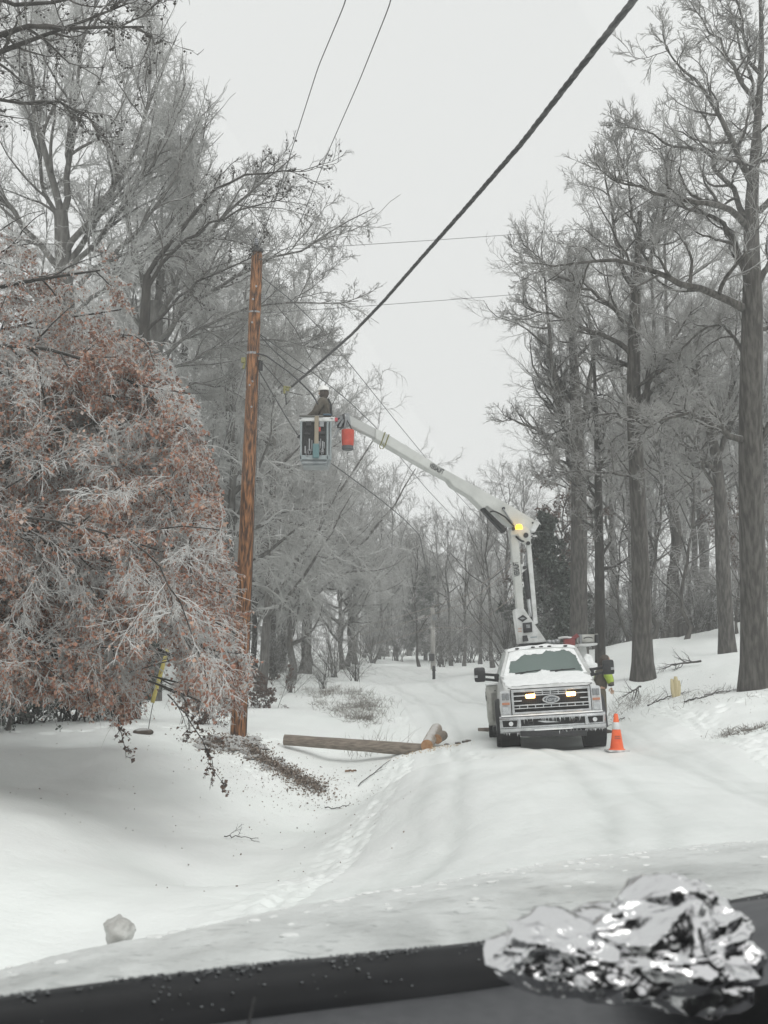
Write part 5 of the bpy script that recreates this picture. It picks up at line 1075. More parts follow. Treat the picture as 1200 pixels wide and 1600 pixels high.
# bumper
def bump_y(x): return .0 + .11 * (abs(x) / 1.0) ** 3
bm = bm_new(); secs = []
for x in np.linspace(-1.0, 1.0, 31):
    y = bump_y(x); secs.append([(x, y + .04, .665), (x, y, .64), (x, y - .01, .605), (x, y + .03, .60), (x, y + .04, .445), (x, y - .005, .435), (x, y + .0, .38), (x, y + .06, .345), (x, y + .2, .35), (x, y + .2, .665)])
loft(bm, secs); bump = tp('bumper', bm, M_CHROME, smooth=True)
bm = bm_new()
for a, b in ((-.60, .60),): prism(bm, [(a, bump_y(a) + .012, .47), (b, bump_y(b) + .012, .47), (b + .02, bump_y(b) + .012, .585), (.45, .012, .59), (-.45, .012, .59), (a - .02, bump_y(a) + .012, .585)], (0, .03, 0))
for s in (-1, 1):
    q = [(s * .69, bump_y(.69) + .008, .465), (s * .94, bump_y(.94) + .0, .47), (s * .95, bump_y(.95) + .0, .585), (s * .67, bump_y(.67) + .008, .58)]; prism(bm, q, (0, .03, 0))
tp('bumper_recess', bm, M_BLKD, bump)
bm = bm_new()
for x0, x1 in ((-.655, -.615), (.615, .655)): bx(bm, x0, x1, .02, .06, .44, .60)
for s in (-1, 1): bx(bm, *sorted((s * .66, s * .60)), .01, .06, .44, .61, .012)
tp('bumper_divider', bm, M_CHROME, bump)
for s in (-1, 1):
    bm = bm_new(); cyl(bm, (s * .79, .035, .525), (s * .79, .07, .525), .042, n=20); tp('fog_lamp', bm, M_LENS, bump, smooth=True)
    bm = bm_new(); hk = [(s * (.42 + .05 * math.cos(z)), -.005, .52 + .035 * math.sin(z)) for z in np.linspace(0, 2 * PI, 17)]; bm.free(); V_, F_r = tube_arrays(np.array([BR @ Vector(q) for q in hk])[None], np.full((1, 17), .012), 6); link('tow_hook', np_mesh('tow_hook', V_, F_r, smooth=True), M_BLK, bump, world=False)
bm = bm_new(); bx(bm, -.62, .62, .0, .25, .25, .36, .02); bx(bm, -.30, .30, .3, 1.2, .24, .5, .03); bx(bm, -.86, .86, .88, 1.02, .32, .44, .03); bx(bm, -.46, -.34, .2, 6.0, .42, .62); bx(bm, .34, .46, .2, 6.0, .42, .62); sph(bm, (.12, .95, .38), .16); bx(bm, -.6, .6, 1.2, 2.8, .35, .55, .03); tp('undercarriage', bm, M_BLK, body=False)
# icicles and snow on the bumper
rgi = np.random.default_rng(15); bm = bm_new()
for k in range(64):
    x = rgi.uniform(-.97, .97); L_ = rgi.uniform(.015, .075); y = bump_y(x) + rgi.uniform(.0, .05); cyl(bm, (x, y, .355), (x, y, .355 - L_), .008, .001, 5)
for k in range(26): x = rgi.uniform(-.55, .55); L_ = rgi.uniform(.02, .09); cyl(bm, (x, .004, .60), (x, .004, .60 - L_), .006, .001, 5)
tp('icicles', bm, M_ICE, bump)
bm = bm_new(); secs = []
for x in np.linspace(-.96, .96, 60):
    t_ = .012 + .012 * max(0, mnoise.noise(Vector((x * 5, 0, 3))) + .3); y = bump_y(x); secs.append([(x, y + .005, .662), (x, y + .02, .668 + t_), (x, y + .09, .67 + t_), (x, y + .13, .662)])
loft(bm, secs); tp('bumper_snow', bm, M_WSNOW, bump, smooth=True)
bm = bm_new(); bx(bm, -.36, .36, -.012, .03, .375, .40, .01); tp('snow_strip', bm, M_WSNOW, bump)
# wheels
def wheel(x, y, w_, r=.405, front=False):
    bm = bm_new(); n = 48; prof = [(r - .10, -w_ / 2 + .02), (r - .03, -w_ / 2), (r - .004, -w_ / 2 + .025), (r, -w_ / 4), (r, w_ / 4), (r - .004, w_ / 2 - .025), (r - .03, w_ / 2), (r - .10, w_ / 2 - .02)]
    loft(bm, [[(x + q, y + rr_ * math.cos(a), .40 + rr_ * math.sin(a)) for rr_, q in prof] for a in np.linspace(0, 2 * PI, n + 1)[:-1]], close=True, caps=False)
    bm.verts.ensure_lookup_table(); m_ = len(prof)
    for i in range(m_): bm.faces.new((bm.verts[(n - 1) * m_ + i], bm.verts[(n - 1) * m_ + (i + 1) % m_], bm.verts[(i + 1) % m_], bm.verts[i]))
    for k in range(52):
        a = k * 2 * PI / 52
        for q, sh_ in ((-w_ * .33, 0), (-w_ * .02, .06), (w_ * .33, 0)):
            c = Vector((x + q, y + (r + .004) * math.cos(a + sh_), .40 + (r + .004) * math.sin(a + sh_))); mm = Matrix.Translation(c) @ Matrix.Rotation(a + sh_, 4, 'X') @ Matrix.Diagonal((w_ * .26, .018, .028, 1)); bmesh.ops.create_cube(bm, size=1, matrix=mm)
    wh = bm_obj('wheel', bm, M_TYRE, truck, world=False)
    s = 1 if x > 0 else -1; bm = bm_new(); cyl(bm, (x - s * w_ * .3, y, .40), (x + s * w_ * .28, y, .40), r - .10, r - .12, 24); cyl(bm, (x, y, .40), (x + s * w_ * .5, y, .40), .09, .07, 16); bm_obj('rim', bm, M_RIM, wh, world=False)
wheel(-.94, .95, .24); wheel(.94, .95, .24)
for x in (-1.07, -.80, 1.07, .80): wheel(x, 5.1, .22)
# mirrors
for s in (-1, 1):
    bm = bm_new(); x0, x1 = sorted((s * 1.20, s * 1.43)); bx(bm, x0, x1, 1.62, 1.78, 1.345, 1.645, .05); mi_ = tp('wing_mirror', bm, M_BLK, smooth=True)
    bm = bm_new()
    for z0, z1 in ((1.50, 1.49), (1.40, 1.38)): bar(bm, (s * .92, 1.72, z1 - .03), (s * 1.24, 1.70, z0), .05, .045)
    bx(bm, *sorted((s * .93, s * 1.02)), 1.62, 1.78, 1.34, 1.5, .03); tp('mirror_arm', bm, M_BLK, mi_)
    bm = bm_new(); bx(bm, *sorted((s * 1.36, s * 1.425)), 1.605, 1.64, 1.44, 1.455); bx(bm, *sorted((s * 1.36, s * 1.425)), 1.605, 1.64, 1.465, 1.48); tp('mirror_marking', bm, M_LENS, mi_)
    bm = bm_new(); cyl(bm, (s * 1.02, 2.0, 1.15), (s * 1.02, 2.12, 1.15), .015, n=8); tp('door_handle', bm, M_BLK)
# utility body
bm = bm_new()
for s in (-1, 1): bx(bm, *sorted((s * .72, s * 1.19)), 3.05, 6.1, .60, 1.26, .02); bx(bm, *sorted((s * .74, s * 1.19)), 3.05, 4.50, .40, .62, .015); bx(bm, *sorted((s * .74, s * 1.19)), 5.68, 6.1, .40, .62, .015)
bx(bm, -.75, .75, 3.05, 6.1, .66, .78, .01); ub = tp('utility_body', bm, M_GREYP)
for s in (-1, 1):
    for y0, y1, z0, z1 in ((3.12, 3.78, .46, 1.20), (3.84, 4.46, .46, 1.20), (4.54, 5.60, .95, 1.20), (5.68, 6.04, .46, 1.20)):
        bm = bm_new(); bx(bm, *sorted((s * 1.185, s * 1.203)), y0, y1, z0, z1, .008); dr = tp('locker_door', bm, M_GREYP, ub)
        bm = bm_new(); bx(bm, *sorted((s * 1.20, s * 1.214)), (y0 + y1) / 2 - .05, (y0 + y1) / 2 + .05, z1 - .28 if z1 - z0 > .5 else z1 - .16, z1 - .16 if z1 - z0 > .5 else z1 - .08, .004); tp('latch', bm, M_BLK, dr)
    bm = bm_new()
    for yy in (3.12, 3.2): bx(bm, *sorted((s * .8, s * 1.1)), 3.035, 3.052, .5, 1.1, .01)
    tp('front_locker_plate', bm, M_GREYP, ub)
    bm = bm_new(); bx(bm, *sorted((s * .70, s * 1.21)), 3.02, 6.12, 1.262, 1.31, .018); tp('locker_snow', bm, M_WSNOW, ub)
bm = bm_new(); bx(bm, -1.12, -.6, 2.0, 2.6, .30, .42, .02); bx(bm, .6, 1.12, 2.0, 2.6, .30, .42, .02); tp('step', bm, M_BLK)

# ---- the lift, in world space
def Dm(px): return 24.35 + (px - 545) / 295. * 1.35            # depth along the upper boom
def poly3(pts, D): return [PV(x, y, D(x) if callable(D) else D) for x, y in pts]
def plate(name, pts, D, th, m, par, bev=.012, dirv=(0, 1, 0)):
    bm = bm_new(); prism(bm, poly3(pts, D), Vector(dirv) * th, bev); return bm_obj(name, bm, m, par)
bdir = (PV(840, 812, Dm(840)) - PV(545, 650, Dm(545))).normalized(); bnr = bdir.cross(Vector((0, 0, 1))).normalized(); bnr = bnr if bnr.y > 0 else -bnr
ub2 = plate('upper_boom', [(587, 669), (605, 678), (700, 736), (800, 791), (843, 817), (835, 831), (818, 826), (800, 822), (778, 803), (761, 790), (755, 795), (736, 776), (708, 759), (702, 750), (668, 732), (616, 702), (587, 685)], Dm, .26, M_BOOM, truck, dirv=bnr)
plate('boom_extension', [(541, 646), (590, 671), (590, 686), (546, 664)], lambda x: Dm(x) + .04, .17, mat('inner_boom', (.46, .47, .46), .45), ub2, dirv=bnr)
plate('boom_tip', [(538, 645), (546, 646), (549, 665), (541, 663)], lambda x: Dm(x) + .0, .26, M_METAL, ub2, dirv=bnr)
plate('boom_cap', [(835, 812.5), (844, 817.5), (836, 832), (828, 828)], lambda x: Dm(x) - .012, .284, M_WPAINT, ub2, dirv=bnr)
for x in (602, 608):
    a, b = PV(x, 676 + (x - 602) * .6 - 1, Dm(x) - .02), PV(x - 7, 694 + (x - 602) * .6, Dm(x) - .02); bm = bm_new(); cyl(bm, a, b, .014, n=6); bm_obj('strap_band', bm, M_OLIVE, ub2)
rg_ = [PV(596.5 + 3.2 * math.cos(z), 697.5 + 4 * math.sin(z), Dm(597)) for z in np.linspace(0, 2 * PI, 17)]; V_, F_r = tube_arrays(np.array(rg_)[None], np.full((1, 17), .012), 6); link('ring', np_mesh('ring', V_, F_r, smooth=True), M_OLIVE, ub2)
tm = text_mesh('VERSALIFT', .24, .004); c = PV(682, 732.5, Dm(682)) - bnr * .012; dx = (PV(692.5, 738.5, Dm(692)) - PV(671.5, 726.5, Dm(671))); W0 = dx.length
wd = max(v.co.x for v in tm.vertices) - min(v.co.x for v in tm.vertices); tm.transform(frame_m(c, dx, bnr.cross(dx) * -1 if (bnr.cross(dx)).z < 0 else bnr.cross(dx)) @ Matrix.Diagonal((W0 / wd, .72, 1, 1))); link('lettering', tm, M_TXT, ub2)
# hose and black cylinder at the elbow
plate('cylinder_cover', [(753.5, 795.5), (757, 792), (793, 827), (788, 833)], lambda x: Dm(x) - .05, .16, M_BLK, ub2, .02, bnr)
tube_obj('hose', [PV(x, y, Dm(x) - .04) for x, y in ((766, 800), (770, 798), (778, 801), (790, 808), (797, 816), (803, 822))], .018, M_BLK, ub2, n=24)
tube_obj('hose', [PV(x, y, Dm(x) - .05) for x, y in ((786, 795), (792, 804), (797, 812), (802, 819))], .02, M_METAL, ub2, n=14)
bm = bm_new(); a = PV(786, 794.5, Dm(786)); cyl(bm, a, a - bnr * .05, .03, n=12); a = PV(832, 817, Dm(832)); cyl(bm, a, a - bnr * .02, .02, n=10); bm_obj('boom_pin', bm, M_BLK, ub2)
DL = 25.55
lb = plate('lower_boom', [(796.5, 830), (809.5, 833), (819, 953), (807.5, 951)], DL, .24, M_BOOM, truck, .015)
plate('levelling_rod', [(822, 846), (829.5, 846), (840.5, 974), (834, 976)], DL + .05, .1, M_WPAINT, truck, .01)
el = plate('elbow_plate', [(797, 826), (806, 822), (818, 821), (826, 824), (829, 832), (829.5, 849), (822, 849), (814, 843), (809, 836), (797, 838)], DL - .05, .34, M_BOOM, truck, .02)
for x, y, r in ((821.5, 836.5, .058), (825, 849, .045), (802, 826.5, .04)):
    bm = bm_new(); a = PV(x, y, DL - .05); cyl(bm, a + Vector((0, .02, 0)), a - Vector((0, .05, 0)), r, n=18); bm_obj('pivot_pin', bm, M_BLK, el, smooth=True)
bm = bm_new(); a = PV(811, 826.5, DL - .2); cyl(bm, a, a + Vector((0, 0, .085)), .085, .07, 20); sph(bm, a + Vector((0, 0, .085)), .07, (1, 1, .4)); be = bm_obj('beacon', bm, M_BEACON, truck, smooth=True)
tube_obj('hose', [PV(x, y, DL - .02) for x, y in ((806, 838), (811, 843), (817, 846), (821, 844))], .022, M_BLK, el, n=14)
plate('lug', [(814, 881), (822, 884.5), (823, 889), (815, 896)], DL - .0, .06, M_WPAINT, lb, .008)
bm = bm_new(); a = PV(819.5, 887, DL - .01); cyl(bm, a, a - Vector((0, .04, 0)), .045, n=14); bm_obj('lug_pin', bm, M_BLK, lb, smooth=True)
tube_obj('lift_cylinder', [PV(820, 889, DL + .12), PV(826.5, 935, DL + .12)], .075, M_BLK, truck, n=6, s=16)
tube_obj('lift_cylinder', [PV(822, 863, DL + .1), PV(820.5, 889, DL + .12)], .03, M_METAL, truck, n=6, s=12)
tube_obj('lift_cylinder', [PV(825.5, 932, DL + .12), PV(829.5, 963, DL + .12)], .05, M_CHROME, truck, n=6, s=14)
tm = text_mesh('VERSALIFT', .24, .004); c = PV(807.2, 889, DL - .012); dn = PV(808.8, 900, DL) - PV(805.8, 878, DL); wd = max(v.co.x for v in tm.vertices) - min(v.co.x for v in tm.vertices)
tm.transform(frame_m(c, -dn, Vector((0, -1, 0)).cross(-dn)) @ Matrix.Diagonal((dn.length / wd, .78, 1, 1))); link('lettering', tm, M_TXT, lb)
tu = plate('turret', [(803.5, 953), (806, 950.5), (818.5, 950.5), (855, 1003), (810.5, 1006)], DL - .06, .42, M_WPAINT, truck, .015)
plate('emblem', [(808.5, 966.5), (817, 960.5), (824.5, 966), (816.5, 972)], DL - .075, .006, M_BLK, tu, 0)
plate('emblem_stripe', [(811.5, 966.8), (816.5, 964.6), (821.5, 965.8), (816.5, 968.2)], DL - .082, .004, M_METAL, tu, 0)
plate('control_panel', [(816.5, 973.5), (831, 972), (832, 987.5), (818, 989)], DL - .085, .02, M_BLK, tu, .003)
plate('control_screen', [(822, 976), (828, 975.5), (828.5, 981), (822.6, 981.6)], DL - .092, .004, M_METAL, tu, 0)
plate('control_box', [(816.5, 993.5), (823.5, 992.5), (826, 1001.5), (817, 1002.5)], DL - .10, .03, M_BLK, tu, .004)
for y in (982, 986): plate('decal', [(809.5, y), (815, y - .3), (815, y + .8), (809.5, y + 1)], DL - .066, .003, M_AMBL, tu, 0)
plate('decal', [(829, 995.2), (839, 994.4), (839.3, 995.8), (829, 996.6)], DL - .066, .003, mat('decal_blue', (.2, .26, .3), .5), tu, 0)
plate('pedestal', [(816, 1004), (852, 1003), (853, 1100), (815, 1100)], DL + .1, .4, M_BLK, truck, .02)
plate('turret_base', [(812, 1003.5), (856, 1001), (857, 1006.5), (812, 1009)], DL - .0, .5, M_BLK, truck, .015)
# gear behind the cab: red arm, white rack, hoses
tube_obj('red_arm', [PV(884, 1003, 25.8), PV(893, 1000, 25.8), (PV(903, 992, 25.8))], .05, mat('red_paint', (.20, .045, .045), .6), truck, n=6, s=10)
bm = bm_new(); a = PV(890, 1003, 25.8); bx(bm, a.x - .14, a.x + .12, a.y - .1, a.y + .1, a.z - .1, a.z + .06, .02); bm_obj('winch', bm, mat('dark_red_paint', (.22, .05, .05), .6), truck)
rk = plate('tool_rack', [(905, 991.5), (930, 991), (935, 989.5), (934.5, 1000), (930, 1003.5), (905, 1004.5)], 26.0, .35, M_GREYP, truck, .02)
plate('rack_shelf', [(903, 1006), (934, 1004.5), (933.5, 1008), (921, 1010), (904, 1010)], 25.9, .4, M_WPAINT, truck, .012)
for x in (906.5, 932): bm = bm_new(); a = PV(x, 998, 25.98); cyl(bm, a - Vector((0, 0, .12)), a + Vector((0, 0, .1)), .045, n=12); bm_obj('rack_post', bm, M_METAL if x < 910 else M_BLK, rk, smooth=True)
tube_obj('rack_handle', [PV(912, 997.5, 25.9), PV(917, 995.5, 25.9), PV(921, 995.5, 25.9), PV(926, 997, 25.9)], .012, M_BLK, rk, n=10, s=6)
plate('rack_leg', [(904, 1008), (916, 1009), (918, 1025), (912, 1040), (904, 1040)], 26.1, .15, M_WPAINT, truck, .02)
bm = bm_new(); a = PV(921, 1034, 25.6); bmesh.ops.create_icosphere(bm, subdivisions=4, radius=.17)
for v in bm.verts: v.co *= 1 + .30 * mnoise.noise(v.co * 7) + .1 * mnoise.noise(v.co * 18); v.co.z *= 1.25; v.co.x *= .85 + .35 * (v.co.z < 0); v.co += a - Vector((.02, 0, .04))
bm_obj('covered_reel', bm, M_WSNOW, truck, smooth=True)
tube_obj('hydraulic_line', [PV(872, 998, 25.8), PV(878, 996, 25.8), PV(886, 996, 25.8), PV(894, 997, 25.8)], .03, M_WPAINT, truck, n=10, s=8)
tube_obj('hydraulic_line', [PV(874, 985, 25.9), PV(880, 982, 25.9), PV(888, 984, 25.9), PV(889, 996, 25.9)], .01, M_BLK, truck, n=16, s=6)
bm = bm_new()
for x, y in ((858, 1003), (864, 1003), (870, 1002)): a = PV(x, y, 25.3); sph(bm, a, .06, (1.2, 1, .9)); 
bm_obj('valve_block', bm, M_METAL, truck, smooth=True)

# ---- the bucket
DB = 24.3; q = PV(469, 651, DB); kx = DB / F_PX
Wb = 46.5 * kx; bx0 = q.x; zt = PV(490, 652, DB).z; zb = PV(490, 728, DB).z; yb = PV(490, 690, DB).y
M_BKT = mat('bucket_grey', (.20, .225, .24), .45, (.29, .31, .32), scale=4); M_BKL = mat('bucket_lower', (.24, .28, .29), .5, (.32, .36, .37), scale=5)
def bsec(z, sh, dpt=.62):
    x0, x1, y0, y1 = bx0 + sh, bx0 + Wb - sh * .8, yb + sh * .5, yb + dpt - sh * .5; r = .05
    return [(x0 + r, y0, z), (x1 - r, y0, z), (x1, y0 + r, z), (x1, y1 - r, z), (x1 - r, y1, z), (x0 + r, y1, z), (x0, y1 - r, z), (x0, y0 + r, z)]
bm = bm_new(); loft(bm, [bsec(zb, .05), bsec(zb + .06, .035), bsec(zb + .14, .0), bsec(zt - .02, -.01), bsec(zt, -.01)], caps=False); bm.faces.new([bm.verts.new(v) for v in bsec(zb, .05)])
loft(bm, [bsec(zt, -.01), bsec(zt, .03), bsec(zb + .1, .05)], caps=False); bk = bm_obj('bucket', bm, M_BKT, truck)
bm = bm_new(); x0, x1 = bx0 - .03, bx0 + Wb + .12; y0 = yb - .06
bx(bm, x0, x1, y0, y0 + .09, zt - .085, zt + .01, .02); bx(bm, x0, x0 + .08, y0, yb + .66, zt - .06, zt + .008, .02); bx(bm, x1 - .12, x1 - .04, y0, yb + .66, zt - .06, zt + .008, .02); bx(bm, x0, x1, yb + .6, yb + .67, zt - .06, zt + .009, .02); bm_obj('rim_cover', bm, M_WPAINT, bk)
bm = bm_new(); bx(bm, bx0 - .02, bx0 + Wb * .78, y0 - .02, y0 + .04, zt + .012, zt + .055, .01); bm_obj('rim_pad', bm, mat('grey_pad', (.12, .12, .11), .8), bk)
bm = bm_new(); bx(bm, x1 - .02, x1 + .05, y0 + .0, y0 + .1, zt - .08, zt + .0, .01); bm_obj('red_catch', bm, mat('red_catch', (.45, .06, .08), .5), bk)
bm = bm_new(); bx(bm, bx0 + .05, bx0 + Wb - .09, yb - .02, yb - .004, zb + .22, zt - .1, .005); ap = bm_obj('tool_apron', bm, M_BLKD, bk)
bm = bm_new()
for xx in (bx0 + .02, bx0 + Wb - .05, bx0 + Wb + .02): bx(bm, xx - .018, xx + .018, yb - .05, yb - .01, zb + .1, zt - .06, .008)
bx(bm, bx0, bx0 + Wb, yb - .05, yb - .008, zb + .12, zb + .22, .01); bm_obj('bucket_frame', bm, M_BKL, bk)
bm = bm_new(); bx(bm, bx0 + .03, bx0 + Wb - .06, yb - .055, yb - .02, zb + .03, zb + .075, .012); bm_obj('bucket_step', bm, M_BKT, bk)
rgt = np.random.default_rng(33); tools = [(.10, .13, .20, .40, M_METAL), (.14, .17, .18, .5, M_BLK), (.19, .22, .25, .55, M_METAL), (.40, .43, .22, .5, M_METAL), (.44, .46, .3, .55, M_METAL), (.48, .51, .22, .5, M_METAL), (.52, .54, .3, .48, M_METAL), (.25, .27, .25, .52, M_METAL), (.10, .22, .60, .68, M_BLK), (.40, .54, .60, .72, M_BLK), (.42, .52, .76, .92, M_METAL), (.12, .24, .78, .93, M_BLK)]
for a0, a1, h0, h1, m in tools:
    bm = bm_new(); hz = zt - zb; bx(bm, bx0 + a0 * 1.02, bx0 + a1 * 1.02, yb - .05 - rgt.uniform(0, .02), yb - .02, zb + hz * h0 + .05, zb + hz * h1, .006); bm_obj('tool', bm, m, ap)
for k, (xx, zz) in enumerate(((.46, .26), (.50, .30), (.17, .25), (.21, .3))):
    rr2 = [(bx0 + xx + .035 * math.cos(z), yb - .055, zb + zz + .06 * math.sin(z)) for z in np.linspace(0, 2 * PI, 15)]; V_, F_r = tube_arrays(np.array(rr2)[None], np.full((1, 15), .007), 5); link('snap_hook', np_mesh('hook', V_, F_r, smooth=True), M_METAL, ap)
bm = bm_new(); bx(bm, bx0 + .36, bx0 + .46, yb - .075, yb - .05, zt - .32, zt - .22, .02); bm_obj('red_pouch', bm, mat('red_cloth', (.4, .06, .05), .7), ap)
bm = bm_new(); xs = PV(495, 690, DB).x; bx(bm, xs - .05, xs + .045, y0 - .035, y0 - .012, zt - .62, zt + .03, .008); st = bm_obj('hanging_strap', bm, mat('tan_strap', (.28, .24, .18), .8), bk)
bm = bm_new(); bx(bm, xs - .085, xs + .06, y0 - .05, y0 - .0, zt - .93, zt - .60, .02); bm_obj('teal_pouch', bm, mat('teal_cloth', (.10, .19, .20), .7), bk)
bm = bm_new(); a = PV(465, 684, DB); bar(bm, a, (bx0 + .02, yb, a.z + .07), .05, .04); bm_obj('side_bracket', bm, M_BLK, bk)
# arm between bucket and boom tip
bm = bm_new(); bar(bm, PV(526, 654, DB + .2), PV(544, 650, DB + .2), .09, .09); bar(bm, PV(522, 684, DB + .1), PV(537, 655, DB + .1), .05, .05); bar(bm, PV(521, 668, DB + .1), PV(535, 652, DB + .1), .05, .05); arm = bm_obj('bucket_arm', bm, M_METAL, truck)
bm = bm_new(); 
for x, y, r in ((533, 655, .09), (538, 661, .08), (531, 664, .07), (542, 655, .08)): a = PV(x, y, DB + .15); cyl(bm, a, a + Vector((0, .2, 0)), r, n=14)
bm_obj('pivot', bm, M_DARKM, arm, smooth=True)
tube_obj('hose', [PV(528, 668, DB), PV(536, 668, DB), PV(541, 660, DB), PV(540, 650, DB)], .016, M_BLK, arm, n=16)
tube_obj('hose', [PV(539, 648, DB - .05), PV(541, 655, DB - .05), PV(539, 665, DB - .05), PV(538, 674, DB - .05)], .022, M_METAL, arm, n=10)
# red tool bag hanging beside it
a = PV(543.5, 690, DB - .1); rb = empty('tool_bag', (a.x, a.y, PV(543, 705, DB).z), label='red cylindrical tool bag with a grey bottom hanging beside the bucket', cat='tool bag'); EMPTY_M[rb.name] = Matrix.Translation(rb.location)
zb2, zt2 = PV(543, 705, DB).z, PV(543, 673, DB).z
bm = bm_new(); secs = [[(a.x + r * math.cos(t), a.y + r * math.sin(t), z) for t in np.linspace(0, 2 * PI, 25)[:-1]] for r, z in ((.128, zb2 + .09), (.135, zb2 + .2), (.142, zt2 - .05), (.14, zt2), (.125, zt2 + .0), (.12, zt2 - .04))]; loft(bm, secs, caps=False); bm_obj('bag_body', bm, mat('red_canvas', (.42, .055, .035), .7, (.52, .08, .05), scale=8), rb, smooth=True)
bm = bm_new(); secs = [[(a.x + r * math.cos(t), a.y + r * math.sin(t), z) for t in np.linspace(0, 2 * PI, 25)[:-1]] for r, z in ((.11, zb2), (.13, zb2 + .02), (.131, zb2 + .09))]; loft(bm, secs); bm_obj('bag_base', bm, mat('grey_base', (.08, .085, .09), .7), rb, smooth=True)
for dx in (-.1, .1): tube_obj('bag_strap', [(a.x + dx, a.y, zt2 - .02), (a.x + dx * .4, a.y, zt2 + .12), (a.x - .04, a.y, zt2 + .25)], .012, M_BLK, rb, n=8)

# ------------------------------------------------------------------ people
M_SKIN = mat('skin', (.42, .26, .19), .55); M_JACK = mat('olive_jacket', (.075, .065, .05), .85, (.11, .095, .075), scale=14, bump=.01, bscale=18); M_HOOD = mat('brown_hood', (.055, .042, .036), .9, (.075, .06, .05), scale=20)
M_HAT = mat('hard_hat_white', (.74, .74, .72), .3, coat=.4); M_PANT = mat('work_trousers', (.10, .085, .06), .85); M_HIVIS = mat('hi_vis', (.30, .42, .05), .8, (.42, .54, .09), scale=12); M_GLOVE = mat('dark_glove', (.03, .03, .03), .8); M_TAN = mat('tan_glove', (.40, .24, .14), .8); M_BOOT = mat('work_boot', (.04, .028, .02), .7)
def skin_mesh(nodes, edges, sub=1):
    me = bpy.data.meshes.new('s'); me.from_pydata([n[0] for n in nodes], edges, []); o = bpy.data.objects.new('s', me); C.objects.link(o)
    o.modifiers.new('k', 'SKIN'); u = o.modifiers.new('u', 'SUBSURF'); u.levels = sub; u.render_levels = sub
    for i, n in enumerate(nodes): me.skin_vertices[0].data[i].radius = n[1] if isinstance(n[1], tuple) else (n[1], n[1])
    me.skin_vertices[0].data[0].use_root = True
    bpy.context.view_layer.update(); r = bpy.data.meshes.new_from_object(o.evaluated_get(bpy.context.evaluated_depsgraph_get())); bpy.data.objects.remove(o); return r
def merge(name, ms):
    bm = bm_new(); [bm.from_mesh(m) for m in ms]; me = bpy.data.meshes.new(name); bm.to_mesh(me); bm.free(); return me
def head_mesh():
    bm = bm_new(); bmesh.ops.create_uvsphere(bm, u_segments=28, v_segments=20, radius=1)
    for v in bm.verts:
        x, y, z = v.co; jaw = max(0, -z); v.co = Vector((x * .076 * (1 - .28 * jaw), y * .098 * (1 - .15 * jaw), z * .118))
        if y > .2:
            g = lambda cx, cz, sx, sz: math.exp(-((x - cx) / sx) ** 2 - ((z - cz) / sz) ** 2)
            v.co.y += .026 * g(0, -.12, .13, .22) - .010 * (g(.36, .08, .17, .14) + g(-.36, .08, .17, .14)) + .006 * g(0, -.55, .3, .09) + .010 * g(0, -.88, .3, .15) + .005 * g(0, .25, .6, .1)
    for s in (-1, 1): bmesh.ops.create_uvsphere(bm, u_segments=10, v_segments=8, radius=1, matrix=Matrix.Translation((s * .078, -.005, 0)) @ Matrix.Diagonal((.010, .018, .032, 1)))
    me = bpy.data.meshes.new('h'); bm.to_mesh(me); bm.free(); return me
def hand_mesh(wrist, dirv, palmn, curl=.5):
    w0 = Vector(wrist); d = Vector(dirv).normalized(); n = Vector(palmn).normalized(); s = d.cross(n).normalized(); ms = []
    pal = [(w0, (.028, .02)), (w0 + d * .045, (.038, .016)), (w0 + d * .085, (.040, .015))]; ms.append(skin_mesh(pal, [(0, 1), (1, 2)]))
    for k, (o_, L) in enumerate(((-.030, .070), (-.010, .080), (.010, .075), (.030, .058))):
        b = w0 + d * .08 + s * o_; p1 = b + (d - n * curl * .3).normalized() * L * .45; p2 = p1 + (d - n * curl * 1.1).normalized() * L * .32; p3 = p2 + (d * .6 - n * curl * 1.8).normalized() * L * .25
        ms.append(skin_mesh([(b - d * .02, .010), (b, .0095), (p1, .009), (p2, .008), (p3, .0065)], [(0, 1), (1, 2), (2, 3), (3, 4)]))
    b = w0 + d * .03 - s * .028; p1 = b + (d * .7 - s * .8).normalized() * .04; p2 = p1 + (d * .9 - s * .2 - n * curl).normalized() * .035; ms.append(skin_mesh([(w0 + d * .02, .012), (b, .012), (p1, .011), (p2, .008)], [(0, 1), (1, 2), (2, 3)]))
    return ms
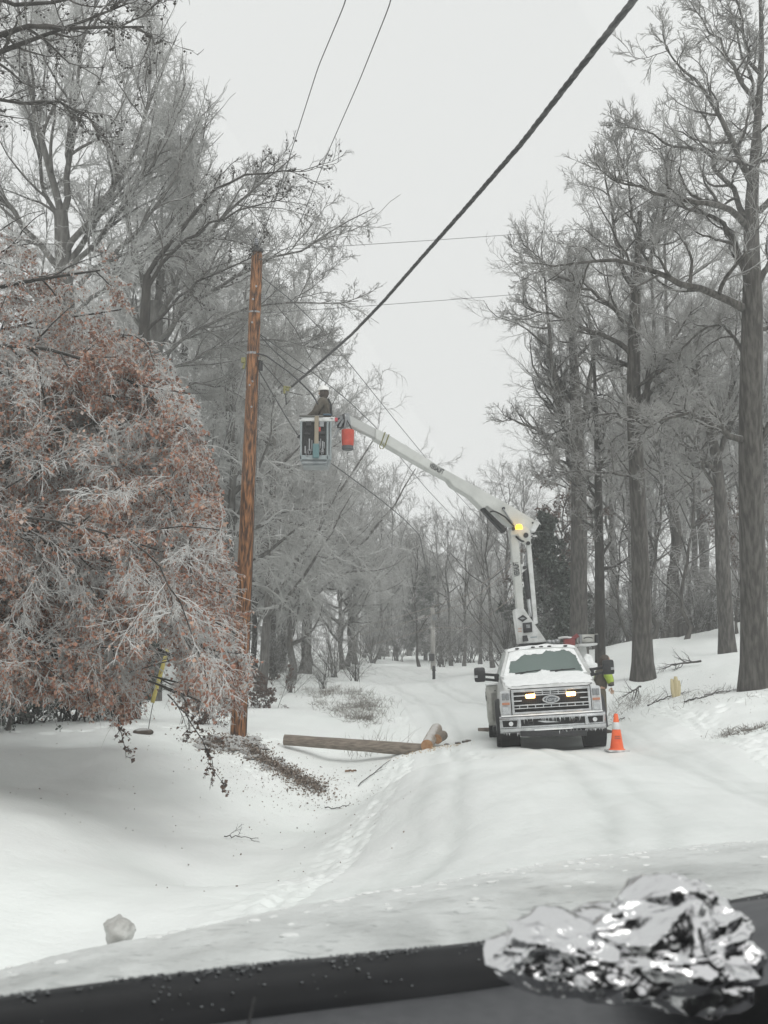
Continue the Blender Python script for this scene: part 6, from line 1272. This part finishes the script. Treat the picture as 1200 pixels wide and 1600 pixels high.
def person(foot, face, label, joints, jacket, glove, hood, hatm, pants=M_PANT, sleeve=None):
    """joints in (right, forward, up) metres from the feet; face: unit heading"""
    f = Vector((face[0], face[1], 0)).normalized(); r = Vector((f.y, -f.x, 0)); o = Vector(foot)
    def W(p): return o + r * p[0] + f * p[1] + Vector((0, 0, p[2]))
    J = {k: W(v) for k, v in joints.items()}
    root = empty('person', tuple(o), label=label, cat='person'); EMPTY_M[root.name] = Matrix.Translation(o)
    nd = [(J['pelvis'], (.13, .10)), (J['waist'], (.12, .09)), (J['chest'], (.14, .10)), (J['neckb'], (.09, .075)), (J['neck'], .055), (J['skull'], .06)]; ed = [(0, 1), (1, 2), (2, 3), (3, 4), (4, 5)]
    for s in ('l', 'r'):
        i = len(nd); nd += [(J['sh' + s], .055), (J['el' + s], .036), (J['wr' + s], .026)]; ed += [(2, i), (i, i + 1), (i + 1, i + 2)]
        i = len(nd); nd += [(J['hp' + s], .092), (J['kn' + s], .062), (J['an' + s], .045), (J['to' + s], (.045, .03))]; ed += [(0, i), (i, i + 1), (i + 1, i + 2), (i + 2, i + 3)]
    hm = head_mesh(); hd = J['head']; fd = joints.get('_look', (0, 1, 0)); lk = (r * fd[0] + f * fd[1] + Vector((0, 0, fd[2]))).normalized(); hx = lk.cross(Vector((0, 0, 1))).normalized(); hz = hx.cross(lk); MH = Matrix.Translation(hd) @ Matrix((hx, lk, hz)).transposed().to_4x4(); hm.transform(MH)
    hands = []
    for s in ('l', 'r'):
        dv = (J['wr' + s] - J['el' + s]).normalized(); hands += hand_mesh(J['wr' + s] + dv * .01, dv if 'hd' + s not in joints else (W(joints['hd' + s]) - J['wr' + s]), (r if s == 'l' else -r), .7)
    body = link('body', merge('body', [skin_mesh(nd, ed), hm]), M_SKIN, root, smooth=True); link('gloves', merge('gloves', hands), glove, root, smooth=True)
    e = .028
    nd2 = [(J['pelvis'] * .75 + J['waist'] * .25 - Vector((0, 0, .06)), (.18, .15)), (J['waist'], (.165, .13)), (J['chest'], (.195, .145)), (J['neckb'], (.115, .10))]; ed2 = [(0, 1), (1, 2), (2, 3)]
    for s in ('l', 'r'): i = len(nd2); nd2 += [(J['sh' + s], .105), (J['el' + s], .088), (J['wr' + s] + (J['el' + s] - J['wr' + s]) * .02, .066)]; ed2 += [(2, i), (i, i + 1), (i + 1, i + 2)]
    link('jacket', skin_mesh(nd2, ed2, 2), jacket, root, smooth=True)
    if sleeve is not None:
        for s in ('l', 'r'): link('sleeve', skin_mesh([(J['sh' + s], .114), (J['el' + s], .096), (J['wr' + s] + (J['el' + s] - J['wr' + s]) * .10, .074)], [(0, 1), (1, 2)], 2), sleeve, root, smooth=True)
    for s in ('l', 'r'):
        link('trouser_leg', skin_mesh([(J['pelvis'] * .5 + J['hp' + s] * .5 + Vector((0, 0, .03)), .125), (J['hp' + s], .112), (J['kn' + s], .085), (J['an' + s] + Vector((0, 0, .03)), .07)], [(0, 1), (1, 2), (2, 3)]), pants, root, smooth=True)
        link('boot', skin_mesh([(J['an' + s] + Vector((0, 0, .12)), .066), (J['an' + s], .06), (J['to' + s] + Vector((0, 0, .01)), (.055, .05)), (J['to' + s] + f * .07 + Vector((0, 0, .0)), (.048, .035))], [(0, 1), (1, 2), (2, 3)]), M_BOOT, root, smooth=True)
    if hood is not None:
        bm = bm_new(); bmesh.ops.create_uvsphere(bm, u_segments=22, v_segments=16, radius=1)
        for v in bm.verts: v.co = Vector((v.co.x * .098, v.co.y * .118 - .012, v.co.z * .140 - .012))
        bmesh.ops.delete(bm, geom=[v for v in bm.verts if v.co.y > .075 and -.06 < v.co.z < .05], context='VERTS'); bmesh.ops.transform(bm, matrix=MH, verts=bm.verts)
        m1 = bpy.data.meshes.new('x'); bm.to_mesh(m1); bm.free(); m2 = skin_mesh([(hd - Vector((0, 0, .10)), .085), (J['neck'], .085), (J['neckb'], .10)], [(0, 1), (1, 2)])
        link('hood', merge('hood', [m1, m2]), hood, root, smooth=True)
    if hatm is not None:
        bm = bm_new(); bmesh.ops.create_uvsphere(bm, u_segments=28, v_segments=16, radius=1); bmesh.ops.delete(bm, geom=[v for v in bm.verts if v.co.z < -.05], context='VERTS')
        for v in bm.verts: v.co = Vector((v.co.x * .118, v.co.y * .142, v.co.z * .112 + .045))
        bmesh.ops.create_cone(bm, cap_ends=True, segments=32, radius1=1, radius2=.96, depth=.010, matrix=Matrix.Translation((0, .018, .042)) @ Matrix.Diagonal((.128, .172, 1, 1)))
        for x in (-.035, 0, .035): bmesh.ops.create_uvsphere(bm, u_segments=8, v_segments=8, radius=1, matrix=Matrix.Translation((x, 0, .065)) @ Matrix.Diagonal((.008, .125, .103, 1)))
        bmesh.ops.transform(bm, matrix=MH, verts=bm.verts); bm_obj('hard_hat', bm, hatm, root, smooth=True)
    return root, J
feet = (PV(505, 690, DB).x, yb + .30, zb + .04); hh = PV(505, 610, DB + .3).z - feet[2]
std = dict(pelvis=(0, 0, .95), waist=(0, .0, 1.10), chest=(0, .01, 1.33), neckb=(0, 0, 1.47), neck=(0, .01, 1.52), skull=(0, .015, 1.60), head=(0, .025, 1.64),
           shl=(-.19, 0, 1.41), shr=(.19, 0, 1.41), ell=(-.24, .12, 1.14), elr=(.24, .12, 1.14), wrl=(-.18, .34, 1.05), wrr=(.18, .34, 1.05),
           hpl=(-.10, 0, .90), hpr=(.10, 0, .90), knl=(-.11, .03, .50), knr=(.11, .03, .50), anl=(-.11, 0, .10), anr=(.11, 0, .10), tol=(-.12, .16, .05), tor=(.12, .16, .05))
sc_h = hh / 1.64
j1 = {k: tuple(np.array(v) * (1, 1, sc_h)) for k, v in std.items()}; j1['_look'] = (-.15, 1, -.05)
w1, J1 = person(feet, (-1, .35), 'person in white hard hat, brown hood and olive jacket standing in the raised bucket', j1, M_JACK, M_GLOVE, M_HOOD, M_HAT)
# harness straps
hr2 = [(J1['shr'] + (J1['chest'] - J1['shr']) * .35 + Vector((.05, -.09, .07))), J1['chest'] + Vector((.12, -.13, -.02)), J1['waist'] + Vector((.14, -.11, .02))]
tube_obj('harness', [J1['neckb'] + Vector((.09, -.07, .01)), J1['chest'] + Vector((.17, -.10, .02)), J1['waist'] + Vector((.17, -.08, .0))], .022, M_BLK, w1, n=12)
tube_obj('harness', [J1['waist'] + Vector((-.02, -.17, .0)), J1['waist'] + Vector((.09, -.15, .01)), J1['waist'] + Vector((.18, -.06, .02))], .022, mat('harness_blue', (.08, .13, .17), .8), w1, n=10)
# second worker beside the truck, mostly behind its mirror
ft = P(939, 1118, 23.3); gx2, gy2 = ft[0], ft[1]
j2 = dict(std); j2.update(chest=(0, .05, 1.30), neckb=(0, .09, 1.43), neck=(0, .11, 1.47), skull=(0, .12, 1.55), head=(0, .13, 1.58), shr=(.17, .06, 1.37), elr=(.21, .17, 1.20), wrr=(.21, .19, 1.02), shl=(-.17, .06, 1.37), ell=(-.20, -.02, 1.12), wrl=(-.16, .06, .96))
w2, J2 = person((gx2, gy2, Hs(gx2, gy2)), (1, .05), 'person with hi-vis sleeves at the truck door, head hidden behind the wing mirror', j2, M_JACK, M_TAN, M_HOOD, None, sleeve=M_HIVIS)
tube_obj('cuff', [J2['wrr'] + (J2['elr'] - J2['wrr']) * .35, J2['wrr'] + (J2['elr'] - J2['wrr']) * .10], .066, M_GLOVE, w2, n=6)
# ------------------------------------------------------------------ the car the picture is taken from
M_DASH = mat('dash_plastic', (.085, .088, .095), .45, (.11, .113, .12), scale=60, bump=.0006, bscale=900)
M_BAND = mat('cowl_black', (.008, .009, .011), .35, (.014, .015, .018), scale=30)
M_HOOD2 = snow_mat('slushy_hood', (.27, .28, .275), (.55, .565, .555), .010, 12)
_t = M_HOOD2.node_tree; _b = _t.nodes['Principled BSDF']; L = _t.links.new; _tc = _t.nodes.new('ShaderNodeTexCoord'); src = _b.inputs['Base Color'].links[0].from_socket
for sc_, st_, lo_, hi_, cc_, am_ in ((14, (1, .35, 1), .40, .66, (.80, .82, .81, 1), .75), (4.5, (.6, 1, 1), .42, .62, (.72, .74, .73, 1), .6), (95, (.45, 1, 1), .60, .70, (.10, .11, .11, 1), .55), (38, (.5, 1, 1), .62, .70, (.16, .17, .17, 1), .45)):
    _m = _t.nodes.new('ShaderNodeMapping'); _m.inputs['Scale'].default_value = st_; _m.inputs['Rotation'].default_value = (0, 0, .35); L(_tc.outputs['Object'], _m.inputs[0]); _n = _t.nodes.new('ShaderNodeTexNoise'); _n.inputs['Scale'].default_value = sc_; _n.inputs['Detail'].default_value = 6; L(_m.outputs[0], _n.inputs['Vector'])
    _r = _t.nodes.new('ShaderNodeMapRange'); _r.inputs[1].default_value = lo_; _r.inputs[2].default_value = hi_; _r.inputs[4].default_value = am_; L(_n.outputs['Fac'], _r.inputs[0])
    _x = _t.nodes.new('ShaderNodeMix'); _x.data_type = 'RGBA'; L(_r.outputs[0], _x.inputs[0]); L(src, _x.inputs[6]); _x.inputs[7].default_value = cc_; src = _x.outputs[2]
_a = _t.nodes.new('ShaderNodeAttribute'); _a.attribute_name = 'depth'; _n = _t.nodes.new('ShaderNodeTexNoise'); _n.inputs['Scale'].default_value = 4; _n.inputs['Detail'].default_value = 5; L(_tc.outputs['Object'], _n.inputs['Vector'])  # depth steers colour alone: grey at the glass, whiter toward the nose
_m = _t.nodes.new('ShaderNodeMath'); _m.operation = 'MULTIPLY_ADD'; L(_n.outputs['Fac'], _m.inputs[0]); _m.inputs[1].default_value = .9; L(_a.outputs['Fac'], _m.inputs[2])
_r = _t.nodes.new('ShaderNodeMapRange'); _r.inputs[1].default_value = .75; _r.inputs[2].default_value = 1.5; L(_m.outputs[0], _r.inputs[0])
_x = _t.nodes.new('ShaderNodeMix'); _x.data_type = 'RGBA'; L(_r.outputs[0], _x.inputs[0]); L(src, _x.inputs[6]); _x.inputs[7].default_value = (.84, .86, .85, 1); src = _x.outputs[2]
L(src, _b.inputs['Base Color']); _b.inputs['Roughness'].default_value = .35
M_LINER = mat('cabin_lining', (.03, .03, .032), .9)
M_WSG = glass_mat('windshield_glass', (1, 1, 1), .02, 1.38, (.975, .985, .98))
base = [(-900, 1760, .58), (-450, 1650, .63), (0, 1560, .74), (200, 1534, .79), (400, 1511, .845), (600, 1491, .90), (755, 1476, .945), (900, 1455, .98), (1050, 1428, 1.02), (1200, 1398, 1.06), (1500, 1352, 1.12), (2000, 1330, 1.15)]
BP = resample(np.array([(-.98, -.02, 1.15), (-.78, .26, 1.155)] + [tuple(P(*q)) for q in base]), 60)
car = empty('car', (0.3, .3, Hs(0, 0)), label='car the picture is taken from: dark dashboard, black windshield border and a slush-covered hood', cat='car'); EMPTY_M[car.name] = Matrix.Translation((0.3, .3, Hs(0, 0)))
# outward direction (car's heading) at each base point
tg = unit(np.gradient(BP, axis=0)); hd_ = unit(np.stack([-tg[:, 1], tg[:, 0], 0 * tg[:, 0]], 1)); hd_[hd_[:, 1] < 0] *= -1
CH = unit(np.array((.28, .96, 0)))
def strip(name, rows, m, par, th=0.0, smooth=True):
    a, b = len(rows), len(rows[0]); V = np.array(rows).reshape(-1, 3); i = np.arange(a - 1)[:, None] * b + np.arange(b - 1)[None]
    return link(name, np_mesh(name, V, np.stack([i, i + 1, i + b + 1, i + b], -1).reshape(-1, 4), smooth=smooth), m, par)
# black border: a rounded strip just inside the foot of the glass
rows = []
for a, h_ in ((.035, -.012), (.012, .000), (.0, .002), (-.008, .0), (-.016, -.006), (-.022, -.012), (-.027, -.018), (-.031, -.024), (-.034, -.032)):
    rows.append(BP + CH * a + np.array((0, 0, h_)))
strip('windshield_border', rows, M_BAND, car); band_rows = rows
# dash top: falls gently toward the driver
rows = []
for a, h_ in ((-.031, -.030), (-.05, -.028), (-.10, -.034), (-.18, -.048), (-.30, -.075), (-.46, -.12), (-.50, -.2), (-.50, -.5)):
    q = BP + CH * a + np.array((0, 0, h_)); rows.append(q)
dash = strip('dashboard', rows, M_DASH, car)
# seam and vent slot in the dash
s0 = P(392, 1572, .70); tube_obj('dash_seam', [P(398, 1560, .74), P(388, 1600, .66), P(383, 1640, .58)], .0012, M_BLKD, dash, n=8)
# instrument hump at the right edge
bm = bm_new(); c = Vector(P(1270, 1470, .84)); g = []
for j, v in enumerate(np.linspace(0, 1, 9)):
    g.append([(c.x - .13 + .30 * u - .0 * v, c.y - .06 + .20 * v, c.z - .05 + .072 * math.sin(PI * min(1, u * .9 + .08)) ** .6 * math.sin(PI * (.18 + .64 * v))) for u in np.linspace(0, 1, 17)])
strip('instrument_hump', g, M_DASH, dash); bm.free()
# water beads on the border and the foot of the glass
rgw = np.random.default_rng(19); SU, SN = np.array((0, 0, 1.)), 0
gl_dir = unit(-CH * .78 + np.array((0, 0, .56)))           # up the slope of the glass
def on_glass(i, s): k = min(int(i), 58); f = i - k; return BP[k] * (1 - f) + BP[k + 1] * f + CH * .03 + np.array((0, 0, -.004)) + gl_dir * s
gn = unit(np.cross(tg[30], gl_dir)); gn = gn if gn[1] < 0 else -gn
bm = bm_new(); BR_ = np.array(band_rows[1:8])
for k in range(3000):
    i = rgw.uniform(3, 52); v = min(5.9, abs(rgw.normal()) * 1.4) if rgw.random() < .85 else rgw.uniform(0, 5.9); a0 = int(i); f = i - a0; b0 = min(int(v), 5); g = v - b0
    if mnoise.noise(Vector((i * .9, v * .5, 3))) < -.12: continue
    p = (BR_[b0, a0] * (1 - f) + BR_[b0, a0 + 1] * f) * (1 - g) + (BR_[b0 + 1, a0] * (1 - f) + BR_[b0 + 1, a0 + 1] * f) * g
    r = rgw.uniform(.0003, .0009); mm = Matrix.Translation(Vector(p) + Vector((0, -.001, .001))) @ Matrix.Rotation(rgw.uniform(-.5, .5), 4, 'Z') @ Matrix.Diagonal((r * rgw.uniform(1, 2.6), r * 1.2, r * .9, 1)); bmesh.ops.create_icosphere(bm, subdivisions=1, radius=1, matrix=mm)
M_WATER = mat('water_beads', (.16, .17, .18), .15, (.42, .44, .45), scale=90, coat=.6)
bo = bm_obj('water_beads', bm, M_WATER, car, smooth=True); bo['kind'] = 'stuff'
# glass
rows = [np.array([on_glass(i, s) - CH * .10 * (s / .95) ** 2 * 0 + np.array((0, 0, -.02 * (s / .95) ** 2)) for i in range(59)]) for s in np.linspace(-.02, .98, 16)]
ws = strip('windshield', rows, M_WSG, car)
# milky reflection painted into the foot of the glass, thinning out upward
_a = ws.data.attributes.new('milky_reflection', 'FLOAT', 'POINT'); _a.data.foreach_set('value', np.repeat(np.clip(1 - (np.linspace(-.02, .98, 16) + .02) / .34, 0, 1) ** 1.6, 59).astype(np.float32))
_t = M_WSG.node_tree; L = _t.links.new; _o = _t.nodes['Material Output']; _src = _o.inputs['Surface'].links[0].from_socket; _a = _t.nodes.new('ShaderNodeAttribute'); _a.attribute_name = 'milky_reflection'
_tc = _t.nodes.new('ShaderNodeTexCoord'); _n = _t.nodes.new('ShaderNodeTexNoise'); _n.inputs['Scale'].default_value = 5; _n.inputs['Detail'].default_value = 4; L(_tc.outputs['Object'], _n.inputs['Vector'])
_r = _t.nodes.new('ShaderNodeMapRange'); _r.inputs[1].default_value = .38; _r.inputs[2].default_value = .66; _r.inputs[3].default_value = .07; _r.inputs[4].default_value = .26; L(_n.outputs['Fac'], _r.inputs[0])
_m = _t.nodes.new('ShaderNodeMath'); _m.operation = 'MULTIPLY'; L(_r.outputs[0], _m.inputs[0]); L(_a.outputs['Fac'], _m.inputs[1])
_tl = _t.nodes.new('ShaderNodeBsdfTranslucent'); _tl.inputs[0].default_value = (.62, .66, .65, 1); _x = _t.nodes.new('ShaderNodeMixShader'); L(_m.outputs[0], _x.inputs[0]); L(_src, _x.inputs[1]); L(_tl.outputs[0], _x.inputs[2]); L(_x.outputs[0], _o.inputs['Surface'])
top = rows[-1]
# roof and pillars of the cabin around the camera
r2 = [top, top + np.array((0, 0, .012)) - CH * .06, top - CH * .35 + np.array((0, 0, .05)), top - CH * 1.0 + np.array((0, 0, .05)), top - CH * 1.8 + np.array((0, 0, -.05)), top - CH * 2.1 + np.array((0, 0, -.45)), top - CH * 2.15 + np.array((0, 0, -1.0))]
strip('roof', r2, M_LINER, car)
for nm, i, sx in (('side', 4, -1), ('side', 54, 1)):
    b0 = BP[i] ; t0_ = rows[-1][i]
    lat = np.array((CH[1], -CH[0], 0)) * sx * .02
    tube_obj('windshield_pillar', [b0 + lat, (b0 + t0_) / 2 + np.array((0, 0, .02)) + lat, t0_ + lat], .035, M_LINER, car, n=12)
    d0 = b0 + lat; strip('door', [[d0 + CH * .05, d0 - CH * .5, d0 - CH * 1.2, d0 - CH * 2.2], [d0 + CH * .05 - np.array((0, 0, .8)), d0 - CH * .5 - np.array((0, 0, .8)), d0 - CH * 1.2 - np.array((0, 0, .8)), d0 - CH * 2.2 - np.array((0, 0, .8))]], M_LINER, car)
for i, sx in ((4, -1), (54, 1)):                         # rear quarter panels
    d0 = BP[i]; t0_ = rows[-1][i] if False else top[i]; strip('quarter_panel', [[d0 - CH * 1.0, d0 - CH * 2.2], [t0_ - CH * .75 + np.array((0, 0, .05)), t0_ - CH * 1.9 + np.array((0, 0, -.05))]], M_LINER, car)
# seats behind the camera keep the cabin dark
bm = bm_new(); q = CAMP - CH * .75; bx(bm, q[0] - .9, q[0] + 1.2, q[1] - .15, q[1] + .0, q[2] - .9, q[2] + .05, .05); bm_obj('seat', bm, M_LINER, car)
# hood
far = [(-900, 1800, 1.0), (-450, 1680, 1.12), (0, 1530, 1.40), (170, 1482, 1.56), (330, 1448, 1.72), (600, 1391, 2.02), (850, 1349, 2.28), (1000, 1328, 2.44), (1200, 1312, 2.58), (1500, 1300, 2.7), (2000, 1310, 2.7)]
FP = resample(np.array([(-1.55, .35, .93), (-1.2, .6, .97)] + [tuple(P(*q)) for q in far]), 60); rows = []
for t in np.linspace(0, 1, 60):
    q = BP * (1 - t) + FP * t + CH * .04 * (1 - t); q[:, 2] += -.022 * (1 - t) + .030 * math.sin(PI * t) * .5 - .010 * math.sin(PI * min(t * 5, 1)) 
    q2 = np.zeros((240, 3)); ii_ = np.linspace(0, 59, 240)
    for c_ in range(3): q2[:, c_] = np.interp(ii_, np.arange(60), q[:, c_])
    q2[:, 2] += np.array([.006 * mnoise.noise(Vector((p[0] * 5, p[1] * 5, 0))) + .0035 * mnoise.noise(Vector((p[0] * 22, p[1] * 16, 3))) + .0018 * mnoise.noise(Vector((p[0] * 70, p[1] * 50, 6))) for p in q2]) * (1 if t < .97 else .3)
    rows.append(q2)
lastr = rows[-1]
for a, h_ in ((.02, -.006), (.05, -.03), (.08, -.10), (.10, -.3), (.10, -.6)): rows.append(lastr + CH * a + np.array((0, 0, h_)))
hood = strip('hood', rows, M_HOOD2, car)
# the hood colour runs from darker grey near the glass to white toward the nose
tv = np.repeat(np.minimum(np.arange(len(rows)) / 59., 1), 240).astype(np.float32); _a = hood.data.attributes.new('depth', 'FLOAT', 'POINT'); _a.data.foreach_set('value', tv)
# raised crease running along the hood
cr1 = [P(-40, 1560, .98), P(60, 1529, 1.10), P(200, 1486, 1.30), P(330, 1450, 1.5), P(500, 1415, 1.7), P(700, 1384, 1.95), P(860, 1352, 2.2)]
tube_obj('hood_seam', [P(-120, 1590, .88), P(0, 1553, .97), P(100, 1518, 1.08), P(200, 1484, 1.32)], .0016, M_BLKD, hood, n=30, s=6, r2=.0008)
# slush lumps scattered over the hood edge
rgh = np.random.default_rng(7); bm = bm_new()
for k in range(420):
    u = rgh.uniform(2, 57); t = 1 - abs(rgh.normal()) * .30
    if t < .05: continue
    R0 = rows[int(t * 59)]; p = R0[int(u / 59 * 239)]; r = rgh.uniform(.002, .006); mm = Matrix.Translation(Vector(p) + Vector((0, 0, r * .1))) @ Matrix.Diagonal((r * rgh.uniform(1, 2.4), r * rgh.uniform(.8, 1.6), r * .45, 1)); bmesh.ops.create_icosphere(bm, subdivisions=2, radius=1, matrix=mm)
sl_ = bm_obj('slush_lumps', bm, mat('slush', (.62, .63, .62), .5, (.78, .79, .78), scale=30), hood, smooth=True); sl_['kind'] = 'stuff'
# lump of ice on the hood
p = Vector(P(186, 1471, 1.58)); bm = bm_new(); bmesh.ops.create_icosphere(bm, subdivisions=4, radius=.0215)
for v in bm.verts:
    n_ = v.co.normalized(); v.co *= 1 + .28 * mnoise.noise(n_ * 1.6 + Vector((3, 1, 0))) + .10 * mnoise.noise(n_ * 5); v.co.x *= 1.05; v.co.z *= .85 * (1 + .25 * (n_.x < 0)); v.co += p + Vector((0, 0, .013))
tag(bm_obj('ice_lump', bm, mat('grey_ice', (.30, .29, .27), .4, (.52, .52, .5), scale=40, bump=.002, bscale=140), smooth=True), 'grey lump of ice sitting on the far edge of the slushy hood', 'ice lump')

# ------------------------------------------------------------------ the foil parcel on the dash
M_FOIL = mat('aluminium_foil', (.72, .72, .73), .19, metal=1.0, bump=.0016, bscale=85)
def foil_lobe(cx, cy, D, rx, rz_, ry, seed, flat):
    rg = np.random.default_rng(seed); c = Vector(P(cx, cy, D)); bm = bm_new(); bmesh.ops.create_icosphere(bm, subdivisions=6, radius=1)
    V = np.array([v.co for v in bm.verts]); pts = unit(rg.normal(size=(26, 3))); ds_ = rg.uniform(.82, 1.08, 26)
    # crumpled shell: the inner envelope of many random planes gives flat facets with sharp creases
    dots = V @ pts.T; rad_ = np.where(dots > .4, ds_[None] / np.maximum(dots, .01), 9).min(1); rad_ = np.clip(rad_, .7, 1.25)
    pts2 = unit(rg.normal(size=(34, 3))); d2 = V @ pts2.T; o2 = np.sort(d2, axis=1)[:, -2:]; rad_ += ((o2[:, 1] - o2[:, 0]) * 1.0).clip(0, .03) * -1
    w = np.array([abs(mnoise.noise(Vector(v) * 1.7 + Vector((seed, 0, 0)))) * .26 + abs(mnoise.noise(Vector(v) * 3.6 + Vector((seed, 5, 0)))) * .07 for v in V]); rad_ -= w
    for v, r in zip(bm.verts, rad_):
        q = v.co * r; v.co = c + Vector((q.x * rx, q.y * ry, max(q.z, -.75) * rz_ * (flat(q.x) if callable(flat) else 1)))
    me = bpy.data.meshes.new('foil'); bm.to_mesh(me); bm.free(); return me
m1 = foil_lobe(1012, 1484, .70, .072, .038, .055, 3, lambda x: 1 + .10 * x)
m2 = foil_lobe(882, 1494, .69, .043, .026, .042, 8, None)
m3 = foil_lobe(1074, 1476, .71, .046, .046, .045, 12, None)
fo = link('foil_parcel', merge('foil', [m1, m2, m3]), M_FOIL); fo.data.polygons.foreach_set('use_smooth', [True] * len(fo.data.polygons))
try: fo.data.set_sharp_from_angle(angle=math.radians(34))
except Exception: pass
tag(fo, 'crumpled shiny foil parcel lying on the dashboard at the foot of the windshield', 'foil parcel')

# ------------------------------------------------------------------ frosty air
if True:
    bm = bm_new(); bx(bm, -155, 155, -34, 245, -4, 34); hz = bm_obj('haze', bm, None); m = bpy.data.materials.new('haze'); m.use_nodes = True; t = m.node_tree; t.nodes.clear()
    o = t.nodes.new('ShaderNodeOutputMaterial'); v = t.nodes.new('ShaderNodeVolumePrincipled'); v.inputs['Color'].default_value = (.97, .98, .98, 1); v.inputs['Density'].default_value = .0021; v.inputs['Anisotropy'].default_value = .2
    t.links.new(v.outputs[0], o.inputs['Volume']); hz.data.materials.append(m); tag(hz, 'thin frosty haze in the air', 'haze', kind='stuff')
